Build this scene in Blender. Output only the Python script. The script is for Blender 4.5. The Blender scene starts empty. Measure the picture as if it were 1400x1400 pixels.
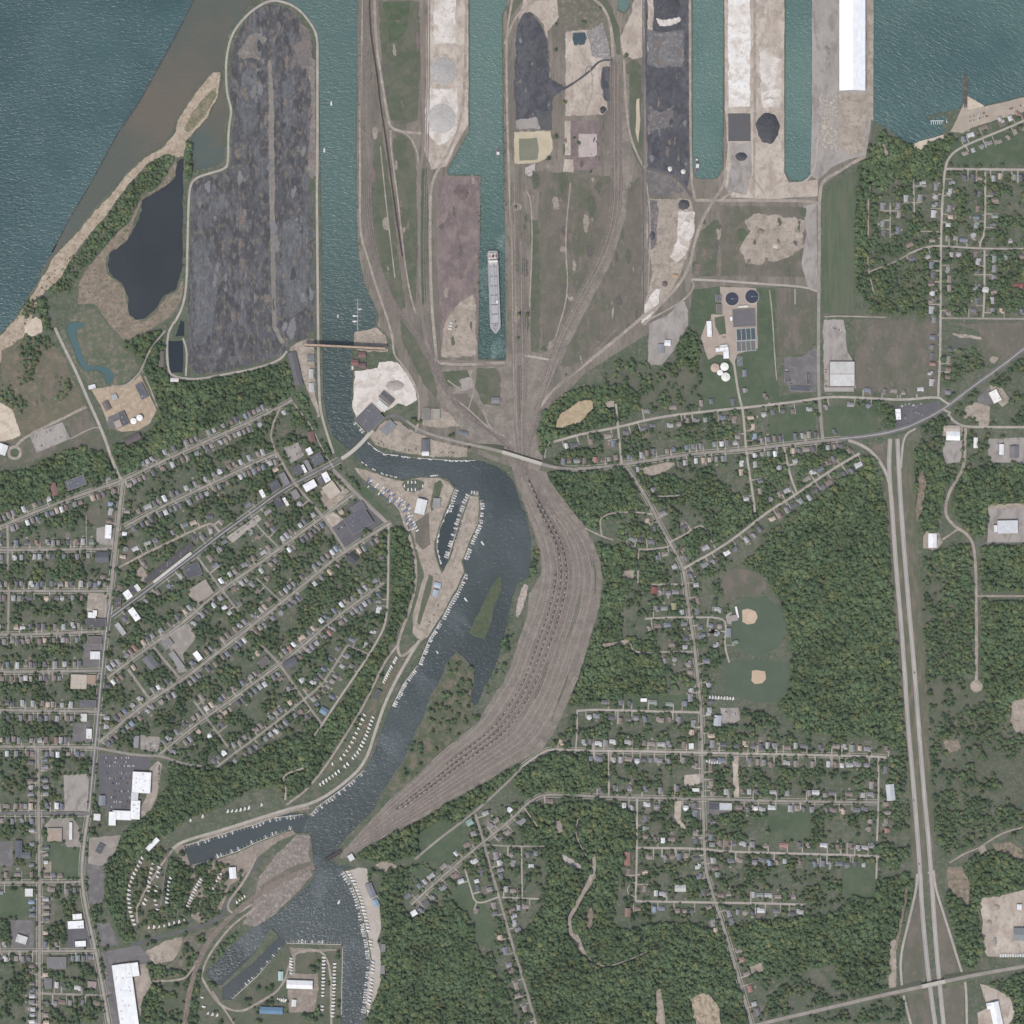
import bpy, bmesh, math, random
import numpy as np
from mathutils import Vector, Matrix, noise as mnoise
from mathutils.geometry import delaunay_2d_cdt

random.seed(7)
RNG = np.random.default_rng(7)
S = 2.0                      # metres of ground per map unit
C = bpy.context.scene.collection
R = math.radians


def W(x, y):
    return ((x - 700.0) * S, (700.0 - y) * S)


# ------------------------------------------------------------------ camera, light, exposure
cam_d = bpy.data.cameras.new("camera")
cam = bpy.data.objects.new("camera", cam_d)
C.objects.link(cam)
CAM_H = 7000.0
cam.location = (0,0, CAM_H)
cam_d.sensor_fit = 'HORIZONTAL'
cam_d.angle = 2 * math.atan(1400.0 / CAM_H)
cam_d.clip_start = 10.0
cam_d.clip_end = 60000.0
bpy.context.scene.camera = cam

SUN_AZ, SUN_EL = 212.0,58.0
wd = bpy.data.worlds.new("World")
bpy.context.scene.world = wd
wd.use_nodes = True
nt = wd.node_tree
nt.nodes.clear()
sk = nt.nodes.new('ShaderNodeTexSky')
sk.sky_type = 'NISHITA'
sk.sun_disc = False
sk.sun_elevation = R(SUN_EL)
sk.sun_rotation = R(SUN_AZ)
sk.air_density = 1.0
sk.dust_density = 2.0
bg = nt.nodes.new('ShaderNodeBackground')
bg.inputs['Strength'].default_value = 0.15
wo = nt.nodes.new('ShaderNodeOutputWorld')
hs = nt.nodes.new('ShaderNodeHueSaturation')
hs.inputs['Saturation'].default_value = 0.72
nt.links.new(sk.outputs[0], hs.inputs['Color'])
nt.links.new(hs.outputs[0], bg.inputs[0])
nt.links.new(bg.outputs[0], wo.inputs[0])
sd = bpy.data.lights.new("sun", 'SUN')
sd.energy = 2.55
sd.angle = R(0.55)
sd.color = (1.0,0.955,0.90)
sun = bpy.data.objects.new("sun", sd)
C.objects.link(sun)
_d = Vector((-math.sin(R(SUN_AZ)) * math.cos(R(SUN_EL)),-math.cos(R(SUN_AZ)) * math.cos(R(SUN_EL)),-math.sin(R(SUN_EL))))
sun.rotation_euler = _d.to_track_quat('-Z', 'Y').to_euler()
sun.location = (-800,-1200,2500)
vs = bpy.context.scene.view_settings
vs.view_transform = 'Standard'
vs.look = 'None'
vs.exposure = 0.12
vs.gamma = 1.0
vs.use_curve_mapping = False
bpy.context.scene.cycles.transparent_max_bounces = 24
KLIGHT = 1.22                # diffuse response of this light: linear picture value per unit of albedo


# ------------------------------------------------------------------ materials
def lin(c):
    out = []
    for v in c:
        v = v / 255.0
        v = v / 12.92 if v <= 0.04045 else ((v + 0.055) / 1.055) ** 2.4
        out.append(min(0.86, v / KLIGHT))
    return (out[0], out[1], out[2], 1.0)


class NT:
    def __init__(self, name):
        self.m = bpy.data.materials.new(name)
        self.m.use_nodes = True
        self.t = self.m.node_tree
        self.t.nodes.clear()
        self.out = self.t.nodes.new('ShaderNodeOutputMaterial')
        self.b = self.t.nodes.new('ShaderNodeBsdfPrincipled')
        self.t.links.new(self.b.outputs[0], self.out.inputs[0])

    def n(self, t, **kw):
        nd = self.t.nodes.new(t)
        for k, v in kw.items():
            setattr(nd, k, v)
        return nd

    def l(self, a, b):
        self.t.links.new(a, b)

    def pos(self, rot=0.0, stretch=1.0):
        g = self.n('ShaderNodeNewGeometry')
        mp = self.n('ShaderNodeMapping', vector_type='TEXTURE')
        mp.inputs['Rotation'].default_value = (0,0, R(rot))
        mp.inputs['Scale'].default_value = (1, stretch, 1)
        self.l(g.outputs['Position'], mp.inputs['Vector'])
        return mp.outputs[0]

    def noise(self, vec, size, detail=4, rough=0.6, dist=0.0):
        nz = self.n('ShaderNodeTexNoise')
        nz.inputs['Scale'].default_value = 1.0 / size
        nz.inputs['Detail'].default_value = detail
        nz.inputs['Roughness'].default_value = rough
        nz.inputs['Distortion'].default_value = dist
        self.l(vec, nz.inputs['Vector'])
        return nz.outputs['Fac']

    def ramp(self, fac, a, b):
        mr = self.n('ShaderNodeMapRange', interpolation_type='SMOOTHSTEP')
        mr.inputs['From Min'].default_value = a
        mr.inputs['From Max'].default_value = b
        self.l(fac, mr.inputs['Value'])
        return mr.outputs[0]

    def mix(self, fac, a, b, blend='MIX'):
        mx = self.n('ShaderNodeMix', data_type='RGBA', blend_type=blend)
        if isinstance(fac, float):
            mx.inputs[0].default_value = fac
        else:
            self.l(fac, mx.inputs[0])
        for v, s in ((a, mx.inputs[6]),(b, mx.inputs[7])):
            if isinstance(v, tuple):
                s.default_value = v
            else:
                self.l(v, s)
        return mx.outputs[2]

    def vary(self, col, fac, lo, hi):
        mr = self.n('ShaderNodeMapRange')
        mr.inputs['From Min'].default_value = 0.25
        mr.inputs['From Max'].default_value = 0.75
        mr.inputs['To Min'].default_value = lo
        mr.inputs['To Max'].default_value = hi
        self.l(fac, mr.inputs['Value'])
        vm = self.n('ShaderNodeVectorMath', operation='SCALE')
        self.l(col, vm.inputs[0])
        self.l(mr.outputs[0], vm.inputs['Scale'])
        return vm.outputs[0]

    def finish(self, col, rough=0.95, spec=0.2):
        if isinstance(col, tuple):
            self.b.inputs['Base Color'].default_value = col
        else:
            self.l(col, self.b.inputs['Base Color'])
        self.b.inputs['Roughness'].default_value = rough
        self.b.inputs['Specular IOR Level'].default_value = spec
        return self.m


MATS = {}


def gmat(name, cols, sizes=(110,26,7), stretch=1.0, rot=0.0, amt=(0.46,0.56,0.60), grain=0.16, rough=0.95, soft=0.10):
    """ground cover: base colour plus up to three patchy colours at falling sizes, and a fine grain"""
    if name in MATS:
        return MATS[name]
    m = NT(name)
    v = m.pos(rot, stretch)
    col = lin(cols[0])
    for i, c in enumerate(cols[1:4]):
        f = m.ramp(m.noise(v, sizes[i], 6,0.62,0.4), amt[i] - soft, amt[i] + soft)
        col = m.mix(f, col, lin(c))
    if isinstance(col, tuple):
        rgb = m.n('ShaderNodeRGB')
        rgb.outputs[0].default_value = col
        col = rgb.outputs[0]
    v2 = m.pos(rot, 1 + (stretch - 1) * 0.5)
    col = m.vary(col, m.noise(v2,6.0,5,0.75),1 - grain, 1 + grain)
    col = m.vary(col, m.noise(m.pos(),75.0,5,0.6,0.5),1 - grain * .55,1 + grain * .55)
    if stretch > 1.5 and grain > .1:
        col = m.vary(col, m.noise(m.pos(rot, 26.0),5.0,2,0.6),1 - grain * .5,1 + grain * .5)
    MATS[name] = m.finish(col, rough, 0.15)
    return MATS[name]


def pmat(name, c, rough=0.7, spec=0.3, grain=0.10, metal=0.0):
    if name in MATS:
        return MATS[name]
    m = NT(name)
    rgb = m.n('ShaderNodeRGB')
    rgb.outputs[0].default_value = lin(c)
    v = m.pos()
    col = m.vary(rgb.outputs[0], m.noise(v, 5.0,4,0.7),1 - grain, 1 + grain)
    m.b.inputs['Metallic'].default_value = metal
    MATS[name] = m.finish(col, rough, spec)
    return MATS[name]


def objcol_mat(name, rough=0.8, grain=0.14, size=3.0, spec=0.25):
    """takes its colour from the object it is on"""
    if name in MATS:
        return MATS[name]
    m = NT(name)
    oi = m.n('ShaderNodeObjectInfo')
    col = m.vary(oi.outputs['Color'], m.noise(m.pos(), size, 3,0.7),1 - grain, 1 + grain)
    MATS[name] = m.finish(col, rough, spec)
    return MATS[name]


def attr_mat(name, rough=0.85, grain=0.12):
    if name in MATS:
        return MATS[name]
    m = NT(name)
    at = m.n('ShaderNodeAttribute', attribute_name='tint')
    col = m.vary(at.outputs['Color'], m.noise(m.pos(),3.0,3,0.7),1 - grain, 1 + grain)
    MATS[name] = m.finish(col, rough, 0.2)
    return MATS[name]


def leaf_mat(name, cols):
    if name in MATS:
        return MATS[name]
    m = NT(name)
    oi = m.n('ShaderNodeObjectInfo')
    r = oi.outputs['Random']
    col = m.mix(m.ramp(r, 0.0,0.75), lin(cols[0]), lin(cols[1]))
    col = m.mix(m.ramp(r, 0.8,1.0), col, lin(cols[2]))
    big = m.noise(m.pos(),70.0,4,0.6)
    col = m.vary(col, big, 0.66, 1.34)
    col = m.vary(col, m.noise(m.pos(), 190.0, 3, 0.5), 0.85, 1.15)
    col = m.mix(m.ramp(m.noise(m.pos(), 38.0, 3, 0.6), .52, .62), col, m.mix(0.35, col, lin((118, 122, 78))))
    col = m.vary(col, m.noise(m.pos(),2.2,3,0.7),0.75,1.25)
    MATS[name] = m.finish(col, 0.75,0.12)
    return MATS[name]


def water_mat(name, ca, cb, axis=None, span=(0,1), wl=9.0, stretch=2.2, rot=0.0, h=0.5, murk=None, murk_size=60, rough=0.27,spec=0.3):
    """open water: a body colour (two tones along an axis where the silt thins out) under wind waves"""
    m = NT(name)
    v0 = m.pos()
    if axis is None:
        f = m.ramp(m.noise(v0,260,3,0.5),0.35,0.65)
    else:
        sp = m.n('ShaderNodeSeparateXYZ')
        m.l(v0, sp.inputs[0])
        f = m.ramp(sp.outputs[axis], span[0], span[1])
    col = m.mix(f, lin(ca), lin(cb))
    if murk:
        col = m.mix(m.ramp(m.noise(m.pos(rot, 1.8), murk_size, 5,0.6,0.6),0.5,0.66), col, lin(murk))
    vw = m.pos(rot, 1.0 / stretch)
    n1 = m.noise(vw, wl, 3,0.55,0.8)
    n2 = m.noise(m.pos(rot + 17,1.0 / stretch), wl * 0.42,2,0.5)
    env = m.noise(m.pos(rot, 0.7),130,3,0.5)
    mu = m.n('ShaderNodeMath', operation='MULTIPLY_ADD')
    m.l(n2, mu.inputs[0])
    mu.inputs[1].default_value = 0.45
    m.l(n1, mu.inputs[2])
    bp = m.n('ShaderNodeBump')
    bp.inputs['Distance'].default_value = h * wl
    mr = m.n('ShaderNodeMapRange')
    mr.inputs['From Min'].default_value = 0.3
    mr.inputs['From Max'].default_value = 0.7
    mr.inputs['To Min'].default_value = 0.45
    mr.inputs['To Max'].default_value = 1.0
    m.l(env, mr.inputs['Value'])
    m.l(mr.outputs[0], bp.inputs['Strength'])
    m.l(mu.outputs[0], bp.inputs['Height'])
    m.l(bp.outputs[0], m.b.inputs['Normal'])
    m.finish(col, rough, spec)
    MATS[name] = m.m
    return m.m


# ------------------------------------------------------------------ object helpers
def mesh_obj(name, verts, faces, mats, parent=None, mi=None, smooth=False):
    me = bpy.data.meshes.new(name)
    me.from_pydata([tuple(v) for v in verts], [], [tuple(f) for f in faces])
    for m in (mats if isinstance(mats, (list, tuple)) else [mats]):
        me.materials.append(m)
    if mi is not None:
        me.polygons.foreach_set('material_index', np.asarray(mi, dtype=np.int32))
    if smooth:
        me.polygons.foreach_set('use_smooth', np.ones(len(me.polygons), dtype=bool))
    me.update()
    o = bpy.data.objects.new(name, me)
    C.objects.link(o)
    if parent is not None:
        o.parent = parent
    return o


USED = {}
BAD = []


def tag(o, label, cat, group=None):
    label = " ".join(label.split())
    n = len(label.split())
    if n < 4 or n > 16:
        BAD.append((n, label))
    k = 0
    USED[label] = USED.get(label, 0) + 1
    o['label'] = label
    o['category'] = cat
    if group:
        o['group'] = group
    return o


def struct(o):
    o['kind'] = 'structure'
    return o


class MB:
    """collects faces for one mesh"""

    def __init__(self):
        self.v, self.f, self.mi = [], [], []

    def add(self, vs, fs, m=0):
        b = len(self.v)
        self.v += [tuple(q) for q in vs]
        self.f += [tuple(i + b for i in f) for f in fs]
        self.mi += [m] * len(fs)

    def box(self, x0, y0, z0, x1, y1, z1, m=0, bottom=False, top=True):
        vs = [(x0, y0, z0),(x1, y0, z0),(x1, y1, z0),(x0, y1, z0),(x0, y0, z1),(x1, y0, z1),(x1, y1, z1),(x0, y1, z1)]
        fs = [(0,1,5,4),(1,2,6,5),(2,3,7,6),(3,0,4,7)]
        if top:
            fs.append((4,5,6,7))
        if bottom:
            fs.append((3,2,1,0))
        self.add(vs, fs, m)

    def prism(self, pts, z0, z1, m=0, top=True, mtop=None):
        n = len(pts)
        self.add([(p[0], p[1], z0) for p in pts] + [(p[0], p[1], z1) for p in pts],
                 [(i, (i + 1) % n, n + (i + 1) % n, n + i) for i in range(n)], m)
        if top:
            self.add([(p[0], p[1], z1) for p in pts], [tuple(range(n))], m if mtop is None else mtop)

    def cyl(self, cx, cy, r, z0, z1, n=24, m=0, r2=None, cap=True, mcap=None):
        r2 = r if r2 is None else r2
        a = [2 * math.pi * i / n for i in range(n)]
        vs = [(cx + r * math.cos(t), cy + r * math.sin(t), z0) for t in a] + [(cx + r2 * math.cos(t), cy + r2 * math.sin(t), z1) for t in a]
        self.add(vs, [(i, (i + 1) % n, n + (i + 1) % n, n + i) for i in range(n)], m)
        if cap:
            self.add(vs[n:], [tuple(range(n))], m if mcap is None else mcap)

    def build(self, name, mats, parent=None, smooth=False):
        return mesh_obj(name, self.v, self.f, mats, parent, self.mi, smooth)

    def mesh(self, name, mats):
        me = bpy.data.meshes.new(name)
        me.from_pydata(self.v, [], self.f)
        for m in (mats if isinstance(mats, (list, tuple)) else [mats]):
            me.materials.append(m)
        me.polygons.foreach_set('material_index', np.asarray(self.mi, dtype=np.int32))
        me.update()
        return me


def empty(name, loc, rz=0.0):
    o = bpy.data.objects.new(name, None)
    C.objects.link(o)
    o.location = loc
    o.rotation_euler = (0,0, rz)
    return o


# ------------------------------------------------------------------ map raster: where things already stand
OFF = 80
N = 1400 + 2 * OFF
OCC = np.zeros((N, N), bool)       # roads, buildings, lots, water
NOTREE = np.zeros((N, N), bool)    # additionally bare of trees


def fill(mask, pts, val=True):
    pts = np.asarray(pts, float) + OFF
    x0, y0 = np.floor(pts.min(0)).astype(int)
    x1, y1 = np.ceil(pts.max(0)).astype(int)
    x0, y0, x1, y1 = max(0, x0), max(0, y0), min(N, x1 + 1), min(N, y1 + 1)
    if x1 <= x0 or y1 <= y0:
        return
    gx, gy = np.meshgrid(np.arange(x0, x1) + .5, np.arange(y0, y1) + .5)
    mask[y0:y1, x0:x1][inside(gx, gy, pts)] = val


def inside(gx, gy, pts):
    ins = np.zeros(gx.shape, bool)
    n = len(pts)
    j = n - 1
    for i in range(n):
        xi, yi = pts[i]
        xj, yj = pts[j]
        if yi != yj:
            c = ((yi > gy) != (yj > gy)) & (gx < (xj - xi) * (gy - yi) / (yj - yi) + xi)
            ins ^= c
        j = i
    return ins


def brush(mask, pts, r):
    for (xa, ya),(xb, yb) in zip(pts[:-1], pts[1:]):
        n = max(1, int(math.hypot(xb - xa, yb - ya)))
        for k in range(n + 1):
            x = xa + (xb - xa) * k / n + OFF
            y = ya + (yb - ya) * k / n + OFF
            a, b, c, d = int(max(0, x - r)), int(x + r + 1), int(max(0, y - r)), int(y + r + 1)
            mask[c:d, a:b] = True


def at(mask, x, y):
    i, j = int(y + OFF), int(x + OFF)
    return mask[i, j] if 0 <= i < N and 0 <= j < N else True


# ------------------------------------------------------------------ outlines
def densify(pts, step, closed=True):
    out = []
    n = len(pts)
    for i in range(n if closed else n - 1):
        a, b = pts[i], pts[(i + 1) % n]
        k = max(1, int(math.hypot(b[0] - a[0], b[1] - a[1]) / step))
        for t in range(k):
            out.append((a[0] + (b[0] - a[0]) * t / k, a[1] + (b[1] - a[1]) * t / k))
    if not closed:
        out.append(tuple(pts[-1]))
    return out


def ragged(pts, amp, step=2.5, seed=0.0):
    out = []
    for x, y in densify(pts, step):
        p = Vector((x / 14.0, y / 14.0, seed))
        q = Vector((x / 4.5, y / 4.5, seed + 9))
        dx = mnoise.noise(p) * 1.3 + mnoise.noise(q) * 0.8
        dy = mnoise.noise(p + Vector((40,7,3))) * 1.3 + mnoise.noise(q + Vector((11,5,2))) * 0.8
        out.append((x + dx * amp, y + dy * amp))
    return out


def chaikin(pts, it=2):
    for _ in range(it):
        o = [pts[0]]
        for a, b in zip(pts[:-1], pts[1:]):
            o.append((a[0] * .75 + b[0] * .25, a[1] * .75 + b[1] * .25))
            o.append((a[0] * .25 + b[0] * .75, a[1] * .25 + b[1] * .75))
        o.append(pts[-1])
        pts = o
    return pts


LEVEL = np.zeros((N, N), np.int16)


def dilate(m):
    o = m.copy()
    o[1:] |= m[:-1]
    o[:-1] |= m[1:]
    o[:, 1:] |= m[:, :-1]
    o[:, :-1] |= m[:, 1:]
    return o


def levelz(pts, w=None):
    """height of the next layer above whatever already lies there (1 cm a layer)"""
    m = np.zeros((N, N), bool)
    if w is None:
        fill(m, pts)
        brush(m, list(pts) + [pts[0]], 0.6)
        m = dilate(m)
    else:
        brush(m, pts, w / 2 + 1.2)
    k = int(LEVEL[m].max()) + 1 if m.any() else 1
    LEVEL[m] = k
    return 0.01 + 0.01 * k


def softmat(mat, lo=.33, hi=.40):
    """the same cover, thinning out in tufts and crumbs towards its edge"""
    nm = mat.name + '_worn_edge'
    if nm in MATS:
        return MATS[nm]
    m = mat.copy()
    m.name = nm
    t = m.node_tree
    b = [n for n in t.nodes if n.type == 'BSDF_PRINCIPLED'][0]
    w = NT.__new__(NT)
    w.m, w.t, w.b = m, t, b
    at_ = w.n('ShaderNodeAttribute', attribute_name='edge')
    n1 = w.noise(w.pos(),9.0,6,0.7)
    n2 = w.noise(w.pos(),34.0,3,0.5)
    ad = w.n('ShaderNodeMath', operation='ADD')
    w.l(n1, ad.inputs[0])
    w.l(n2, ad.inputs[1])
    ma = w.n('ShaderNodeMath', operation='MULTIPLY_ADD')
    w.l(ad.outputs[0], ma.inputs[0])
    ma.inputs[1].default_value = 1.15
    ma.inputs[2].default_value = -1.15
    ma2 = w.n('ShaderNodeMath', operation='ADD')
    w.l(ma.outputs[0], ma2.inputs[0])
    w.l(at_.outputs['Fac'], ma2.inputs[1])
    w.l(w.ramp(ma2.outputs[0], lo, hi), b.inputs['Alpha'])
    MATS[nm] = m
    return m


def seg_dist(P, poly):
    A = np.asarray(poly, float)
    B = np.roll(A, -1,0)
    d = np.full(len(P),1e9)
    AB = B - A
    L2 = (AB ** 2).sum(1) + 1e-9
    for k in range(0, len(P),1500):
        q = P[k:k + 1500, None, :] - A[None]
        t = np.clip((q * AB[None]).sum(2) / L2,0,1)
        d[k:k + 1500] = np.sqrt(((q - t[..., None] * AB[None]) ** 2).sum(2)).min(1)
    return d


WETM = np.zeros((N, N), bool)


def soft_sheet(name, pts, mat, fw, z):
    arr = np.asarray(pts, float)
    lo, hi = np.maximum(arr.min(0),-60), np.minimum(arr.max(0),1460)
    g = max(1.3, fw * .55)
    gx, gy = np.meshgrid(np.arange(lo[0], hi[0], g), np.arange(lo[1], hi[1], g))
    ii, jj = np.meshgrid(np.arange(gx.shape[1]), np.arange(gx.shape[0]))
    ins = inside(gx, gy, arr)
    P = np.stack([gx[ins], gy[ins]], 1)
    co = ((ii[ins] % 5 == 0) & (jj[ins] % 5 == 0))
    d = seg_dist(P, arr) if len(P) else np.zeros(0)
    kp = (d > fw * .3) & ((d < fw * 1.7) | co)
    P, d = P[kp], d[kp]
    sh = [q for w_ in WATERS[7:] for q in w_]
    sh = np.asarray(sh, float)
    sh = sh[inside(sh[:, 0], sh[:, 1], arr)] if len(sh) else sh
    if len(sh):
        sh = sh[seg_dist(sh, arr) > .3]
    if len(sh):
        dd = np.sqrt(((P[:, None] - sh[None]) ** 2).sum(2)).min(1)
        kp = dd > .8
        P, d = np.concatenate([P[kp], sh]), np.concatenate([np.minimum(d, dd * 1.2)[kp], np.full(len(sh), .25 * fw)])
    poly = [Vector((p[0] / 10, p[1] / 10)) for p in pts]
    if sum(pts[i - 1][0] * pts[i][1] - pts[i][0] * pts[i - 1][1] for i in range(len(pts))) < 0:
        poly = poly[::-1]
    n0 = len(poly)
    vin = poly + [Vector((p[0] / 10, p[1] / 10)) for p in P]
    ov, oe, of, ovi, _x, _y = delaunay_2d_cdt(vin, [], [list(range(n0))], 1,1e-6)
    edge = [max([0.0] + [min(1.0, d[k - n0] / fw) for k in src if k >= n0]) for src in ovi]
    vs = [(*W(v.x * 10, v.y * 10), z) for v in ov]
    if len(sh):
        of = [f for f in of if not at(WETM, sum(ov[i].x for i in f) * 10 / len(f), sum(ov[i].y for i in f) * 10 / len(f))]
    o = mesh_obj(name, vs, [tuple(f)[::-1] for f in of], softmat(mat))
    o.data.attributes.new('edge', 'FLOAT', 'POINT').data.foreach_set('value', np.asarray(edge, np.float32))
    return struct(o)


def sheet(name, pts, mat, amp=0.0, z=None, seed=None, notree=False, occ=False, fw=None):
    raw = pts
    if amp > 0:
        pts = ragged(pts, amp, seed=random.random() * 50 if seed is None else seed)
    z = levelz(pts) if z is None else z
    if notree:
        fill(NOTREE, raw)
    if occ:
        fill(OCC, raw)
    if amp >= .7:
        return soft_sheet(name, pts, mat, fw or min(6.0,1.6 + amp * 1.7), z)
    pts = up(pts)
    vs = [(*W(x, y), z) for x, y in pts]
    return struct(mesh_obj(name, vs, [tuple(range(len(vs)))], mat))


def offset_line(pts, d):
    out = []
    n = len(pts)
    for i in range(n):
        a = pts[max(0, i - 1)]
        b = pts[min(n - 1, i + 1)]
        dx, dy = b[0] - a[0], b[1] - a[1]
        L = math.hypot(dx, dy) or 1
        dd = d[i] if isinstance(d, (list, tuple)) else d
        out.append((pts[i][0] - dy / L * dd, pts[i][1] + dx / L * dd))
    return out


def strip_geo(pts, w, z, zs=None):
    A, B = offset_line(pts, w / 2), offset_line(pts, -w / 2)
    n = len(pts)
    vs = [(*W(*p), z if zs is None else zs[i]) for i, p in enumerate(A)] + [(*W(*p), z if zs is None else zs[i]) for i, p in enumerate(B)]
    fs = [(i, i + 1, n + i + 1, n + i) for i in range(n - 1)]
    return vs, fs


def length(pts):
    return sum(math.hypot(b[0] - a[0], b[1] - a[1]) for a, b in zip(pts[:-1], pts[1:]))


def walk(pts, s):
    """point and unit direction at distance s along"""
    for a, b in zip(pts[:-1], pts[1:]):
        L = math.hypot(b[0] - a[0], b[1] - a[1])
        if s <= L or (b is pts[-1] or b == pts[-1]):
            t = s / L if L else 0
            return (a[0] + (b[0] - a[0]) * t, a[1] + (b[1] - a[1]) * t),((b[0] - a[0]) / (L or 1),(b[1] - a[1]) / (L or 1))
        s -= L
    return pts[-1], (1,0)


def resample(pts, n):
    L = length(pts)
    return [walk(pts, L * i / (n - 1))[0] for i in range(n)]


ORD1 = "zeroth first second third fourth fifth sixth seventh eighth ninth tenth eleventh twelfth thirteenth fourteenth fifteenth sixteenth seventeenth eighteenth nineteenth".split()
TENS = "x x twenty thirty forty fifty sixty seventy eighty ninety".split()
TENTH = "x x twentieth thirtieth fortieth fiftieth sixtieth seventieth eightieth ninetieth".split()


def ordn(i):
    if i < 20:
        return ORD1[i]
    if i % 10 == 0:
        return TENTH[i // 10]
    return TENS[i // 10] + "-" + ORD1[i % 10]


def place_in_row(i, n, a, b):
    """which end it is counted from"""
    if n == 1:
        return "only one"
    if i == 0:
        return a + "most"
    if i == n - 1:
        return b + "most"
    return (ordn(i + 1) + " from " + a) if i < n / 2 else (ordn(n - i) + " from " + b)


def compass(dx, dy):
    a = math.degrees(math.atan2(dx, -dy)) % 360
    return ["north", "northeast", "east", "southeast", "south", "southwest", "west", "northwest"][int((a + 22.5) // 45) % 8]


# ------------------------------------------------------------------ water bodies (cut out of the land)
FAR = -9000
LAKE_W = [(FAR, FAR),(346, FAR),(346,0),(330,25),(313,45),(306,70),(304,100),(306,130),(310,150),(306,175),(307,218),(303,222),(290,228),
          (263,234),(262,190),(268,180),(286,158),(299,130),(303,108),(300,95),(290,97),(275,114),(255,140),(241,163),(236,182),(222,199),(196,214),
          (170,239),(150,264),(130,284),(100,321),(72,350),(52,385),(37,408),(20,436),(5,452),(-40,490),(-400,700),(FAR, 1500)]
CHANNEL = [(346, FAR),(489, FAR),(489,0),(488,100),(486,200),(488,300),(490,350),(497,385),(508,410),(515,430),(512,445),(503,453),(486,452),
           (482,475),(479,500),(477,506),(483,509),(482,525),(480,545),(481,562),(485,574),(492,580),(500,588),(501,598),(503,603),(512,611),(525,619),(545,621),
           (560,625),(590,627),(620,628),(645,628),(662,632),(676,637),(690,644),(700,655),(707,672),(713,692),(719,704),(724,722),(726,737),
           (726,760),(725,787),(716,793),(706,800),(700,822),(695,845),(690,868),(684,892),(673,922),(661,940),(655,960),(648,964),(643,957),(647,937),
           (649,917),(640,905),(624,890),(611,905),(604,925),(588,950),(581,977),(568,1000),(557,1030),(541,1055),(523,1080),(511,1105),(491,1127),(471,1147),
           (458,1165),(453,1172),(462,1184),(482,1184),(470,1191),(480,1206),(490,1231),(497,1260),(502,1282),(507,1315),(505,1345),(501,1385),(496,1402),(500,1700),
           (466,1700),(466,1392),(468,1292),(391,1290),(380,1302),(351,1336),(318,1367),(304,1366),(304,1350),(351,1312),(381,1280),(371,1269),(349,1302),(304,1346),(297,1347),(284,1337),
           (282,1327),(300,1310),(326,1285),(351,1265),(376,1250),(401,1230),(421,1210),(430,1197),(428,1175),(425,1142),(421,1138),(402,1139),(400,1133),(351,1152),(326,1164),
           (292,1175),(261,1184),(250,1156),(300,1140),(351,1125),(373,1117),(396,1111),(417,1112),(422,1115),(433,1102),(468,1077),(498,1052),(502,1047),(513,1025),(526,987),
           (536,962),(551,932),(571,907),(586,872),(606,840),(626,805),(637,782),(633,767),(643,742),(655,715),(657,697),(655,677),(643,676),(636,690),(623,732),(613,765),(606,780),
           (601,774),(596,752),(597,737),(602,720),(611,699),(617,683),(622,667),(613,655),(600,651),(575,651),(550,656),(525,650),(505,640),(492,632),(484,622),(477,615),
           (466,606),(455,596),(447,570),(442,540),(441,480),(440,350),(438,250),(437,180),(436,120),(434,75),(433,50),(425,33),(410,17),(395,4),(372,-3),(354,-1)]
ISLE = [(685,787),(678,792),(670,805),(662,822),(655,837),(648,850),(641,865),(648,870),(656,872),(663,874),(667,862),(672,850),(674,836),(677,825),(684,810),(686,800)]
SLIP_MID = [(642, FAR),(642,0),(642,178),(612,233),(613,239),(656,240),(657,300),(656,350),(655,420),(654,490),(691,492),(691,350),(688,250),(687,150),(686,20),(692,8),(700,-5),(706, FAR)]
SLIP_EAST = [(947, FAR),(947,0),(947,232),(952,243),(966,247),(980,243),(987,230),(988,200),(989,0),(989, FAR)]
SLIP_DOCK = [(1074, FAR),(1074,0),(1073,235),(1080,246),(1095,248),(1106,241),(1109,225),(1110,0),(1110, FAR)]
SLIP_COVE = [(839, FAR),(839,-10),(842,2),(846,14),(854,17),(860,8),(861, FAR)]
LAKE_E = [(1195, FAR),(1195,0),(1195,165),(1205,172),(1230,188),(1245,197),(1262,193),(1280,187),(1290,183),(1294,176),(1288,174),(1288,169),(1295,168),(1294,157),(1280,159),
          (1270,163),(1267,158),(1280,156),(1305,151),(1316,145),(1317,104),(1323,104),(1323,131),(1334,137),(1346,144),(1370,139),(1402,131),(1800,20),(2600,-300),(9000,-2500),(9000, FAR)]
POND_W = [(251,217),(250,290),(249,365),(241,395),(226,402),(213,422),(198,436),(184,436),(177,431),(175,408),(168,388),(158,381),(149,372),(146,360),(150,347),(162,338),(175,329),(184,312),(191,296),(195,273),(217,260),(231,250),(240,240),(242,222)]
POND_SMALL = [(230,466),(250,466),(251,488),(250,509),(232,510),(231,490)]
POND_BIT = [(247,438),(252,440),(252,459),(240,460)]
POND_CURVE = [(90,447),(97,441),(108,440),(118,444),(107,449),(103,457),(108,472),(113,488),(121,499),(135,500),(149,503),(155,513),(153,523),(146,525),(142,512),(130,506),(116,508),(105,490),(98,470),(92,458)]

jag = lambda p, a: ragged(p, a, 4.0,3.3)
natural = []


def mixed_edge(pts, amp):
    """ragged natural banks, but straight lines kept beyond the photo"""
    return [p if (p[0] < -100 or p[0] > 1500 or p[1] < -50 or p[1] > 1450) else p for p in pts]


WATERS = [LAKE_W, CHANNEL, SLIP_MID, SLIP_EAST, SLIP_DOCK, SLIP_COVE, LAKE_E, ragged(POND_W, 1.6), POND_SMALL, POND_BIT, ragged(POND_CURVE, 0.8)]
ISLES = [ragged(ISLE, 1.0)]


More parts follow.
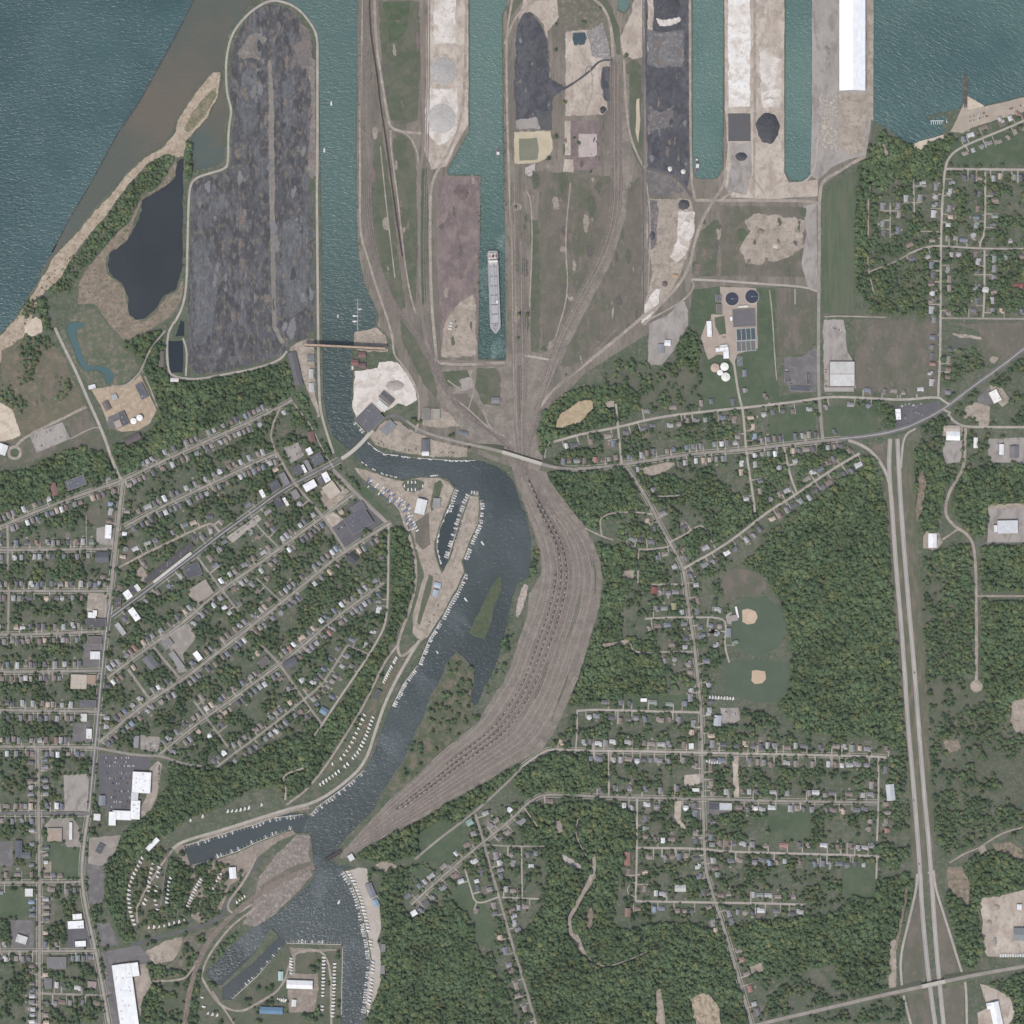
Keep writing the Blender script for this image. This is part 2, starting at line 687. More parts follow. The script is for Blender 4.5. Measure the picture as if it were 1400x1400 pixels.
def wiggle_bank(poly, boxes, amp):
    out = []
    n = len(poly)
    for i in range(n):
        a, b = poly[i], poly[(i + 1) % n]
        nat = any(x0 <= a[0] <= x1 and y0 <= a[1] <= y1 and x0 <= b[0] <= x1 and y0 <= b[1] <= y1 for x0, y0, x1, y1 in boxes)
        if nat:
            k = max(1, int(math.hypot(b[0] - a[0], b[1] - a[1]) / 3))
            for t in range(k):
                x, y = a[0] + (b[0] - a[0]) * t / k, a[1] + (b[1] - a[1]) * t / k
                p = Vector((x / 5.0, y / 5.0,1.0))
                q = Vector((x / 14.0, y / 14.0,5.0))
                out.append((x + (mnoise.noise(p) * 0.9 + mnoise.noise(q)) * amp, y + (mnoise.noise(p + Vector((9,9,9))) * 0.9 + mnoise.noise(q + Vector((5,7,9)))) * amp))
        else:
            out.append(a)
    return out


WATERS[1] = wiggle_bank(CHANNEL, [(486,360,520,460),(560,780,726,1060),(440,1030,600,1200),(345,1140,432,1268),(278,1264,330,1340),(500,600,720,735)], 1.5)
WATERS[0] = wiggle_bank(LAKE_W, [(-10,90,310,460)], 1.5)
WATERS[6] = wiggle_bank(LAKE_E, [(1195,150,1300,200),(1323,100,1410,150)], 1.2)

vv, ff = [], []
BIG = 12000
for poly in [[(-BIG, -BIG),(BIG, -BIG),(BIG, BIG),(-BIG, BIG)]] + WATERS + ISLES:
    if sum(poly[i - 1][0] * poly[i][1] - poly[i][0] * poly[i - 1][1] for i in range(len(poly))) < 0:
        poly = poly[::-1]
    b = len(vv)
    vv += [Vector((p[0] / 100.0, p[1] / 100.0)) for p in poly]
    ff.append(list(range(b, b + len(poly))))
nW = len(WATERS)
ov, oe, of, _a, _b, orig = delaunay_2d_cdt(vv, [], ff, 0,1e-6)
land_f = []
for f, src in zip(of, orig):
    s = set(src)
    wet = any(1 <= i <= nW for i in s) and not any(i > nW for i in s)
    if not wet:
        land_f.append(tuple(f))
LV = [(*W(v.x * 100, v.y * 100),0.0) for v in ov]


def ccw(f):
    a = sum(LV[f[i]][0] * LV[f[(i + 1) % len(f)]][1] - LV[f[(i + 1) % len(f)]][0] * LV[f[i]][1] for i in range(len(f)))
    return f if a > 0 else f[::-1]


land_f = [ccw(f) for f in land_f]
cnt = {}
for f in land_f:
    for i in range(len(f)):
        e = (f[i], f[(i + 1) % len(f)])
        cnt[e] = cnt.get(e, 0) + 1
bank = []
nV = len(LV)
low = [(x, y, -6.0) for x, y, z in LV]
for (a, b) in list(cnt):
    if (b, a) not in cnt:
        bank.append((b, a, a + nV, b + nV))
GROUND = gmat('town_lawn', [(92,99,82),(104,105,91),(82,93,74),(124,118,107)], (120,26,8), amt=(0.5,0.52,0.60), grain=0.17)
STONE = gmat('bank_stone', [(118,110,102),(90,84,80)], (12,))
struct(mesh_obj('ground', LV + low, land_f + bank, [GROUND, STONE], mi=[0] * len(land_f) + [1] * len(bank)))
for p in WATERS:
    fill(OCC, [(max(-300, min(1700, x)), max(-300, min(1700, y))) for x, y in p])
for p in WATERS[7:]:
    fill(WETM, p)
for p in ISLES:
    fill(OCC, p, False)
    fill(NOTREE, p)


def up(pts):
    """wound so that the face looks up"""
    return pts if sum(pts[i - 1][0] * pts[i][1] - pts[i][0] * pts[i - 1][1] for i in range(len(pts))) < 0 else pts[::-1]


def water_sheet(name, pts, mat, z):
    pts = up(pts)
    vs = [(*W(x, y), z) for x, y in pts]
    return struct(mesh_obj(name, vs, [tuple(range(len(vs)))], mat))


M_LAKEW = water_mat('lake_water', (56,83,85),(67,94,95), wl=15, stretch=2.2, rot=8, h=0.20)
M_LAKEE = water_mat('bay_water', (64,92,92),(76,103,100), wl=19, stretch=2.8, rot=-28, h=0.17)
M_CHAN = water_mat('channel_water', (58,73,73),(84,107,102), axis=1, span=(250,1000), wl=16, stretch=2.2, rot=4, h=0.22)
M_SLIP = water_mat('slip_water', (86,113,107),(98,123,115), wl=10.0, stretch=1.3, rot=0, h=0.38)
M_SLIPM = water_mat('freighter_slip_water', (62,88,84),(94,120,112), axis=1, span=(450,1250), wl=10.0, stretch=1.3, h=0.38, murk=(98,118,114), murk_size=60)
M_RIVER = water_mat('river_water', (56,66,67),(72,81,82), wl=11, stretch=1.5, rot=35, h=0.15, murk=(84,92,94), murk_size=130)
M_POND = water_mat('pond_water', (43,49,54),(53,58,63), wl=14, stretch=2.0, rot=20, h=0.03)
M_POOL = water_mat('dark_pool_water', (30,40,48),(36,46,55), wl=6.0, stretch=2.0, rot=20, h=0.05)
M_CALM = water_mat('calm_basin_water', (52,62,65),(60,70,73), wl=9, stretch=1.5, rot=35, h=.05)
M_CURVE = water_mat('green_pond_water', (70,100,102),(84,108,108), wl=6.0, stretch=2.0, rot=20, h=0.05)
M_SHAL = water_mat('shallow_water', (104,97,86),(88,92,84), wl=14, stretch=2.0, rot=8, h=0.06, murk=(80,94,88), murk_size=170)
water_sheet('lake', [(-9500,-9500),(360,-9500),(360,480),(-9500,1800)], M_LAKEW, -1.6)
water_sheet('lake', [(1180,-9500),(9500,-9500),(9500,260),(1180,260)], M_LAKEE, -1.6)
SHAL = ragged([(268,-6),(250,30),(232,64),(210,104),(190,140),(160,184),(125,249),(95,299),(70,347),(52,382),(60,395),(130,330),(260,250),(312,240),(320,100),(370,-6)], 1.2,4)
water_sheet('shallow_water', SHAL, M_SHAL, -1.45)
water_sheet('water', [(430,-9500),(495,-9500),(495,380),(530,440),(520,640),(425,640),(425,34),(346,34),(346,-9500)], M_CHAN, -1.5)
water_sheet('water', [(600,-9500),(720,-9500),(720,500),(600,500)], M_SLIPM, -1.55)
water_sheet('water', [(830,-9500),(1130,-9500),(1130,260),(830,260)], M_SLIP, -1.58)
water_sheet('river', ragged([(470,598),(520,600),(740,620),(740,820),(640,1000),(520,1150),(520,1900),(240,1900),(240,1140),(420,1090),(520,960),(590,820),(580,700),(470,640)], 0.01), M_RIVER, -1.4)
water_sheet('pond', [(254,205),(254,380),(246,405),(214,440),(198,446),(170,446),(166,412),(152,388),(140,378),(138,350),(166,320),(182,292),(190,268),(225,244),(234,212)], M_POND, -1.3)
for q in ([(240,1150),(300,1130),(414,1108),(421,1118),(410,1142),(352,1160),(255,1190)], [(296,1345),(350,1300),(374,1276),(386,1284),(392,1294),(350,1340),(318,1372),(298,1370)], [(596,778),(592,740),(600,715),(612,690),(628,690),(612,768)]):
    water_sheet('water', ragged(q, 1.5), M_CALM,-1.34)
water_sheet('pond', [(222,434),(256,434),(256,514),(222,514)], M_POOL, -1.2)
water_sheet('pond', [(80,430),(162,430),(162,532),(80,532)], M_CURVE, -1.1)

BW_L = ragged([(268,-6),(250,30),(232,64),(210,104),(190,140),(160,184),(125,249),(95,299),(70,347)], .01,3)
BW_L = [q for q in BW_L][:int(len(BW_L) * .52)]
mb = MB()
vs, fs = strip_geo(BW_L, 1.5,-1.1)
mb.add(vs, fs)
mb.build('shoal_rocks', gmat('shoal_rock', [(70,64,60),(58,58,57),(104,100,95)], (10,4), grain=.3))['kind'] = 'structure'

# ------------------------------------------------------------------ ground covers
COAL = gmat('coal_ground', [(87,88,91),(102,103,107),(75,75,77),(120,112,103)], (60,22,9), stretch=2.2, amt=(0.5,0.5,0.57), grain=0.24, soft=0.09)
COALD = gmat('coal_dust', [(82,83,88),(95,94,98),(74,74,79),(110,105,100)], (50,20,8), stretch=1.6, amt=(0.5,0.52,0.63), grain=0.14)
INDUS = gmat('industrial_dirt', [(124,116,107),(110,105,96),(136,127,117),(102,100,88)], (120,40,8), stretch=5.0, amt=(0.5,0.52,0.60), grain=0.15)
MEADOW = gmat('dry_meadow', [(108,104,93),(98,100,85),(118,110,101),(130,120,109)], (130,40,12), stretch=1.6, amt=(0.5,0.53,0.64), grain=0.12)
MEADG = gmat('green_meadow', [(96,100,84),(87,96,77),(107,105,92),(116,110,99)], (110,36,10), amt=(0.5,0.54,0.64), grain=0.11)
GRASS = gmat('mown_grass', [(85,98,77),(79,93,72),(95,102,84),(106,105,91)], (90,30,8), amt=(.5, .56, .64), grain=0.10)
FIELDG = gmat('crop_field', [(91,102,82),(84,97,76),(101,105,87)], (70,9,5), stretch=14.0, amt=(0.5,0.5,0.6), grain=0.10)
LIME = gmat('limestone_ground', [(203,194,184),(217,210,202),(186,174,163),(170,160,150)], (60,24,8), amt=(0.48,0.55,0.63), grain=0.08)
LIMET = gmat('pale_yard_dirt', [(181,168,155),(194,183,170),(165,152,140),(148,138,126)], (70,26,8), stretch=1.6, amt=(0.5,0.54,0.62), grain=0.10)
TAN = gmat('tan_dirt', [(164,152,139),(176,164,150),(147,137,125),(122,115,103)], (50,20,7), amt=(0.5,0.54,0.62), grain=0.12)
GREYP = gmat('grey_yard', [(154,147,141),(164,157,151),(138,132,127)], (60,24,8), stretch=2.0, grain=0.10)
ORE = gmat('ore_ground', [(126,112,110),(114,102,102),(138,123,118),(150,136,128)], (60,24,8), stretch=1.8, amt=(0.5,0.54,0.64), grain=0.12)
SAND = gmat('beach_sand', [(196,182,163),(205,192,174),(180,166,148)], (50,18,6), grain=0.09)
MARSH = gmat('dry_marsh', [(143,127,113),(130,117,104),(156,140,124),(106,106,88)], (50,18,9), amt=(0.5,0.53,0.54), grain=0.18)
YELLOW = gmat('yellow_sand', [(194,182,157),(184,172,148)], (40,), grain=0.06)
OLIVE = gmat('olive_cover', [(130,130,112),(124,124,108)], (40,), grain=0.06)
FLOOR = gmat('forest_floor', [(58,68,56),(66,76,60),(50,60,50)], (60,20,8), grain=0.15)
RAILB = gmat('rail_ballast', [(134,126,116),(122,115,107),(145,136,126),(110,105,97)], (80,26,8), amt=(0.5,0.53,0.63), grain=0.14)
DARKP = gmat('dark_patch', [(84,86,88),(96,95,95)], (30,), grain=0.14)
ASPHALT = gmat('asphalt', [(118,115,114),(110,107,107),(128,124,122)], (60,20,6), grain=0.08)
ASPHD = gmat('dark_asphalt', [(107,105,107),(98,97,100)], (40,14), grain=0.08)
CONC = gmat('concrete_road', [(174,165,155),(164,156,147),(182,173,163)], (60,18,6), grain=0.06)
STREET = gmat('street_asphalt', [(152,145,137),(144,137,130),(162,154,145)], (70,20,6), grain=0.06)
GRAVEL = gmat('gravel_road', [(163,152,141),(150,140,130),(176,165,152)], (50,16,5), grain=0.10)
CLAY = gmat('infield_clay', [(198,177,154),(190,168,145)], (30,), grain=0.05)

# wooded floors
WOODS = [
    [(100,352),(125,322),(150,292),(166,266),(182,245),(205,222),(226,210),(240,215),(233,236),(215,258),(196,268),(187,285),(182,305),(160,328),(140,345),(112,365),(95,398),(66,400),(80,372)],
    [(254,195),(262,195),(262,240),(254,248)],
    [(30,415),(46,410),(48,428),(38,436),(30,430)],
    [(50,408),(62,412),(68,440),(72,452),(60,452),(52,430)],
    [(22,455),(66,460),(80,474),(50,488),(46,520),(40,530),(24,525),(32,500),(28,480)],
    [(0,525),(14,528),(38,552),(26,566),(10,550),(0,552)],
    [(74,515),(90,512),(98,535),(90,548),(76,545)],
    [(170,470),(180,455),(212,455),(224,450),(226,512),(236,523),(270,522),(350,508),(390,495),(398,522),(404,532),(384,548),(350,558),(318,570),(290,585),(255,600),(225,615),(200,628),(172,648),(160,640),(154,610),(190,600),(212,582),(216,560),(207,530),(196,503),(190,488)],
    [(0,650),(40,640),(75,622),(110,612),(145,620),(160,642),(155,652),(110,668),(60,684),(0,702)],
    [(404,532),(420,545),(432,590),(425,600),(405,570),(392,552)],
    [(534,724),(546,722),(560,738),(568,782),(558,830),(542,868),(520,905),(497,960),(472,1000),(440,1046),(410,1087),(388,1090),(380,1073),(340,1082),(300,1105),(255,1120),(235,1135),(224,1142),(205,1152),(187,1175),(174,1200),(172,1255),(186,1278),(172,1290),(160,1272),(145,1232),(142,1182),(160,1150),(172,1135),(206,1110),(226,1080),(232,1042),(270,1040),(300,1050),(345,1032),(380,1012),(425,1012),(442,992),(470,955),(500,912),(520,880),(533,850),(535,790)],
    [(476,780),(500,770),(520,730),(530,730),(528,790),(500,800),(488,830),(470,850),(440,862),(420,850),(430,820),(450,800)],
    [(232,1175),(246,1172),(262,1188),(256,1215),(240,1240),(226,1240),(222,1200)],
    [(285,1195),(300,1188),(310,1215),(300,1240),(285,1254),(272,1244),(278,1220)],
    [(200,1250),(225,1235),(250,1255),(232,1270),(210,1275)],
    [(735,640),(750,646),(800,648),(852,645),(872,682),(890,706),(842,703),(824,712),(822,728),(800,720),(788,712),(765,690),(748,662)],
    [(730,592),(745,562),(770,540),(800,530),(862,525),(876,556),(846,580),(800,590),(757,603),(738,628)],
    [(808,742),(850,748),(880,752),(870,790),(850,830),(850,870),(880,875),(905,892),(912,950),(862,952),(792,966),(776,965),(800,892),(818,852),(824,790)],
    [(845,720),(905,712),(912,745),(900,800),(875,800),(860,770),(842,740)],
    [(745,1030),(702,1050),(620,1096),(540,1140),(482,1170),(520,1180),(572,1168),(605,1138),(650,1106),(712,1046)],
    [(503,1400),(514,1345),(524,1290),(521,1205),(540,1188),(565,1185),(545,1232),(560,1256),(602,1240),(625,1222),(640,1250),(655,1300),(668,1325),(690,1345),(705,1402)],
    [(600,1165),(640,1135),(655,1125),(660,1150),(625,1175),(600,1190),(575,1205),(560,1220),(545,1215),(560,1195),(575,1178)],
    [(722,1100),(800,1096),(862,1102),(868,1162),(846,1180),(838,1262),(860,1272),(895,1262),(960,1262),(992,1282),(1012,1348),(1022,1402),(740,1402),(716,1340),(704,1284),(728,1262),(745,1232),(748,1165),(716,1152),(716,1115)],
    [(715,1046),(750,1030),(790,1032),(830,1050),(835,1072),(800,1084),(740,1082),(722,1092),(700,1072)],
    [(986,1262),(1060,1258),(1100,1252),(1140,1250),(1160,1230),(1190,1205),(1240,1195),(1250,1210),(1236,1262),(1216,1300),(1216,1335),(1182,1352),(1150,1345),(1140,1318),(1062,1338),(1032,1336),(1012,1300)],
    [(1150,652),(1198,640),(1211,700),(1216,780),(1222,850),(1228,930),(1234,1000),(1238,1022),(1212,1022),(1190,1006),(1100,1002),(1062,966),(1080,942),(1083,900),(1076,860),(1066,820),(1046,792),(1014,772),(1048,742),(1092,707)],
    [(1000,690),(1060,690),(1020,715),(985,735),(958,748),(945,765),(930,735),(960,720)],
    [(1242,608),(1275,618),(1296,640),(1285,700),(1280,722),(1262,740),(1248,690)],
    [(1270,760),(1300,742),(1326,745),(1330,830),(1330,925),(1290,920),(1270,930),(1262,860),(1290,830),(1285,790)],
    [(1342,750),(1402,746),(1402,810),(1342,808)],
    [(1342,822),(1402,820),(1402,950),(1360,1000),(1342,930)],
    [(1310,655),(1330,640),(1402,640),(1402,690),(1350,692),(1346,735),(1332,735),(1308,710),(1300,690)],
    [(1265,1000),(1340,960),(1402,1000),(1402,1020),(1385,1040),(1330,1010),(1290,1030),(1280,1040),(1272,1100),(1264,1050)],
    [(1275,1090),(1300,1080),(1330,1090),(1402,1110),(1402,1140),(1360,1145),(1320,1162),(1290,1170),(1280,1130)],
    [(1310,1190),(1340,1165),(1380,1160),(1402,1185),(1402,1215),(1345,1226),(1335,1260),(1345,1300),(1330,1325),(1316,1320),(1300,1262),(1292,1225)],
    [(1352,1345),(1402,1330),(1402,1402),(1370,1402),(1385,1370)],
    [(1195,200),(1205,180),(1240,197),(1262,198),(1300,185),(1308,196),(1292,215),(1282,245),(1240,252),(1225,245),(1205,262),(1175,250),(1172,235)],
    [(1168,255),(1185,265),(1184,330),(1180,400),(1170,400)],
    [(1295,475),(1330,475),(1345,490),(1340,505),(1310,520),(1290,525),(1285,500)],
    [(940,450),(955,460),(958,490),(950,505),(925,500),(925,475)],
    [(865,640),(905,645),(940,660),(985,660),(1015,680),(1000,695),(930,690),(890,690)],
    [(905,600),(912,590),(935,596),(960,585),(1012,582),(1014,596),(960,604)],
    [(1096,622),(1150,604),(1180,625),(1150,640),(1120,650),(1098,665),(1086,650)],
    [(1026,625),(1070,622),(1078,660),(1082,678),(1050,690),(1034,690)],
    [(282,1310),(326,1270),(322,1285),(296,1312),(284,1335),(298,1348),(285,1352),(278,1330)],
    [(196,1320),(220,1302),(222,1400),(190,1400)],
    [(255,1310),(275,1300),(268,1400),(252,1400)],
    [(610,900),(640,905),(645,950),(650,972),(655,985),(630,1000),(600,1010),(600,970),(612,930)],
    [(690,872),(700,830),(703,860),(690,920),(672,945),(660,965),(668,930)],
    [(725,755),(735,752),(736,785),(727,790)],
    [(1390,150),(1402,150),(1402,225),(1388,215),(1380,195)],
    [(1320,205),(1335,205),(1345,222),(1322,224)],
    [(1360,217),(1372,218),(1370,226),(1358,225)],
    [(1125,620),(1200,625),(1210,660),(1170,655),(1130,665),(1105,700),(1060,735),(1040,735),(1080,705),(1110,680)],
    [(480,560),(490,556),(494,575),(482,572)],
    [(1180,330),(1280,345),(1284,420),(1210,430),(1180,410)],
    [(1290,350),(1400,345),(1400,420),(1350,418),(1290,410)],
]
WOOD_DENS = {(22,455): .55,(0,525): .5,(74,515): .4,(404,532): .7,(476,780): .7,(232,1175): .8,(285,1195): .8,(200,1250): .7,(845,720): .7,(600,1165): .75,
             (1265,1000): .45,(1275,1090): .55,(1270,760): .72,(1352,1345): .8,(865,640): .8,(905,600): .6,(1096,622): .6,(1026,625): .65,(282,1310): .7,(610,900): .05,
             (690,872): .12,(725,755): .6,(1390,150): .6,(1320,205): .7,(1360,217): .7,(1125,620): .6,(1180,330): .5,(1290,350): .35,(480,560): .3,(100,352): .75,(1295,475): .7,
             (503,1400): .9,(722,1100): .88,(986,1262): .9,(196,1320): .9,(1310,655): .9}

for pts in WOODS:
    if WOOD_DENS.get(pts[0], .92) > .78:
        sheet('forest_floor', pts, FLOOR, 1.4)
# ---- harbour land
sheet('ground_cover', [(489,-3000),(489,0),(488,300),(491,350),(498,385),(510,412),(518,430),(516,445),(540,470),(548,500),(572,545),(568,590),(600,610),(650,620),(697,638),(712,640),(735,632),(752,560),(800,510),(880,460),(940,440),(948,395),(1115,390),(1118,260),(1150,235),(1192,190),(1194,0),(1194,-3000),
                      (1111,-3000),(1111,240),(1095,249),(1078,248),(1072,236),(1073,-3000),(990,-3000),(990,230),(980,245),(950,244),(946,232),(946,-3000),(862,-3000),(862,10),(854,19),(844,15),(838,-3000),(707,-3000),(694,9),(688,20),(689,150),(692,494),(653,492),(655,420),(657,241),(612,240),(611,232),(641,178),(641,-3000)], INDUS)
COALP = [(343,16),(356,8),(372,4),(396,11),(413,27),(427,48),(431,80),(428,200),(424,245),(428,300),(430,452),(420,463),(397,470),(386,488),(350,498),(300,510),(270,513),(256,498),(256,455),(257,400),(260,300),(260,256),(270,243),(308,234),(315,226),(317,180),(318,150),(313,128),(313,90),(320,55),(330,34)]
sheet('coal_ground', COALP, COAL, 1.0, notree=True)
sheet('coal_ground', [(338,50),(352,40),(368,55),(358,66),(360,85),(345,80),(330,84),(322,70)], gmat('pale_clinker', [(134,126,118),(118,113,110),(146,136,124)], (30,10), grain=0.22),2.0)
sheet('coal_ground', [(405,20),(425,45),(431,80),(430,110),(410,90),(395,62),(410,55)], gmat('brown_clinker', [(122,113,107),(108,104,104),(134,122,112)], (30,10), grain=0.22),2.0)
sheet('coal_ground', [(420,75),(432,80),(434,240),(426,248),(418,235),(424,150)], gmat('pale_clinker', [(1,1,1)]),1.5)
for blob in ([(330,95),(350,90),(360,130),(350,180),(335,190),(322,150)], [(385,300),(420,290),(426,340),(420,420),(395,440),(382,380)], [(262,330),(280,320),(300,400),(290,470),(264,480)], [(385,90),(405,100),(400,180),(385,210)]):
    sheet('coal_ground', blob, gmat('blue_grey_ash', [(101,103,107),(93,94,96),(113,114,117),(118,111,104)], (26,12,6), stretch=2.0, grain=0.26),3.0)
sheet('path', [(365,82),(372,80),(375,130),(377,250),(377,350),(379,445),(390,468),(384,472),(371,448),(369,350),(367,260),(366,150)], gmat('ash_road', [(136,130,121),(126,121,114),(146,138,127)], (40,12), grain=0.12),0.8)
# spit beach and marsh
sheet('beach', [(303,97),(299,131),(285,160),(266,182),(256,192),(252,215),(240,216),(225,212),(205,224),(182,247),(165,268),(148,292),(122,324),(100,352),(84,380),(70,394),(58,404),(50,420),(40,446),(30,470),(18,484),(0,496),(-60,540),(-60,505),(5,453),(20,437),(38,409),(53,386),(73,351),(101,322),(131,285),(151,265),(171,240),(197,215),(223,200),(237,183),(242,164),(256,141),(276,115),(291,98)], gmat('spit_sand', [(176,160,141),(186,171,152),(158,142,124),(122,112,96)], (40,14,6), amt=(.5,.54,.6), grain=.16), 1.0, notree=True)
sheet('grass', [(296,118),(296,132),(283,156),(266,176),(256,182),(250,178),(256,164),(272,140),(288,122)], gmat('dune_scrub', [(136,124,106),(108,110,86),(150,136,114)], (24,9), grain=0.2),1.0, notree=True)
sheet('marsh', [(240,217),(252,218),(250,235),(238,245),(226,258),(200,270),(190,290),(175,330),(160,342),(146,352),(148,375),(160,384),(172,392),(178,432),(198,438),(214,424),(227,403),(242,396),(249,366),(252,400),(246,420),(226,440),(190,462),(172,470),(160,458),(142,434),(128,418),(106,416),(104,398),(112,372),(148,330),(178,300),(190,270),(214,256)], MARSH, 1.6, notree=True)
sheet('meadow', [(78,455),(96,430),(130,418),(145,440),(160,465),(176,480),(192,500),(192,505),(170,528),(150,530),(120,530),(100,495)], gmat('pond_meadow', [(104,106,90),(90,102,82),(130,120,106)], (40,14), amt=(.5, .56), grain=0.14),1.5, notree=True)
sheet('meadow', [(0,480),(30,460),(72,462),(90,490),(112,540),(122,560),(80,580),(30,600),(0,620)], gmat('park_meadow', [(116,107,92),(104,103,86),(128,116,102)], (60,18), grain=0.12),2.0)
sheet('beach', [(-60,520),(0,548),(18,558),(28,585),(30,596),(10,604),(-60,640)], SAND, 1.5, notree=True)
sheet('beach', [(34,440),(50,430),(60,440),(58,456),(42,462),(32,455)], SAND, 1.5, notree=True)
sheet('meadow', [(88,568),(118,558),(130,575),(138,590),(98,602)], MEADOW, 0.8, notree=True)
sheet('meadow', [(28,600),(98,602),(138,592),(152,628),(100,616),(60,625),(20,640),(0,640),(0,606)], MEADOW, 1.2)
# treatment plant by the beach
sheet('yard', [(124,532),(152,528),(176,526),(192,512),(200,530),(214,560),(205,578),(190,588),(165,590),(150,585),(138,556)], gmat('sandy_yard', [(176,158,136),(166,148,128),(186,170,148)], (30,10), grain=0.08),0.6, notree=True, occ=True)
sheet('path', [(148,570),(170,560),(176,580),(156,588),(146,582)], ASPHALT, 0.4)
sheet('asphalt', [(40,595),(85,577),(96,600),(50,619)], GREYP, 0.2, notree=True, occ=True)
# channel east bank
sheet('meadow', [(516,0),(574,0),(576,90),(572,165),(548,172),(532,165),(522,110)], MEADG, 1.0, notree=True)
sheet('grass', [(521,0),(562,0),(560,36),(550,52),(536,62),(524,30)], gmat('dark_meadow', [(86,98,76),(78,92,70),(98,102,84)], (40,14), grain=0.1),2.5)
sheet('meadow', [(536,190),(548,182),(562,190),(569,210),(572,300),(570,420),(556,400),(548,330),(540,250)], MEADG, 0.8, notree=True)
sheet('meadow', [(511,180),(522,180),(536,260),(545,345),(556,420),(545,430),(525,380),(510,340),(507,260)], MEADG, 1.0, notree=True)
sheet('grass', [(576,232),(584,228),(586,300),(582,410),(576,420),(575,330)], GRASS, 0.6, notree=True)
sheet('meadow', [(545,428),(560,440),(588,500),(600,535),(596,545),(580,528),(560,490),(548,465)], MEADG, 1.0)
# limestone pier
sheet('limestone_ground', [(586,-400),(640,-400),(640,170),(622,200),(610,228),(590,232),(580,205),(583,100)], LIMET, 0.6, notree=True)
sheet('limestone_ground', [(592,-50),(624,-50),(624,60),(592,62)], LIME, 1.0)
sheet('limestone_ground', [(586,120),(626,118),(628,185),(600,200),(582,185),(580,150)], gmat('limestone_ground', [(1,1,1)]),2.0)
sheet('ore_ground', [(598,242),(655,242),(654,300),(652,470),(603,470),(598,350)], ORE, 0.6, notree=True)
sheet('ore_ground', [(622,252),(642,250),(644,268),(630,276),(620,266)], gmat('dark_ore', [(108,94,92),(116,102,100)], (20,), grain=0.1),2.0)
sheet('ore_ground', [(612,428),(628,412),(648,400),(653,420),(653,490),(602,490),(604,450)], TAN, 2.0)
# middle pier
sheet('meadow', [(720,240),(738,232),(834,240),(846,262),(832,340),(800,400),(770,450),(745,480),(738,430),(736,260)], MEADOW, 1.2, notree=True)
sheet('meadow', [(724,300),(738,300),(740,420),(738,482),(724,484)], MEADG, 1.0, notree=True)
sheet('meadow', [(853,265),(878,235),(879,430),(860,448),(800,494),(772,505),(764,500),(790,442),(832,362),(850,310)], MEADOW, 1.2, notree=True)
sheet('meadow', [(852,90),(866,80),(878,90),(879,235),(866,215),(858,170)], MEADG, 0.8, notree=True)
sheet('meadow', [(692,12),(718,-40),(760,-60),(812,-30),(838,10),(848,40),(850,76),(842,76),(838,45),(826,18),(800,0),(716,0),(700,24),(692,60)], MEADG, 0.8)
sheet('yard', [(716,-2),(800,0),(818,8),(830,24),(837,50),(838,76),(825,90),(800,60),(764,30),(764,0)], gmat('scrub_waste', [(116,112,98),(104,104,90),(134,126,114)], (40,12), grain=0.18),1.5)
sheet('yard', [(714,-2),(762,-2),(765,24),(750,44),(752,56),(745,50),(742,34),(728,18),(706,30)], LIMET, 1.2, notree=True)
sheet('coal_dust', [(712,18),(726,16),(742,34),(750,56),(753,105),(763,112),(775,118),(768,126),(756,136),(756,175),(735,176),(704,164),(701,120),(703,70),(706,36)], COALD, 1.6, notree=True)
sheet('coal_dust', [(732,152),(755,150),(756,178),(738,178)], DARKP, 1.0)
sheet('yard', [(703,163),(734,158),(740,177),(704,178)], GREYP, 1.0)
sheet('concrete_pad', [(772,42),(800,40),(820,44),(836,80),(833,100),(832,150),(824,158),(772,160)], LIMET, 0.8, notree=True)
sheet('yard', [(802,42),(824,30),(836,70),(836,84),(808,78)], gmat('scribbled_waste', [(146,140,136),(124,122,122),(180,172,166)], (16,8), amt=(.5, .58), grain=0.24),1.5)
sheet('coal_dust', [(822,90),(834,88),(834,140),(826,142),(820,120)], COALD, 1.4)
sheet('dark_pool', [(783,44),(800,43),(803,52),(800,62),(784,64),(781,54)], gmat('pool_cover', [(76,90,94),(68,82,88)], (12,), grain=0.08),0.7)
sheet('yellow_sand', [(702,179),(753,178),(756,190),(757,205),(750,216),(738,222),(708,226),(702,224)], YELLOW, 0.7)
sheet('olive_cover', [(709,190),(734,188),(737,205),(735,218),(710,220)], OLIVE, 0.6)
sheet('ore_ground', [(776,164),(822,164),(824,232),(776,234)], ORE, 0.8)
sheet('concrete_pad', [(791,183),(816,183),(816,214),(791,215)], gmat('pale_pad', [(186,175,168),(178,166,160)], (20,), grain=0.05),0.2)
sheet('concrete_pad', [(772,165),(780,165),(780,212),(772,212)], LIMET, 0.2)
sheet('concrete_pad', [(772,218),(784,218),(784,236),(770,234)], LIMET, 0.5)
sheet('yard', [(717,228),(732,222),(732,238),(724,243),(716,238)], gmat('white_rubble', [(178,168,160),(190,182,176),(150,140,134)], (14,6), grain=0.12),0.9)
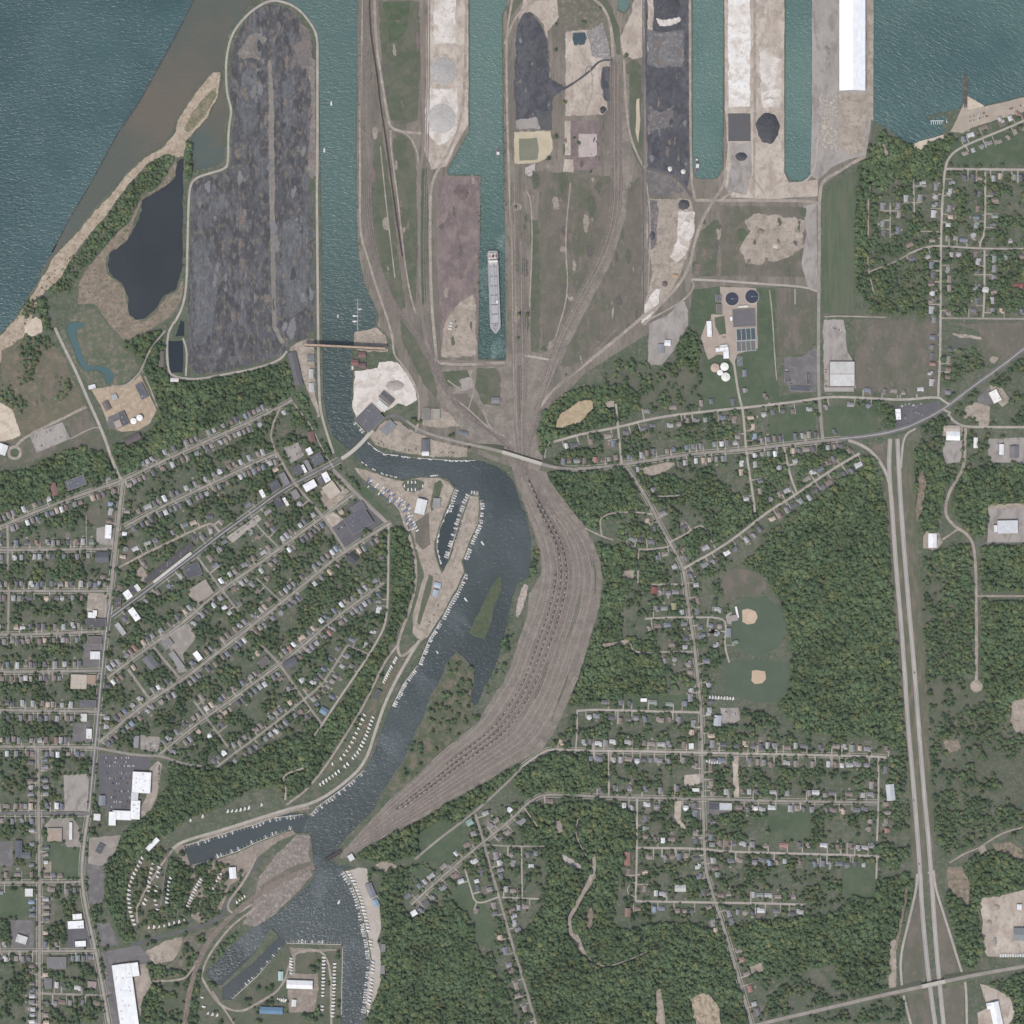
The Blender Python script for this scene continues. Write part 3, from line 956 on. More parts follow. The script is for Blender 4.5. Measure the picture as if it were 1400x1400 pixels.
# coal pier
sheet('coal_dust', [(881,-400),(944,-400),(944,240),(940,262),(930,250),(912,236),(884,230),(881,100)], COALD, 0.8, notree=True)
sheet('yard', [(884,-400),(896,-400),(894,30),(890,90),(884,80)], LIMET, 1.0)
sheet('yard', [(895,22),(905,26),(932,22),(932,30),(918,36),(900,36)], LIME, 1.2)
sheet('yard', [(884,40),(936,40),(936,92),(900,96),(884,90)], gmat('grey_fines', [(122,118,116),(108,106,108),(140,136,130)], (26,10), grain=0.12),2.0)
sheet('yard', [(884,140),(905,150),(925,140),(920,175),(900,180),(884,190)], gmat('brown_fines', [(118,110,108),(102,100,102),(150,140,132)], (26,9), amt=(.5, .6), grain=0.18),2.5)
sheet('yard', [(846,50),(862,16),(879,-100),(884,-100),(881,78),(868,82),(852,78)], LIMET, 1.0)
sheet('yard', [(870,136),(874,134),(875,165),(873,196),(869,180)], YELLOW, 0.4)
sheet('meadow', [(881,232),(912,238),(938,262),(920,268),(884,268)], gmat('dusty_meadow', [(116,112,110),(104,102,102),(130,122,116)], (40,14), grain=0.14),1.2)
sheet('yard', [(884,270),(945,272),(952,300),(948,330),(930,380),(915,405),(902,420),(884,446),(876,445),(884,400),(892,372),(882,330)], TAN, 1.2, notree=True)
sheet('coal_dust', [(884,272),(900,272),(900,300),(898,340),(884,345)], gmat('brown_fines', [(1,1,1)]),1.4)
sheet('limestone_ground', [(926,288),(952,288),(950,320),(938,350),(926,360),(914,352),(924,330)], LIME, 1.2)
sheet('limestone_ground', [(880,416),(896,392),(905,396),(902,416),(886,440),(874,446)], LIME, 1.6)
sheet('yard', [(886,442),(910,430),(936,408),(942,425),(942,445),(930,468),(917,486),(906,500),(884,500)], GREYP, 1.0, notree=True)
sheet('meadow', [(955,318),(975,300),(985,300),(984,330),(980,378),(948,380)], MEADG, 1.0)
sheet('meadow', [(984,280),(1108,282),(1104,380),(984,378)], MEADOW, 1.0, notree=True)
sheet('yard', [(1012,300),(1030,290),(1075,294),(1104,300),(1100,340),(1060,362),(1020,364),(1008,340),(1024,318)], TAN, 3.0)
sheet('grass', [(1008,312),(1018,308),(1024,322),(1014,332),(1006,324)], GRASS, 1.5)
sheet('yard', [(1098,282),(1116,278),(1118,400),(1104,392),(1096,360),(1102,320)], GREYP, 0.6, notree=True)
# stains, scrapings, rank grass and spilt fines on the harbour flats
pr_ = random.Random(77)
STAIN = [gmat('pale_scrape', [(150,139,129),(160,149,138),(138,128,118)], (20,7), grain=.14), gmat('dark_stain', [(102,97,93),(94,90,88),(112,106,100)], (20,7), grain=.14), gmat('rank_grass', [(94,98,82),(86,94,76),(104,102,88)], (20,7), grain=.14), gmat('brown_stain', [(124,112,104),(116,104,97),(132,120,110)], (20,7), grain=.14)]
ASHES = [gmat('pale_ash', [(120,119,120),(132,130,130),(108,108,110)], (14,6), grain=.22), gmat('rust_ash', [(124,113,104),(112,104,99),(134,122,110)], (14,6), grain=.2), gmat('black_ash', [(78,78,82),(70,70,75),(86,86,90)], (14,6), grain=.2)]
for poly, mats, n, big in [([(495,20),(575,20),(575,420),(600,560),(560,480),(495,330)], STAIN, 34,1),([(700,240),(850,240),(838,360),(760,490),(735,590),(700,560)], STAIN, 60,1.3),([(850,240),(880,240),(880,440),(770,520),(800,440)], STAIN, 18,1),
                           ([(598,245),(654,245),(652,480),(604,480)], STAIN, 16,1),([(770,165),(835,165),(835,235),(700,235),(760,200)], STAIN, 16, .7),([(600,500),(692,500),(700,600),(640,590)], STAIN, 18, .8),([(950,285),(1110,285),(1105,378),(950,378)], STAIN, 22, .9),
                           ([(1170,440),(1280,440),(1280,535),(1180,530)], STAIN, 16,1.2),([(884,60),(940,60),(940,230),(884,225)], ASHES, 22, .8),([(992,20),(1072,20),(1072,250),(994,250)], [STAIN[0], gmat('pale_yard_dirt', [(1,1,1)]), GREYP], 20, .7),
                           ([(262,262),(310,240),(316,90),(345,30),(372,12),(425,60),(426,440),(385,480),(270,505)], ASHES, 110,1.0),([(20,490),(85,480),(120,560),(40,595)], STAIN, 14, .9),([(705,30),(752,60),(755,170),(705,160)], ASHES, 14, .6)]:
    k = 0
    xs, ys = [p[0] for p in poly], [p[1] for p in poly]
    arr = np.asarray(poly, float)
    while k < n:
        x, y = pr_.uniform(min(xs), max(xs)), pr_.uniform(min(ys), max(ys))
        if not inside(np.array([[x]]), np.array([[y]]), arr)[0,0]:
            continue
        k += 1
        a, b = pr_.uniform(2.5,7) * big, pr_.uniform(4,16) * big
        sheet('ground_stain', [(x + a * math.cos(t) * pr_.uniform(.6,1.2), y + b * math.sin(t) * pr_.uniform(.6,1.2)) for t in np.linspace(0,6.28,9)[:-1]], pr_.choice(mats),1.6, fw=min(4.5, a))
# white pier and dock
sheet('limestone_ground', [(990,-400),(1073,-400),(1072,236),(1078,250),(1118,246),(1118,268),(1052,272),(1000,270),(990,254),(995,200),(991,150)], LIMET, 0.5, notree=True)
sheet('limestone_ground', [(995,-50),(1026,-50),(1027,40),(1026,146),(996,148),(994,60)], gmat('white_ground', [(218,211,203),(230,226,220),(200,190,180),(176,166,156)], (60,24,8), amt=(.46, .56, .64), grain=0.07),0.8)
sheet('limestone_ground', [(1036,60),(1070,80),(1070,150),(1040,150)], LIME, 2.0)
sheet('path', [(1029.5,-400),(1032.5,-400),(1034,150),(1032,268),(1029.5,268),(1030,150)], GRAVEL, 0.2)
sheet('coal_pad', [(995.5,155),(1026,155),(1026.5,193),(996,193)], gmat('coal_pad', [(92,90,91),(98,96,97)], (6,), stretch=0.2, grain=0.08),0.3)
sheet('yard', [(996,194),(1028,194),(1030,230),(1020,268),(992,262),(998,225)], GREYP, 1.0)
sheet('yard', [(1110,-400),(1194,-400),(1193,140),(1190,175),(1184,212),(1160,218),(1138,228),(1118,246),(1108,240),(1110,150)], GREYP, 0.4, notree=True)
sheet('yard', [(1146,128),(1188,128),(1184,208),(1160,214),(1146,200)], TAN, 0.8)
sheet('yard', [(1186,-400),(1195,-400),(1194,165),(1186,160)], TAN, 0.4)
sheet('yard', [(1118,128),(1146,128),(1146,212),(1122,200)], gmat('rubble_yard', [(166,156,144),(148,142,136),(186,174,160)], (16,6), grain=0.16),0.8)
# fields by the harbour road
sheet('field', [(1124,262),(1150,242),(1172,236),(1170,300),(1170,430),(1123,430)], FIELDG, 0.8, notree=True)
sheet('meadow', [(1165,436),(1284,438),(1282,538),(1222,541),(1170,532)], MEADOW, 0.8, notree=True)
sheet('yard', [(1124,436),(1154,436),(1160,480),(1168,496),(1172,532),(1126,536)], GREYP, 0.8, notree=True, occ=True)
sheet('asphalt', [(1072,488),(1096,488),(1112,476),(1118,478),(1116,536),(1082,536),(1073,520)], ASPHALT, 0.3, notree=True, occ=True)
sheet('meadow', [(1062,393),(1114,396),(1112,470),(1098,484),(1074,486),(1066,500),(1062,450)], MEADOW, 0.6, notree=True)
sheet('grass', [(946,396),(985,390),(1060,394),(1062,480),(1066,540),(1112,536),(1110,545),(1050,552),(1000,560),(960,566),(958,505),(965,480),(942,440)], GRASS, 0.8, notree=True)
sheet('yard', [(984,392),(1034,394),(1036,476),(1008,484),(1002,500),(994,486),(980,485),(968,492),(958,462),(966,440),(972,436),(972,430),(988,430)], gmat('plant_drive', [(176,162,150),(168,154,142)], (24,), grain=0.06),0.5, notree=True, occ=True)
sheet('grass', [(977,434),(990,432),(993,456),(984,458),(978,446)], GRASS, 0.3)
sheet('meadow', [(880,505),(960,505),(958,560),(905,568),(880,560),(840,540),(830,520)], MEADG, 1.4)
sheet('yard', [(756,585),(765,565),(790,548),(800,544),(812,546),(812,560),(796,578),(770,586)], gmat('dug_sand', [(186,168,140),(174,156,128),(152,140,114)], (20,8), amt=(.5, .6), grain=0.08),2.0, notree=True)
sheet('yard', [(824,548),(840,546),(842,556),(830,560)], TAN, 1.2, notree=True)
# concrete works and quay
sheet('concrete_yard', [(484,507),(500,505),(516,502),(518,494),(532,493),(544,495),(556,508),(570,534),(571,548),(556,556),(545,552),(530,562),(512,568),(486,574),(481,556),(481,540)], gmat('washed_yard', [(208,199,189),(218,211,203),(194,183,172),(178,166,156)], (50,20,8), amt=(.5, .55, .64), grain=0.05),0.7, notree=True, occ=True)
sheet('yard', [(500,590),(528,574),(545,575),(565,588),(590,600),(640,612),(640,626),(590,625),(545,619),(512,609)], TAN, 0.8, notree=True)
sheet('yard', [(576,560),(604,556),(625,572),(640,582),(600,586),(576,582)], TAN, 0.8, notree=True)
sheet('yard', [(483,454),(516,446),(530,460),(532,482),(500,482),(483,478)], TAN, 1.0, notree=True)
sheet('yard', [(394,474),(412,465),(430,462),(432,540),(440,570),(434,572),(424,545),(414,520),(400,500)], TAN, 0.8, notree=True)
sheet('grass', [(436,560),(441,560),(454,597),(475,613),(462,625),(452,612),(440,585)], GRASS, 0.5, notree=True)
sheet('grass', [(404,536),(414,530),(424,548),(438,590),(434,596),(424,588)], GRASS, 0.6)
# rail fan and yard
sheet('rail_ground', [(692,484),(724,480),(742,482),(760,470),(790,420),(826,350),(846,290),(852,100),(862,100),(862,230),(856,300),(836,360),(800,430),(762,502),(744,545),(733,585),(735,610),(742,625),(752,655),(775,688),(796,712),(812,740),(822,768),(825,792),(820,830),(811,862),(803,892),(792,924),(778,962),(758,1002),(742,1026),(702,1047),(662,1071),(622,1092),(582,1117),(542,1137),(502,1157),(480,1172),(462,1176),(466,1166),(482,1147),(505,1122),(538,1086),(568,1061),(598,1031),(624,1011),(653,986),(668,960),(688,931),(700,901),(710,871),(720,840),(722,812),(738,786),(738,760),(734,745),(727,720),(716,690),(704,660),(699,640),(690,625),(640,604),(610,560),(596,530),(604,500),(690,500)], RAILB, 0.8, notree=True, occ=True)
sheet('rail_ground', [(716,640),(730,640),(760,700),(785,760),(782,830),(760,900),(720,975),(680,1020),(620,1060),(560,1098),(552,1094),(610,1048),(664,1008),(702,960),(735,890),(756,820),(756,770),(740,710)], gmat('brown_ballast', [(128,118,110),(118,109,102),(138,128,119)], (60,18), grain=0.12),1.2)
sheet('meadow', [(792,808),(796,812),(792,840),(784,862),(774,880),(768,884),(776,862),(784,838)], MEADG, 1.0)
sheet('meadow', [(806,752),(812,764),(818,790),(816,812),(812,812),(812,785),(806,765)], MEADG, 0.7)
sheet('meadow', [(745,900),(752,905),(742,940),(732,960),(728,955),(738,930)], MEADG, 1.2)
sheet('meadow', [(775,920),(780,922),(766,960),(756,985),(750,988),(762,955)], MEADG, 1.0)
sheet('meadow', [(604,506),(640,505),(648,516),(640,530),(610,530),(602,518)], MEADG, 1.2, notree=True)
sheet('meadow', [(652,502),(682,502),(686,520),(684,556),(660,554),(648,530)], MEADG, 0.8, notree=True)
sheet('meadow', [(612,538),(640,536),(660,562),(676,582),(650,578),(628,562)], MEADOW, 1.2)
sheet('meadow', [(704,500),(716,498),(714,560),(708,590),(702,560)], MEADOW, 1.0)
sheet('yard', [(625,518),(645,514),(650,530),(632,536)], GREYP, 1.0)
sheet('limestone_ground', [(716,796),(724,800),(722,815),(712,840),(705,850),(704,832),(708,812)], gmat('pale_rubble', [(174,162,152),(160,146,138),(190,180,170)], (16,6), grain=0.12),1.2, notree=True)
sheet('scrub', [(624,892),(648,916),(645,940),(645,964),(655,985),(625,1010),(600,1030),(570,1060),(540,1085),(524,1082),(542,1056),(558,1031),(569,1001),(582,978),(589,951),(605,926),(612,906)], gmat('river_scrub', [(98,102,84),(84,94,72),(122,112,98),(76,88,68)], (50,20,8), amt=(.5, .54, .6), grain=0.16),0.8)
fill(NOTREE, ISLE, False)
sheet('marsh', ragged(ISLE, 0.6), gmat('marsh_grass', [(88,96,72),(80,90,68),(98,100,82)], (24,9), grain=0.08),0.01, notree=True)
# marina and campground
sheet('yard', [(484,640),(500,642),(525,652),(550,658),(575,653),(600,654),(612,658),(620,668),(614,684),(608,700),(600,720),(594,740),(593,754),(600,780),(582,790),(572,760),(566,735),(556,712),(540,690),(515,668),(495,654)], TAN, 0.6, notree=True, occ=True)
sheet('grass', [(490,662),(502,668),(530,700),(536,712),(530,712),(505,684),(490,670)], GRASS, 0.4, notree=True)
sheet('meadow', [(568,714),(586,700),(588,744),(578,752),(568,740)], MEADOW, 0.6, notree=True)
sheet('meadow', [(594,660),(602,656),(606,664),(596,690),(590,700),(588,690)], MEADG, 0.6)
sheet('yard', [(643,678),(654,679),(655,697),(653,715),(641,742),(631,767),(634,782),(624,804),(604,840),(584,872),(575,876),(564,866),(566,840),(576,800),(584,778),(602,788),(615,765),(625,732)], TAN, 0.6, notree=True, occ=True)
sheet('meadow', [(586,785),(592,788),(590,806),(582,830),(574,855),(570,850),(578,815)], MEADG, 0.6)
sheet('meadow', [(560,880),(568,884),(552,908),(535,940),(505,995),(470,1040),(448,1060),(440,1052),(480,1010),(510,955),(535,915)], gmat('campground_turf', [(108,104,88),(96,100,80),(124,114,102)], (30,10), grain=0.12),1.0, notree=True)
sheet('yard', [(236,1160),(252,1150),(300,1134),(350,1118),(395,1104),(420,1098),(424,1106),(398,1110),(350,1126),(300,1141),(251,1157),(262,1186),(292,1177),(326,1166),(352,1153),(400,1135),(404,1140),(380,1150),(352,1172),(345,1185),(330,1200),(315,1210),(300,1250),(275,1262),(262,1255),(254,1225),(262,1190)], gmat('marina_dirt', [(150,138,127),(138,128,118),(162,150,138)], (40,12), grain=0.10),0.6)
sheet('yard', [(404,1141),(424,1140),(424,1170),(428,1196),(415,1212),(396,1232),(374,1252),(350,1268),(330,1264),(345,1235),(352,1200),(375,1170)], gmat('rubble_point', [(142,132,123),(126,118,110),(160,150,142)], (30,9), grain=0.16),0.8)
sheet('meadow', [(352,1212),(395,1185),(428,1175),(429,1184),(395,1200),(360,1222)], MEADOW, 0.8)
sheet('yard', [(176,1180),(192,1160),(215,1150),(232,1160),(228,1190),(222,1230),(232,1260),(250,1262),(230,1272),(190,1276),(176,1250)], gmat('campground_turf', [(1,1,1)]),1.0)
sheet('meadow', [(248,1150),(275,1135),(290,1138),(270,1150),(250,1156)], GRASS, 0.6)
sheet('meadow', [(195,1302),(225,1285),(250,1278),(252,1298),(236,1315),(212,1322)], TAN, 1.4, notree=True)
sheet('meadow', [(252,1278),(300,1262),(290,1290),(262,1330),(215,1345),(210,1330),(238,1312)], gmat('scrub_waste', [(1,1,1)]),1.2)
sheet('meadow', [(218,1345),(258,1338),(254,1402),(218,1402)], MEADG, 1.0)
sheet('meadow', [(300,1372),(320,1369),(350,1345),(390,1300),(465,1297),(463,1402),(285,1402),(285,1350),(297,1350)], MEADG, 0.6)
sheet('yard', [(395,1295),(462,1296),(460,1302),(405,1304),(404,1330),(435,1330),(437,1352),(430,1385),(395,1385),(390,1340),(400,1318)], gmat('marina_dirt', [(1,1,1)]),0.8, notree=True)
sheet('yard', [(472,1191),(490,1186),(502,1188),(504,1205),(518,1228),(521,1270),(516,1286),(520,1300),(521,1345),(510,1372),(502,1390),(503,1345),(509,1315),(504,1282),(499,1260),(492,1231),(482,1206)], gmat('pale_quay', [(186,178,168),(176,167,157)], (30,), grain=0.06),0.5, notree=True, occ=True)
# west side lots
for nm, pts, mt in [
    ('car_park', [(134,1030),(180,1034),(205,1036),(206,1050),(184,1056),(182,1066),(180,1108),(148,1110),(136,1096)], ASPHD),
    ('car_park', [(205,1050),(216,1040),(222,1045),(214,1090),(205,1110),(192,1118),(188,1112),(200,1090)], GRAVEL),
    ('car_park', [(122,1145),(165,1142),(160,1160),(145,1182),(128,1186),(120,1180)], STREET),
    ('car_park', [(87,1060),(120,1058),(121,1080),(118,1109),(88,1108)], GREYP),
    ('car_park', [(70,1118),(100,1118),(108,1132),(110,1158),(92,1158),(86,1148),(60,1130)], STREET),
    ('car_park', [(138,1302),(190,1292),(205,1308),(200,1320),(155,1325),(170,1402),(154,1402),(146,1350)], ASPHALT),
    ('car_park', [(184,1320),(200,1318),(208,1345),(196,1365),(190,1402),(182,1402)], GRAVEL),
    ('car_park', [(92,1270),(120,1268),(124,1296),(92,1296)], ASPHD),
    ('car_park', [(118,1180),(144,1186),(142,1236),(122,1236)], ASPHALT),
    ('car_park', [(132,1262),(150,1262),(162,1292),(138,1294)], ASPHALT),
    ('car_park', [(0,1150),(18,1150),(18,1184),(0,1184)], ASPHALT),
    ('car_park', [(15,1258),(46,1258),(46,1296),(15,1296)], ASPHALT),
    ('car_park', [(101,990),(122,985),(126,1016),(98,1014)], ASPHALT),
    ('car_park', [(114,880),(138,880),(136,914),(114,910)], ASPHALT),
    ('car_park', [(120,810),(146,812),(146,846),(118,840)], GRAVEL),
    ('car_park', [(132,722),(155,718),(155,745),(132,744)], GREYP),
    ('car_park', [(97,923),(134,922),(132,938),(98,942)], TAN),
    ('car_park', [(218,870),(258,852),(268,872),(250,895),(256,918),(244,920),(232,888)], STREET),
    ('car_park', [(440,708),(456,700),(472,712),(462,728)], LIMET),
    ('car_park', [(452,722),(476,706),(496,730),(474,750)], ASPHD),
    ('car_park', [(474,692),(494,680),(510,700),(522,716),(504,726),(490,712)], ASPHD),
    ('car_park', [(438,672),(456,655),(478,672),(452,698),(440,690)], TAN),
    ('car_park', [(388,612),(408,605),(416,622),(398,634)], GREYP),
    ('car_park', [(310,735),(352,704),(358,710),(318,742)], CONC),
    ('car_park', [(256,812),(282,792),(292,808),(270,826)], TAN),
    ('car_park', [(192,1005),(220,1008),(216,1028),(192,1024)], STREET),
    ('car_park', [(1222,556),(1286,548),(1286,560),(1262,574),(1240,583),(1224,586)], ASPHD),
    ('car_park', [(1336,546),(1352,528),(1362,548),(1348,558),(1338,558)], ASPHALT),
    ('yard', [(1334,550),(1354,556),(1352,582),(1340,584),(1332,572),(1318,572),(1320,556)], TAN),
    ('yard', [(1352,525),(1370,530),(1382,548),(1370,556),(1356,540)], TAN),
    ('yard', [(1289,583),(1316,583),(1316,596),(1289,596)], TAN),
    ('yard', [(1290,604),(1316,602),(1314,632),(1288,634)], GREYP),
    ('yard', [(1350,600),(1400,598),(1400,634),(1352,632)], GREYP),
    ('yard', [(1350,690),(1402,688),(1402,742),(1350,742),(1352,706)], GREYP),
    ('yard', [(1262,726),(1284,728),(1288,742),(1280,752),(1262,750)], TAN),
    ('yard', [(1338,1228),(1356,1226),(1380,1222),(1402,1216),(1402,1305),(1380,1308),(1350,1308),(1340,1290),(1344,1260)], LIMET),
    ('yard', [(1340,1345),(1352,1348),(1380,1362),(1388,1385),(1380,1402),(1338,1402),(1336,1385),(1350,1378)], LIMET),
    ('car_park', [(985,968),(1010,968),(1012,984),(1002,990),(988,990)], GREYP),
    ('car_park', [(935,1060),(958,1058),(958,1072),(936,1076)], LIMET),
    ('car_park', [(966,1098),(998,1096),(998,1112),(966,1114)], ASPHALT),
    ('car_park', [(1002,1034),(1010,1034),(1010,1090),(1003,1090)], LIMET),
    ('car_park', [(922,1095),(932,1095),(930,1120),(940,1134),(932,1134),(922,1118)], LIMET),
    ('car_park', [(992,840),(1010,832),(1014,842),(1008,856),(994,852)], GREYP),
    ('car_park', [(875,640),(912,632),(925,634),(905,648),(880,652)], TAN),
]:
    sheet(nm, pts, mt, 0.5, notree=True, occ=(nm == 'car_park'))
# ball fields
sheet('grass', [(1000,832),(1020,815),(1050,818),(1072,835),(1076,860),(1064,885),(1040,898),(1015,892),(1000,870)], gmat('outfield', [(90,101,85),(86,97,81)], (40,), grain=0.05),0.5, notree=True)
sheet('grass', [(985,905),(1030,900),(1078,905),(1082,940),(1062,962),(1030,960),(990,950)], gmat('outfield', [(1,1,1)]),0.8, notree=True)
sheet('meadow', [(984,800),(990,780),(1012,776),(1040,782),(1050,800),(1040,815),(1016,814),(996,828)], MEADOW, 1.2, notree=True)
sheet('infield', [(1015,834),(1022,832),(1033,836),(1036,844),(1032,852),(1022,854),(1015,850)], CLAY, 0.4)
sheet('infield', [(1028,917),(1034,916),(1046,918),(1047,928),(1042,934),(1032,935),(1027,930)], CLAY, 0.4)
# clearings in the east
for pts, mt, am in [
    ([(1262,760),(1280,790),(1285,830),(1262,872),(1256,820)], MEADG, 2),([(1285,830),(1330,835),(1330,862),(1300,870),(1280,850)], MEADG, 2.5),
    ([(1270,935),(1330,930),(1340,950),(1385,960),(1330,1012),(1280,1030),(1270,1000)], MEADG, 2.0),([(1280,1000),(1330,970),(1335,990),(1320,1008),(1285,1020)], gmat('scrub_waste', [(1,1,1)]),2.5),
    ([(1278,1030),(1330,1012),(1402,1035),(1402,1110),(1330,1090),(1280,1090)], gmat('bramble', [(98,100,84),(84,94,74),(114,108,98),(76,88,70)], (26,9,5), amt=(.5, .55, .57), grain=0.24),1.5),
    ([(1288,1010),(1312,1010),(1318,1024),(1300,1032),(1290,1026)], gmat('brush_pile', [(160,146,130),(132,122,108),(118,110,96)], (14,6), grain=0.2),2.0),
    ([(1382,958),(1402,952),(1402,1006),(1388,1002),(1380,985)], TAN, 1.2),([(1292,1184),(1316,1184),(1328,1210),(1326,1242),(1306,1226),(1294,1215)], MARSH, 1.6),
    ([(1336,1162),(1346,1150),(1350,1164),(1340,1172)], TAN, 1.2),([(1356,1152),(1380,1150),(1400,1160),(1400,1178),(1384,1172),(1360,1164)], MARSH, 1.6),
    ([(1216,1285),(1226,1282),(1226,1350),(1214,1352)], TAN, 1.0),([(1238,1205),(1243,1215),(1228,1300),(1222,1300)], MARSH, 0.8),
    ([(755,1122),(768,1120),(772,1138),(760,1142)], TAN, 1.2),([(766,1165),(778,1170),(795,1182),(798,1190),(782,1188),(770,1180)], gmat('white_rubble', [(1,1,1)]),1.2),
    ([(780,1270),(790,1275),(803,1303),(800,1308),(786,1292)], TAN, 1.2),([(814,1190),(816,1200),(800,1225),(786,1250),(780,1268),(776,1262),(784,1240),(798,1218)], MARSH, 1.2),
    ([(802,1240),(812,1238),(814,1255),(806,1275),(800,1268)], MARSH, 1.2),([(895,1352),(904,1350),(912,1402),(895,1402)], TAN, 1.2),
    ([(940,1362),(970,1355),(985,1380),(988,1402),(950,1402)], gmat('ridged_spoil', [(176,160,138),(120,112,96),(188,172,150)], (10,5), stretch=2.2, rot=20, amt=(.52, .58), grain=0.12),1.6),
    ([(985,1356),(1014,1360),(1020,1396),(995,1398),(990,1376)], gmat('scrub_waste', [(1,1,1)]),1.4),([(1024,1318),(1046,1314),(1044,1330),(1026,1332)], TAN, 1.0),
    ([(1350,690),(1402,688),(1402,694),(1350,696)], TAN, 0.6),([(1250,720),(1262,700),(1268,660),(1262,640),(1254,650)], MARSH, 1.2),
    ([(1296,452),(1320,455),(1335,470),(1305,480),(1294,470)], gmat('burnt_patch', [(86,90,84),(96,98,88)], (16,), grain=0.14),1.4),([(1290,440),(1402,440),(1402,475),(1370,495),(1345,490),(1335,470),(1340,455)], MEADOW, 1.5),
    ([(1290,452),(1310,455),(1342,460),(1346,466),(1310,462)], TAN, 0.8),([(1355,485),(1368,488),(1360,498),(1352,494)], TAN, 0.8),([(1300,195),(1402,175),(1402,226),(1300,226)], GRASS, 0.5),
    ([(1128,555),(1125,600),(1200,595),(1200,555)], GRASS, 0.4),([(1050,560),(1112,552),(1118,600),(1052,606)], GRASS, 0.4),
    ([(1192,610),(1215,604),(1214,645),(1205,632)], MEADOW, 0.4),([(58,1178),(62,1150),(92,1160),(110,1160),(108,1200),(62,1200)], GRASS, 0.4),([(60,1178),(70,1178),(70,1200),(60,1200)], TAN, 0.3),
    ([(0,1218),(48,1214),(50,1252),(0,1254)], GRASS, 0.5),([(164,760),(178,735),(188,740),(180,765),(166,772)], MEADOW, 0.8),([(118,690),(158,700),(158,716),(120,718)], MEADOW, 0.6),
    ([(183,780),(195,772),(205,790),(195,798)], TAN, 1.0),([(1298,183),(1316,146),(1320,132),(1345,146),(1402,133),(1402,152),(1330,174),(1316,182),(1300,180)], gmat('beach_lot', [(178,164,149),(166,154,140)], (24,), grain=0.07),0.5),
    ([(1322,131),(1346,145),(1325,150),(1320,146)], SAND, 0.4),([(1246,197),(1262,192),(1290,184),(1290,190),(1266,198),(1260,205),(1250,204)], SAND, 0.6),([(1203,196),(1210,195),(1216,212),(1210,216)], TAN, 0.8),
    ([(560,1194),(575,1186),(588,1194),(575,1205)], GRASS, 0.5),([(570,1140),(600,1120),(640,1130),(640,1150),(600,1195),(574,1175)], GRASS, 0.8),([(610,1230),(640,1190),(680,1270),(672,1300),(650,1290),(640,1250)], GRASS, 1.0),
    ([(512,1182),(530,1176),(545,1186),(525,1192)], TAN, 0.6),([(820,880),(860,872),(862,882),(826,886)], TAN, 1.0),([(850,780),(868,778),(868,796),(850,792)], TAN, 0.8),
    ([(1050,1100),(1110,1105),(1110,1150),(1050,1150)], GRASS, 0.5),([(850,950),(940,950),(940,970),(852,968)], GRASS, 0.6),([(1150,1178),(1200,1180),(1198,1230),(1150,1222)], GRASS, 1.0),
    ([(1285,1352),(1318,1346),(1318,1402),(1292,1402)], MEADOW, 0.4),([(1240,1358),(1270,1354),(1278,1402),(1246,1402)], MEADOW, 0.4),([(1256,1220),(1260,1250),(1268,1330),(1264,1342),(1238,1350),(1234,1306),(1244,1262)], MEADOW, 0.4),([(1274,1215),(1290,1255),(1312,1330),(1284,1338),(1280,1300)], MEADOW, 0.4),
]:
    sheet('clearing', pts, mt, am, notree=mt is not MEADG and mt.name not in ('bramble', 'scrub_waste'))
sheet('verge', [(1207,602),(1250,602),(1252,700),(1262,850),(1270,1000),(1278,1180),(1284,1210),(1250,1210),(1240,1060),(1232,960),(1222,850),(1212,700)], gmat('highway_verge', [(106,104,90),(96,100,82),(122,112,100)], (60,14), stretch=4.0, rot=4, grain=0.12),0.5, notree=True)

# ------------------------------------------------------------------ roads, tracks
ROADS = []


def road(pts, w, mat, name='road', smooth=True, houses=None, walk_=False, zs=None, line=None):
    """houses = (spacing, chance north/left, chance south/right, phrase or None, size)"""
    p = chaikin(pts, 2) if smooth and len(pts) > 2 else list(pts)
    if zs is None:
        z = levelz(p, w)
        if mat.name in ('gravel_road', 'pier_road', 'haul_road', 'rail_cutting', 'coal_dust'):
            cols = [offset_line(p, w * k) for k in (.72, .3,-.3,-.72)]
            n = len(p)
            vs = [(*W(*q), z) for c in cols for q in c]
            fs = [(k * n + i, k * n + i + 1,(k + 1) * n + i + 1,(k + 1) * n + i) for k in range(3) for i in range(n - 1)]
            o = struct(mesh_obj(name, vs, fs, softmat(mat)))
            o.data.attributes.new('edge', 'FLOAT', 'POINT').data.foreach_set('value', np.repeat([0., 1., 1., 0.], n).astype(np.float32))
        else:
            vs, fs = strip_geo(p, w, z)
            struct(mesh_obj(name, vs, fs, mat))
    brush(OCC, p, w / 2 + 0.3)
    ROADS.append(dict(pts=p, w=w, houses=houses))
    if walk_:
        for d in (w / 2 + 1.9,-w / 2 - 1.9):
            z = levelz(offset_line(p, d),0.75)
            vs, fs = strip_geo(offset_line(p, d),0.75, z)
            struct(mesh_obj('pavement', vs, fs, CONC))
    if line:
        z = levelz(p, 1.0)
        mb = MB()
        for d in line:
            vs, fs = strip_geo(offset_line(p, d),0.28, z)
            mb.add(vs, fs)
        struct(mb.build('road_marking', pmat('white_line', (214,211,206), grain=0.04)))
    return p


H = lambda sp, a, b, ph=None, sz=1.0: (sp, a, b, ph, sz)
TWN = 6.3
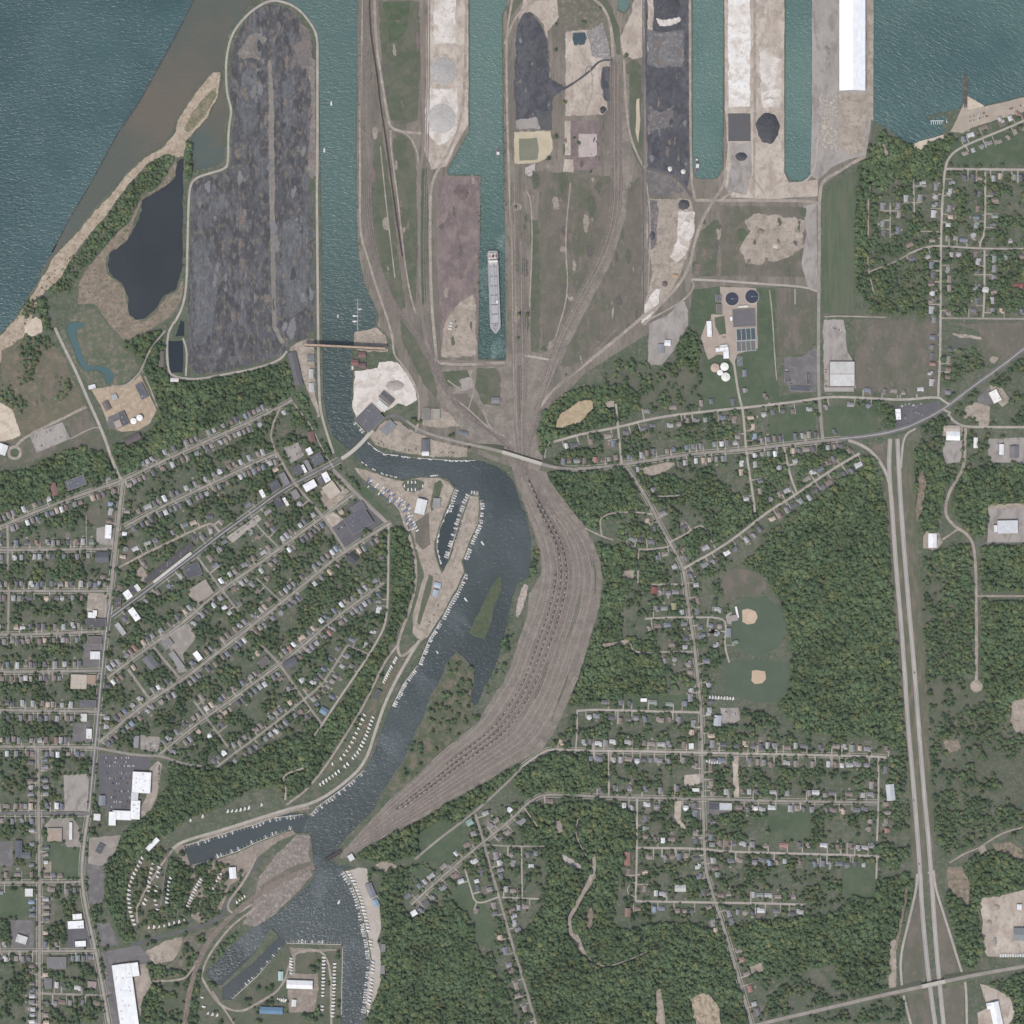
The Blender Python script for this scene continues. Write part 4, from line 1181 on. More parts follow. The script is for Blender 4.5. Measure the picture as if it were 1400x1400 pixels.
# west side: avenue and the cross streets
road([(75,448),(85,470),(105,510),(120,546),(140,590),(153,628),(163,652),(168,658)], 3.8, CONC)
road([(118,556),(100,565),(82,574),(34,597),(22,610)], 3.2, GRAVEL)
road([(96,600),(125,585),(136,584),(142,594)], 1.2, CONC)
road([(152,528),(172,528),(186,516),(194,505),(203,480),(226,452)], 2.4, GRAVEL)
road([(194,506),(205,530),(215,556)], 1.8, GRAVEL)
road([(168,656),(165,680),(163,700),(158,750),(152,800),(148,838)], 4.6, STREET, walk_=True, houses=H(9, .3, .3))
road([(150,828),(147,845),(142,890),(137,940),(132,1000),(127,1050),(122,1108)], 4.8, ASPHALT, walk_=True, houses=H(10, .15, .3), line=(0.25,-0.25))
road([(122,1104),(115,1150),(111,1190),(115,1230),(124,1270),(133,1310),(142,1360),(150,1405)], 4.4, STREET, walk_=True, line=(0.0,))
road([(-40,752),(40,752),(155,750)], 3.6, STREET, walk_=True, houses=H(TWN, .8, .85))
road([(-40,808),(150,808)], 3.6, STREET, walk_=True, houses=H(TWN, .85, .85))
road([(-40,868),(60,867),(143,863)], 3.6, STREET, walk_=True, houses=H(TWN, .9, .85))
road([(-40,919),(138,917)], 3.6, STREET, walk_=True, houses=H(TWN, .9, .85))
road([(-40,970),(133,973)], 3.4, STREET, walk_=True, houses=H(TWN, .9, .9))
road([(-40,1020),(130,1022)], 3.6, STREET, walk_=True, houses=H(TWN, .85, .85))
road([(-40,1112),(122,1112)], 4.4, ASPHALT, walk_=True, houses=H(TWN, .8, .7))
road([(-40,1207),(112,1206)], 3.6, STREET, walk_=True, houses=H(9, .2, .5))
road([(-40,1301),(132,1300)], 3.4, STREET, walk_=True, houses=H(8, .5, .8))
road([(52,1358),(140,1361)], 2.8, STREET, houses=H(9, .7, .7))
road([(10,718),(11,752),(10,780)], 3.0, STREET)
road([(12,808),(11,866)], 3.0, STREET)
road([(52,1021),(53,1112),(54,1207),(54,1300),(54,1410)], 4.0, STREET, walk_=True, houses=H(8.5, .6, .6))
road([(118,705),(118,750)], 1.2, GRAVEL)
road([(-40,736),(0,720),(60,695),(120,673),(168,657),(200,641),(250,618),(300,595),(350,573),(385,555),(400,547)], 3.6, STREET, walk_=True, houses=H(6.7, .8, .9))
road([(170,720),(225,691),(300,656),(350,632),(378,620)], 3.4, STREET, walk_=True, houses=H(6.5, .85, .9))
road([(162,776),(200,756),(250,732),(280,718),(290,715),(300,727)], 2.6, GRAVEL, houses=H(9, .5, .2))
road([(153,843),(215,797),(275,752),(300,732),(345,700),(377,676),(400,662)], 4.6, ASPHD, walk_=True, houses=H(9, .12, .35), line=(0.2,-0.2))
road([(398,663),(430,647),(466,628)], 4.6, ASPHALT, walk_=True, line=(0.0,))
road([(147,927),(200,887),(250,852),(300,807),(350,774),(400,737),(450,700),(484,676)], 3.8, STREET, walk_=True, houses=H(6.7, .75, .85))
road([(135,1015),(200,960),(250,930),(300,890),(350,851),(400,812),(440,778),(470,755),(525,720),(535,715)], 4.2, STREET, walk_=True, houses=H(6.9, .75, .8))
road([(217,1032),(275,985),(312,960),(350,932),(400,895),(450,852),(482,827),(525,797)], 3.4, STREET, walk_=True, houses=H(6.9, .8, .8))
road([(295,1050),(320,1030),(350,1009),(415,957),(442,935),(475,882)], 3.0, STREET, houses=H(8.2, .75, .75))
road([(475,882),(503,894)], 2.2, STREET, houses=H(9, .5, .5))
road([(531,716),(531,787),(529,850),(515,878),(495,910),(467,950),(442,988),(430,1006)], 2.8, CONC, houses=H(10,0, .35))
road([(130,1022),(160,1028),(190,1033),(222,1033),(250,1045),(280,1048)], 3.4, STREET)
road([(270,762),(302,805),(326,836)], 3.0, STREET, houses=H(9, .3, .3))
road([(210,885),(246,928)], 3.4, STREET)
road([(175,915),(206,958)], 3.6, STREET)
road([(265,958),(312,1022)], 3.0, STREET, houses=H(9, .5, .5))
road([(378,618),(402,661),(428,690),(446,712),(472,752)], 3.4, STREET, houses=H(9, .2, .2))
road([(340,698),(352,720),(385,752)], 2.4, STREET, houses=H(10, .3, .3))
road([(357,882),(383,908),(415,956),(440,990)], 3.0, STREET, houses=H(9, .5, .4))
road([(350,790),(388,826)], 2.2, STREET, houses=H(9, .4, .4))
road([(378,622),(368,592),(384,555)], 2.2, GRAVEL)
road([(402,552),(428,586),(438,610),(456,640)], 1.6, GRAVEL)
road([(455,642),(487,675),(510,697),(528,714)], 5.2, STREET)
# waterfront
road([(434,60),(434,240),(433,250),(434,350),(435,470),(436,530),(438,562),(446,590),(456,620)], 3.2, CONC)
road([(434,60),(432,44),(422,28),(410,14),(396,5),(372,-1),(350,10),(332,26),(316,48),(309,80),(309,110),(311,132),(317,150),(312,178),(312,222),(308,231),(286,237),(268,243),(259,253),(257,300),(256,350),(255,390),(250,420),(238,442)], 3.0, CONC)
road([(238,440),(228,458),(229,508),(240,516),(270,519),(300,513),(350,504),(384,492),(392,480)], 2.8, CONC)
road([(250,462),(256,480),(254,514)], 2.4, CONC)
road([(536,660),(548,700),(562,740),(571,782),(562,830),(546,870),(543,890),(550,900),(572,878),(584,866)], 3.2, GRAVEL)
road([(545,880),(525,906),(500,960),(476,1000),(446,1047),(420,1080),(392,1100)], 2.4, GRAVEL)
road([(573,876),(551,912),(530,952),(516,990),(500,1043),(470,1072),(432,1097),(398,1105),(350,1120),(300,1136),(250,1150),(236,1160)], 4.0, CONC)
road([(590,700),(588,740),(600,780),(606,790)], 2.6, GRAVEL)
road([(568,748),(584,762),(604,788),(612,785)], 2.6, GRAVEL)
road([(646,684),(634,720),(620,770),(600,820),(582,866)], 3.2, GRAVEL)
road([(606,788),(588,776),(580,790),(572,820),(564,846),(570,860),(582,862)], 3.0, GRAVEL)
road([(390,1094),(391,1074),(385,1060),(415,1050)], 2.6, CONC)
road([(360,1172),(350,1185),(332,1204),(325,1218),(310,1240),(300,1258),(255,1272),(180,1291)], 3.4, ASPHD)
road([(350,1172),(342,1190),(330,1210),(308,1238),(320,1252),(345,1236)], 2.6, GRAVEL)
road([(236,1162),(222,1180),(206,1205),(186,1240),(188,1262)], 2.2, GRAVEL)
road([(230,1166),(224,1200),(220,1238)], 2.4, ASPHALT)
road([(208,1342),(250,1340),(260,1330),(274,1310)], 2.4, GRAVEL)
road([(430,1185),(370,1210),(330,1240),(300,1268),(280,1295),(265,1330),(256,1372),(252,1410)], 6.0, gmat('rail_cutting', [(134,121,110),(122,110,100),(146,132,120)], (40,12), grain=0.12))
road([(352,1240),(320,1262),(300,1285),(282,1312),(275,1335)], 2.4, GRAVEL)
road([(275,1335),(290,1362),(306,1378),(330,1384),(352,1372),(386,1352),(398,1310),(410,1299),(452,1300),(453,1402)], 2.6, GRAVEL)
road([(290,1355),(320,1400)], 2.0, GRAVEL)
# harbour roads
road([(495,0),(493,120),(492,250),(492,320),(502,350),(512,385),(526,425),(537,460),(538,486),(552,500),(572,535),(574,572),(568,590)], 2.6, GRAVEL)
road([(512,0),(514,60),(522,110),(530,160),(534,175),(548,180),(576,182)], 3.0, GRAVEL)
road([(548,180),(560,186),(570,205),(572,222)], 1.8, GRAVEL)
road([(534,178),(534,200),(545,280),(552,350),(560,400),(568,428)], 2.0, GRAVEL)
road([(576,-20),(577,100),(580,175),(578,215),(573,240),(573,350),(575,420),(582,462),(592,495),(602,520)], 3.2, gmat('pier_road', [(140,128,120),(130,119,112)], (40,12), grain=0.1), name='path')
road([(638,-20),(636,120),(628,175),(612,210),(594,240),(588,262),(588,350),(590,420),(596,480),(596,500),(690,496)], 3.4, GRAVEL, name='path')
road([(600,494),(645,494),(680,500),(688,520),(690,570),(700,600)], 2.6, gmat('pier_road', [(1,1,1)]), name='path')
road([(700,0),(695,30),(692,60),(693,150),(696,240),(700,350),(702,450),(704,560),(708,610)], 2.6, GRAVEL, name='path')
road([(717,486),(752,492)], 2.8, CONC)
road([(690,60),(704,22),(726,4),(760,-20)], 2.6, GRAVEL)
road([(806,-6),(826,10),(836,36),(838,78)], 3.4, GRAVEL)
road([(838,82),(820,82),(806,98),(784,114),(766,124),(740,136)], 2.6, gmat('coal_dust', [(1,1,1)]))
road([(806,98),(800,102),(802,90),(812,92),(808,98)], 1.0, COALD)
road([(853,82),(856,150),(862,190),(876,222),(882,230)], 2.6, GRAVEL)
road([(945,268),(930,246),(912,236),(884,230)], 3.6, gmat('haul_road', [(110,104,104),(100,96,98)], (30,), grain=0.1))
road([(879,-20),(879,200),(880,430)], 1.6, gmat('haul_road', [(1,1,1)]))
road([(943,-20),(944,240),(950,272)], 2.8, GRAVEL)
road([(950,274),(1050,274),(1112,275),(1120,280)], 3.6, GRAVEL)
road([(992,230),(992,250),(975,275),(960,300),(950,330),(944,360),(930,388),(905,415),(880,432),(840,466),(800,498),(772,520),(745,545),(728,575)], 3.6, GRAVEL)
road([(1028,236),(1010,255),(985,274)], 2.2, GRAVEL)
road([(1118,190),(1115,232),(1100,250),(1080,252),(1058,258),(1052,270)], 2.6, CONC)
road([(1184,214),(1168,221),(1150,233),(1125,246),(1121,262),(1120,290)], 3.6, GRAVEL)
road([(1120,276),(1120,350),(1119,450),(1119,530),(1122,570),(1125,602)], 4.2, STREET)
road([(1117,398),(1100,392),(1040,388),(990,384),(945,382)], 3.0, CONC)
road([(945,382),(950,392),(936,410),(905,428),(880,440)], 2.0, GRAVEL)
road([(1087,395),(1087,416)], 1.6, CONC)
road([(1052,396),(1056,430),(1060,500),(1062,520)], 1.4, GRAVEL)
road([(1126,433),(1150,432),(1212,434)], 1.6, GRAVEL)
road([(1002,485),(1006,515),(1010,540),(1016,562),(1019,600),(1020,616),(1025,650),(1030,680),(1032,700)], 3.0, CONC, houses=H(12, .45, .45))
for pts in ([(780,250),(772,330),(778,400),(760,460)], [(720,262),(726,272),(728,330),(724,420)], [(884,250),(890,300),(886,400)], [(520,200),(528,280),(540,380)], [(1000,200),(1020,230),(1046,266)], [(1125,20),(1128,120),(1120,210)], [(1140,130),(1160,180),(1176,208)], [(790,60),(815,110),(800,158)], [(640,506),(650,530),(640,560)], [(660,560),(672,590),(690,596)], [(605,535),(630,550),(668,585)], [(612,520),(640,540),(645,505)]):
    road(pts, 1.5, GRAVEL, name='path')
# the main road east
road([(555,575),(570,586),(590,595),(650,610),(676,615)], 3.4, STREET)
road([(515,581),(525,571),(540,567),(555,575)], 3.6, ASPHALT)
road([(757,640),(780,641),(812,640),(850,635),(912,626),(950,620),(1017,615),(1050,611),(1112,604),(1150,600)], 3.8, STREET, walk_=True, houses=H(8.6, .75, .75, 'main road to the highway'))
road([(1148,600),(1180,597),(1212,592),(1235,586),(1250,580),(1287,562),(1325,532),(1365,504),(1402,475)], 6.0, ASPHALT, line=(0.3,-0.3))
road([(757,604),(800,592),(842,585),(900,570),(970,562),(1050,554),(1112,546),(1137,542),(1200,545),(1237,547),(1282,542),(1290,548),(1298,553)], 3.2, CONC, houses=H(12, .12, .5, 'lane running above the main road'))
road([(842,552),(845,585),(850,634)], 3.0, CONC, houses=H(12, .3, .3))
road([(744,632),(746,614),(752,604)], 1.4, GRAVEL)
road([(1400,165),(1375,176),(1350,186),(1312,202),(1298,214),(1292,228),(1288,275),(1286,350),(1286,440),(1285,500),(1283,525),(1283,542)], 3.0, CONC, houses=H(11.5, .5, .6, 'long straight lane below the bay'))
road([(1292,231),(1402,232)], 3.2, CONC, houses=H(9,0, .8, 'lane nearest the bay shore'))
road([(1347,235),(1347,320),(1340,330),(1340,338)], 2.6, CONC, houses=H(10, .7, .7, 'short lane below the bay shore'))
road([(1346,342),(1346,408),(1344,434)], 2.6, CONC, houses=H(10, .7, .7, 'short lane above the burnt ground'))
road([(1242,347),(1267,337),(1287,336),(1340,340),(1402,340)], 2.4, CONC, houses=H(10, .55, .55, 'cross lane between the bay and the fields'))
road([(1287,435),(1402,436)], 2.4, STREET, houses=H(12, .6,0, 'lane above the burnt ground'))
road([(1190,252),(1187,270),(1187,325)], 1.6, GRAVEL)
road([(1186,345),(1187,370),(1195,402)], 1.6, GRAVEL)
road([(1187,372),(1225,358),(1244,346)], 1.4, GRAVEL)
road([(1217,277),(1217,325)], 1.6, GRAVEL, houses=H(11, .7, .7, 'gravel track beside the crop field'))
road([(1249,245),(1250,290)], 1.8, CONC, houses=H(10, .8, .5, 'stub lane below the lakeside wood'))
road([(1258,316),(1284,317)], 1.2, CONC)
# streets in the east
road([(855,637),(868,655),(885,682),(895,702),(906,725),(916,742),(926,760),(935,778),(940,825),(950,887),(955,937),(959,975),(960,1050),(961,1100),(963,1165),(965,1190),(975,1225),(992,1275),(1012,1345),(1028,1402)], 4.0, STREET, walk_=True, houses=H(11.0, .62, .6, 'long road passing the ball fields'))
road([(935,777),(980,752),(1012,730),(1050,699),(1087,677),(1137,642),(1175,620)], 3.2, CONC, houses=H(11, .75, .7, 'slanting street above the great wood'))
road([(1072,611),(1080,650),(1090,675)], 2.8, CONC, houses=H(11, .6, .6, 'stub street off the main road'))
road([(892,703),(872,700),(835,701),(822,708),(820,714),(823,734)], 2.2, GRAVEL)
road([(800,722),(822,733),(838,738)], 1.8, GRAVEL)
road([(857,745),(875,752),(900,750),(917,747)], 2.2, CONC, houses=H(11, .7, .3, 'short lane west of the road fork'))
road([(873,752),(872,797)], 2.2, CONC)
road([(916,741),(938,730),(948,722),(962,717),(972,740),(978,750)], 1.8, CONC, houses=H(12, .5, .4, 'curving lane at the road fork'))
road([(889,799),(934,799)], 2.4, CONC, houses=H(11,0, .8, 'spur with the red roof'))
road([(882,846),(915,844),(942,844),(990,844),(993,860),(990,880),(997,906)], 2.4, CONC, houses=H(12, .5, .6, 'lane leading to the ball fields'))
road([(862,880),(864,888),(875,893),(910,891),(947,891)], 2.0, CONC, houses=H(12, .3, .5, 'lane beside the small west wood'))
road([(887,677),(900,679),(935,677)], 1.8, CONC)
road([(789,972),(810,970),(875,972),(957,974)], 3.0, CONC, houses=H(10.5, .6, .75, 'first street below the ball fields'))
road([(789,970),(789,1000),(787,1026)], 2.0, CONC)
road([(715,1047),(745,1026),(760,1024),(787,1026),(875,1027),(957,1029),(1050,1031),(1200,1034),(1212,1036)], 3.2, CONC, walk_=True, houses=H(9.6, .8, .85, 'second street below the ball fields'))
road([(715,1047),(700,1064),(650,1110),(600,1147),(567,1175)], 3.0, STREET)
road([(1201,1034),(1201,1050),(1201,1100),(1199,1150)], 2.4, CONC, houses=H(11, .7, .4, 'end lane beside the highway'))
road([(562,1237),(612,1192),(662,1150),(700,1120),(722,1097),(740,1087),(760,1086),(837,1090),(960,1092),(1050,1095),(1200,1097)], 3.4, STREET, walk_=True, houses=H(9.6, .78, .8, 'third street below the ball fields'))
road([(832,1028),(832,1088)], 2.0, CONC)
road([(650,1113),(658,1140),(661,1150),(670,1185),(682,1225),(700,1290),(715,1337),(733,1402)], 3.4, STREET, houses=H(9.5, .7, .75, 'winding road through the southern woods'))
road([(635,1187),(643,1212),(650,1238),(682,1226)], 2.2, CONC, houses=H(9, .6, .3, 'bent lane in the southern woods'))
road([(665,1155),(700,1157),(745,1157)], 2.4, STREET, houses=H(10, .5, .6, 'short street off the winding road'))
road([(713,1157),(714,1226)], 1.8, CONC, houses=H(11, .4, .4))
road([(686,1227),(714,1228),(737,1229)], 2.2, CONC, houses=H(10, .4, .6, 'dead end off the winding road'))
road([(717,1105),(735,1130)], 1.6, CONC)
road([(871,1092),(871,1160),(869,1232)], 2.6, CONC, houses=H(12, .5, .5, 'cross street at the creek wood'))
road([(872,1159),(960,1160),(987,1164),(1050,1166),(1197,1170),(1202,1172)], 3.0, CONC, houses=H(10, .65, .75, 'fourth street below the ball fields'))
road([(1199,1170),(1198,1202)], 2.4, CONC)
road([(869,1232),(975,1234),(1050,1235),(1100,1237)], 3.0, CONC, houses=H(10, .6, .8, 'lowest street above the creek wood'))
road([(869,1206),(858,1212),(858,1222),(868,1226)], 1.2, CONC)
road([(832,1050),(833,1086)], 1.6, CONC)
for pts, w_ in (([(812,1168),(813,1190),(800,1216),(788,1238),(779,1254),(778,1268),(786,1286),(800,1304)], 4.5),([(800,1304),(812,1318),(832,1322),(860,1312),(884,1302)], 1.4),([(1298,1180),(1320,1166),(1338,1160),(1352,1150),(1372,1138),(1402,1130)], 1.8),([(790,1120),(786,1140),(798,1165),(812,1185)], 1.4)):
    road(pts, w_, GRAVEL, name='creek_bed')
# highway
HWYC = gmat('highway_concrete', [(166,160,153),(158,152,146),(172,166,158)], (60,14,5), stretch=6, rot=5, grain=.12)
HWY_L = road([(1217,600),(1215,640),(1220,700),(1225,775),(1234,875),(1242,1000),(1247,1050),(1257,1175),(1261,1250),(1269,1332),(1280,1410)], 5.9, HWYC, line=(0.0,))
HWY_R = road([(1227,600),(1232,700),(1242,825),(1251,925),(1260,1047),(1272,1175),(1280,1300),(1291,1410)], 5.9, HWYC, line=(0.0,))
road([(1254,1195),(1253,1215),(1242,1262),(1232,1302),(1231,1325),(1234,1356),(1240,1380),(1248,1410)], 3.2, CONC)
road([(1276,1190),(1279,1215),(1292,1255),(1315,1330),(1321,1346),(1322,1410)], 3.2, CONC)
road([(1160,602),(1175,607),(1192,617),(1208,638),(1217,662),(1219,690)], 4.0, CONC)
road([(1252,586),(1240,592),(1234,605),(1232,640)], 2.6, CONC)
road([(1296,566),(1304,576),(1316,583),(1340,584),(1402,584)], 3.2, CONC)
road([(1320,585),(1319,637),(1308,656),(1296,676),(1292,698),(1296,710),(1306,720),(1325,732),(1333,750),(1335,815),(1335,930)], 3.4, GRAVEL)
road([(1335,815),(1402,815)], 2.2, GRAVEL)
road([(1312,722),(1300,730),(1288,738)], 2.4, GRAVEL)
road([(1335,746),(1352,742),(1402,742)], 1.6, ASPHALT)
sheet('turning_circle', [(1335 + 8.4 * math.cos(t * .26),938 + 8.4 * math.sin(t * .26)) for t in range(24)], TAN, 0.2, occ=True)
road([(1300,565),(1290,560)], 3, CONC)
sheet('turning_circle', [(20 + 10 * math.cos(t * .26),619 + 10 * math.sin(t * .26)) for t in range(24)], GRAVEL, 0.1, occ=True)
sheet('grass', [(20 + 6 * math.cos(t * .26),619 + 6 * math.sin(t * .26)) for t in range(24)], GRASS, 0.1)


# ---- raised roads: embankment, deck
def raised(pts, w, h, mat, cuts, label_deck, cuts_w=None, end=70.0):
    """road on earth banks that meets a bridge deck over the gap cuts = (s0, s1) along it"""
    p0 = chaikin(pts, 2)
    L = length(p0)
    s0, s1 = cuts
    ss = list(np.linspace(0, s0,30)) + list(np.linspace(s1, L, 30))
    p = [walk(p0, q)[0] for q in ss]
    hs = []
    for q in ss:
        t = max(0.0,1 - max(0, s0 - q, q - s1) / end)
        hs.append(0.3 + h * t * t * (3 - 2 * t))
    brush(OCC, p, w / 2 + 1.5)
    bankm = gmat('bank_grass', [(98,102,84),(108,106,92),(90,98,78)], (40,12), grain=0.12)
    for idx in (range(30), range(30,60)):
        q = [p[i] for i in idx]
        hh = [hs[i] for i in idx]
        rows = []
        for k, (d, f) in enumerate(((-1,0),(-.5,1),(.5,1),(1,0))):
            offs = [(w / 2 + 0.8) * (1 if d > 0 else -1) if abs(d) < 1 else d * (w / 2 + 0.8 + hh[j] * 0.9) for j in range(len(idx))]
            ol = offset_line(q, offs)
            rows.append([(*W(*ol[j]), hh[j] - 0.06 if f else -0.4) for j in range(len(idx))])
        n = len(idx)
        vs = sum(rows, [])
        fs = []
        for k in range(3):
            fs += [(k * n + i, k * n + i + 1,(k + 1) * n + i + 1,(k + 1) * n + i) for i in range(n - 1)]
        fs += [(0, n, 2 * n, 3 * n),(n - 1,4 * n - 1,3 * n - 1,2 * n - 1)]
        struct(mesh_obj('embankment', vs, fs, bankm))
        vs, fs = strip_geo(q, w, 0, hh)
        struct(mesh_obj('road', vs, fs, mat))
    # deck
    k = 12
    q = [walk(p0, s0 - .4 + (s1 - s0 + .8) * i / (k - 1))[0] for i in range(k)]
    root = empty('road_bridge', (*W(*q[k // 2]),0))
    tag(root, label_deck, 'bridge')
    cx, cy = W(*q[k // 2])

    def slab(w0, w1, z0, z1):
        A, B = offset_line(q, w0), offset_line(q, w1)
        vs = []
        for P_, z in ((A, z0),(B, z0),(A, z1),(B, z1)):
            vs += [(W(*a)[0] - cx, W(*a)[1] - cy, z) for a in P_]
        fs = []
        for i in range(k - 1):
            a, b, c, d = i, k + i, 2 * k + i, 3 * k + i
            fs += [(a, a + 1, b + 1, b),(c, d, d + 1, c + 1),(a, c, c + 1, a + 1),(b, b + 1, d + 1, d)]
        fs += [(0, k, 3 * k, 2 * k),(k - 1,3 * k - 1,4 * k - 1,2 * k - 1)]
        return vs, fs
    H0 = 0.3 + h
    mesh_obj('deck', *slab(w / 2 + .3,-w / 2 - .3, H0 - 1.6, H0 - 0.02), pmat('bridge_concrete', (184,178,166)), root)
    for sg in (1,-1):
        mesh_obj('parapet', *slab(sg * (w / 2 + .62), sg * (w / 2 + .32), H0 - 1.6, H0 + 1.1), pmat('bridge_concrete', (184,178,166)), root)
    for t in (.12, .5, .88):
        c, d = walk(q, length(q) * t)
        mb = MB()
        nx, ny = -d[1], d[0]
        for u in (-.8,0, .8):
            x, y = W(c[0] + nx * u * w * .5, c[1] + ny * u * w * .5)
            mb.cyl(x - cx, y - cy, 0.9,-3.0, H0 - 1.6,10)
        mb.build('pier', pmat('bridge_concrete', (184,178,166)), root)
    return p


raised([(1000,1412),(1050,1397),(1125,1380),(1200,1362),(1275,1345),(1325,1334),(1402,1321),(1480,1308)], 4.6,6.5, STREET, (268,300), 'long concrete overpass carrying the cross road over the highway', end=80)
raised([(640,607),(676,615),(700,622),(722,629),(742,635),(760,640),(790,642)], 4.0,7.0, STREET, (48,104), 'pale concrete viaduct carrying the main road over the rail yard', end=44)
raised([(455,634),(466,628),(480,619),(496,604),(511,586),(520,576)], 4.0,2.2, ASPHALT, (14,72), 'low road bridge crossing the river by the harbour', end=12)


# ---- railway tracks
TIE = gmat('sleepers', [(132,123,117),(121,113,107),(140,131,124)], (24,6), grain=0.2)
TIEP = gmat('old_ballast', [(152,140,130),(142,131,122),(162,150,140)], (24,6), grain=0.14)
RUST = pmat('rail_steel', (96,82,74), rough=0.5)


def track(pts, smooth=True, mat=None):
    p = chaikin(pts, 2) if smooth else pts
    z = levelz(p, 1.35)
    mb = MB()
    vs, fs = strip_geo(p, 1.35, z)
    mb.add(vs, fs, 0)
    for s in (.36,-.36):
        a = offset_line(p, s)
        vs, fs = strip_geo(a, 0.045, z + 0.17)
        mb.add(vs, fs, 1)
    struct(mb.build('railway_track', [mat or TIE, RUST]))
    return p


YW = [(703,640),(715,690),(727,722),(737,750),(740,788),(730,830),(714,872),(704,902),(691,932),(671,961),(655,986),(626,1012),(600,1032),(570,1062),(540,1088),(508,1122),(484,1148),(468,1168)]
YE = [(732,644),(748,668),(770,696),(794,722),(812,752),(820,790),(814,830),(806,862),(796,892),(786,922),(772,960),(752,998),(736,1020),(700,1041),(660,1066),(620,1088),(580,1112),(470,1172)]
YWs, YEs = resample(chaikin(YW, 3),90), resample(chaikin(YE, 3),90)


def yard_line(f, a=0, b=90):
    return [(w[0] + (e[0] - w[0]) * f, w[1] + (e[1] - w[1]) * f) for w, e in list(zip(YWs, YEs))[a:b]]


for i, f in enumerate([.02, .06, .10, .14, .18, .22, .26, .295, .325, .355, .385, .42, .45, .48, .51, .54, .575, .61, .64, .67, .70, .73, .76, .80, .84, .88, .93, .97]):
    a = 0 if f in (.02, .355, .45, .51, .97) else random.randint(4,16)
    track(yard_line(f, a, 90 - (0 if f in (.31, .5) else random.randint(2,14))), False, TIEP if i % 3 == 1 else TIE)
for off in (0,2.6,5.2,7.6,10):
    track([(494 + off * 1.1,-20),(493 + off * 1.2,100),(494 + off * 1.25,250),(496 + off * 1.2,300),(506 + off, 350),(524 + off, 405),(552 + off * .8,440),(580 + off * .7,478),(598 + off * .5,520),(628 + off * .4,565),(672 + off * .3,592),(706 + off * .3,625),(716 + off, 650)])
for off in (0,2.8):
    track([(585 + off, -20),(584 + off, 120),(583 + off, 200),(580 + off, 260),(579 + off, 400),(586 + off, 470),(604 + off, 522),(640 + off, 572),(690 + off, 600),(712 + off, 640)])
for off in (0,2.5,5,7.5,10,12.5,15):
    track([(835 + off, 88),(835 + off, 220),(836 + off, 270),(830 + off, 315),(812 + off, 360),(788 + off * .9,405),(764 + off * .8,452),(748 + off * .6,500),(734 + off * .4,550),(722 + off * .3,600),(712 + off * .5,640),(718 + off * .5,660)], mat=TIEP if off in (5,10) else TIE)
for off in (0,2.6,5.4,8,11,14,17,20):
    track([(698 + off, 250 if off < 12 else 330),(699 + off, 400),(701 + off, 520),(703 + off * .7,580),(708 + off * .4,620),(712 + off * .4,650)], mat=TIEP if off in (5.4,14) else TIE)
for off in (0,2.6):
    track([(846 + off, 445),(800 + off, 494),(768 + off, 522),(744 + off, 552),(730 + off, 585),(718 + off, 625)])
for off in (0,2.8):
    track([(430,1184 + off),(372,1208 + off),(332,1238 + off),(302,1266 + off),(282,1294 + off),(266,1330 + off),(257 - off * .2,1372),(253 - off * .2,1410)])
ORE_STRING = track([(505,-20),(505,20),(507,50),(515,100),(520,146),(527,188),(535,250),(542,300),(551,358),(556,392)])

# ------------------------------------------------------------------ buildings
GZ = 0.12
WALLM = pmat('painted_wall', (176,168,158))
BRICK = pmat('brick_wall', (134,104,92))
METALW = pmat('metal_wall', (186,186,184))
UNIT = pmat('roof_unit', (168,170,172))
LANDMARKS = []


def roofmat(c, kind):
    g_ = sum(c) / 3
    c = tuple(int(v * .62 + g_ * .38) for v in c)
    nm = 'roof_%s_%d_%d_%d' % (kind, *c)
    if nm in MATS:
        return MATS[nm]
    m = NT(nm)
    rgb = m.n('ShaderNodeRGB')
    rgb.outputs[0].default_value = lin(c)
    v = m.pos()
    col = m.vary(rgb.outputs[0], m.noise(m.pos(0,5.0),5.0,4,0.7), .88,1.08)
    col = m.vary(col, m.noise(v, 16.0,4,0.6), .88,1.07)
    lowc = tuple(x * .78 for x in lin(c)[:3]) + (1,)
    col = m.mix(m.ramp(m.noise(v, 12.0,6,0.75), .60, .72), col, lowc)
    MATS[nm] = m.finish(col, 0.8,0.2)
    return MATS[nm]


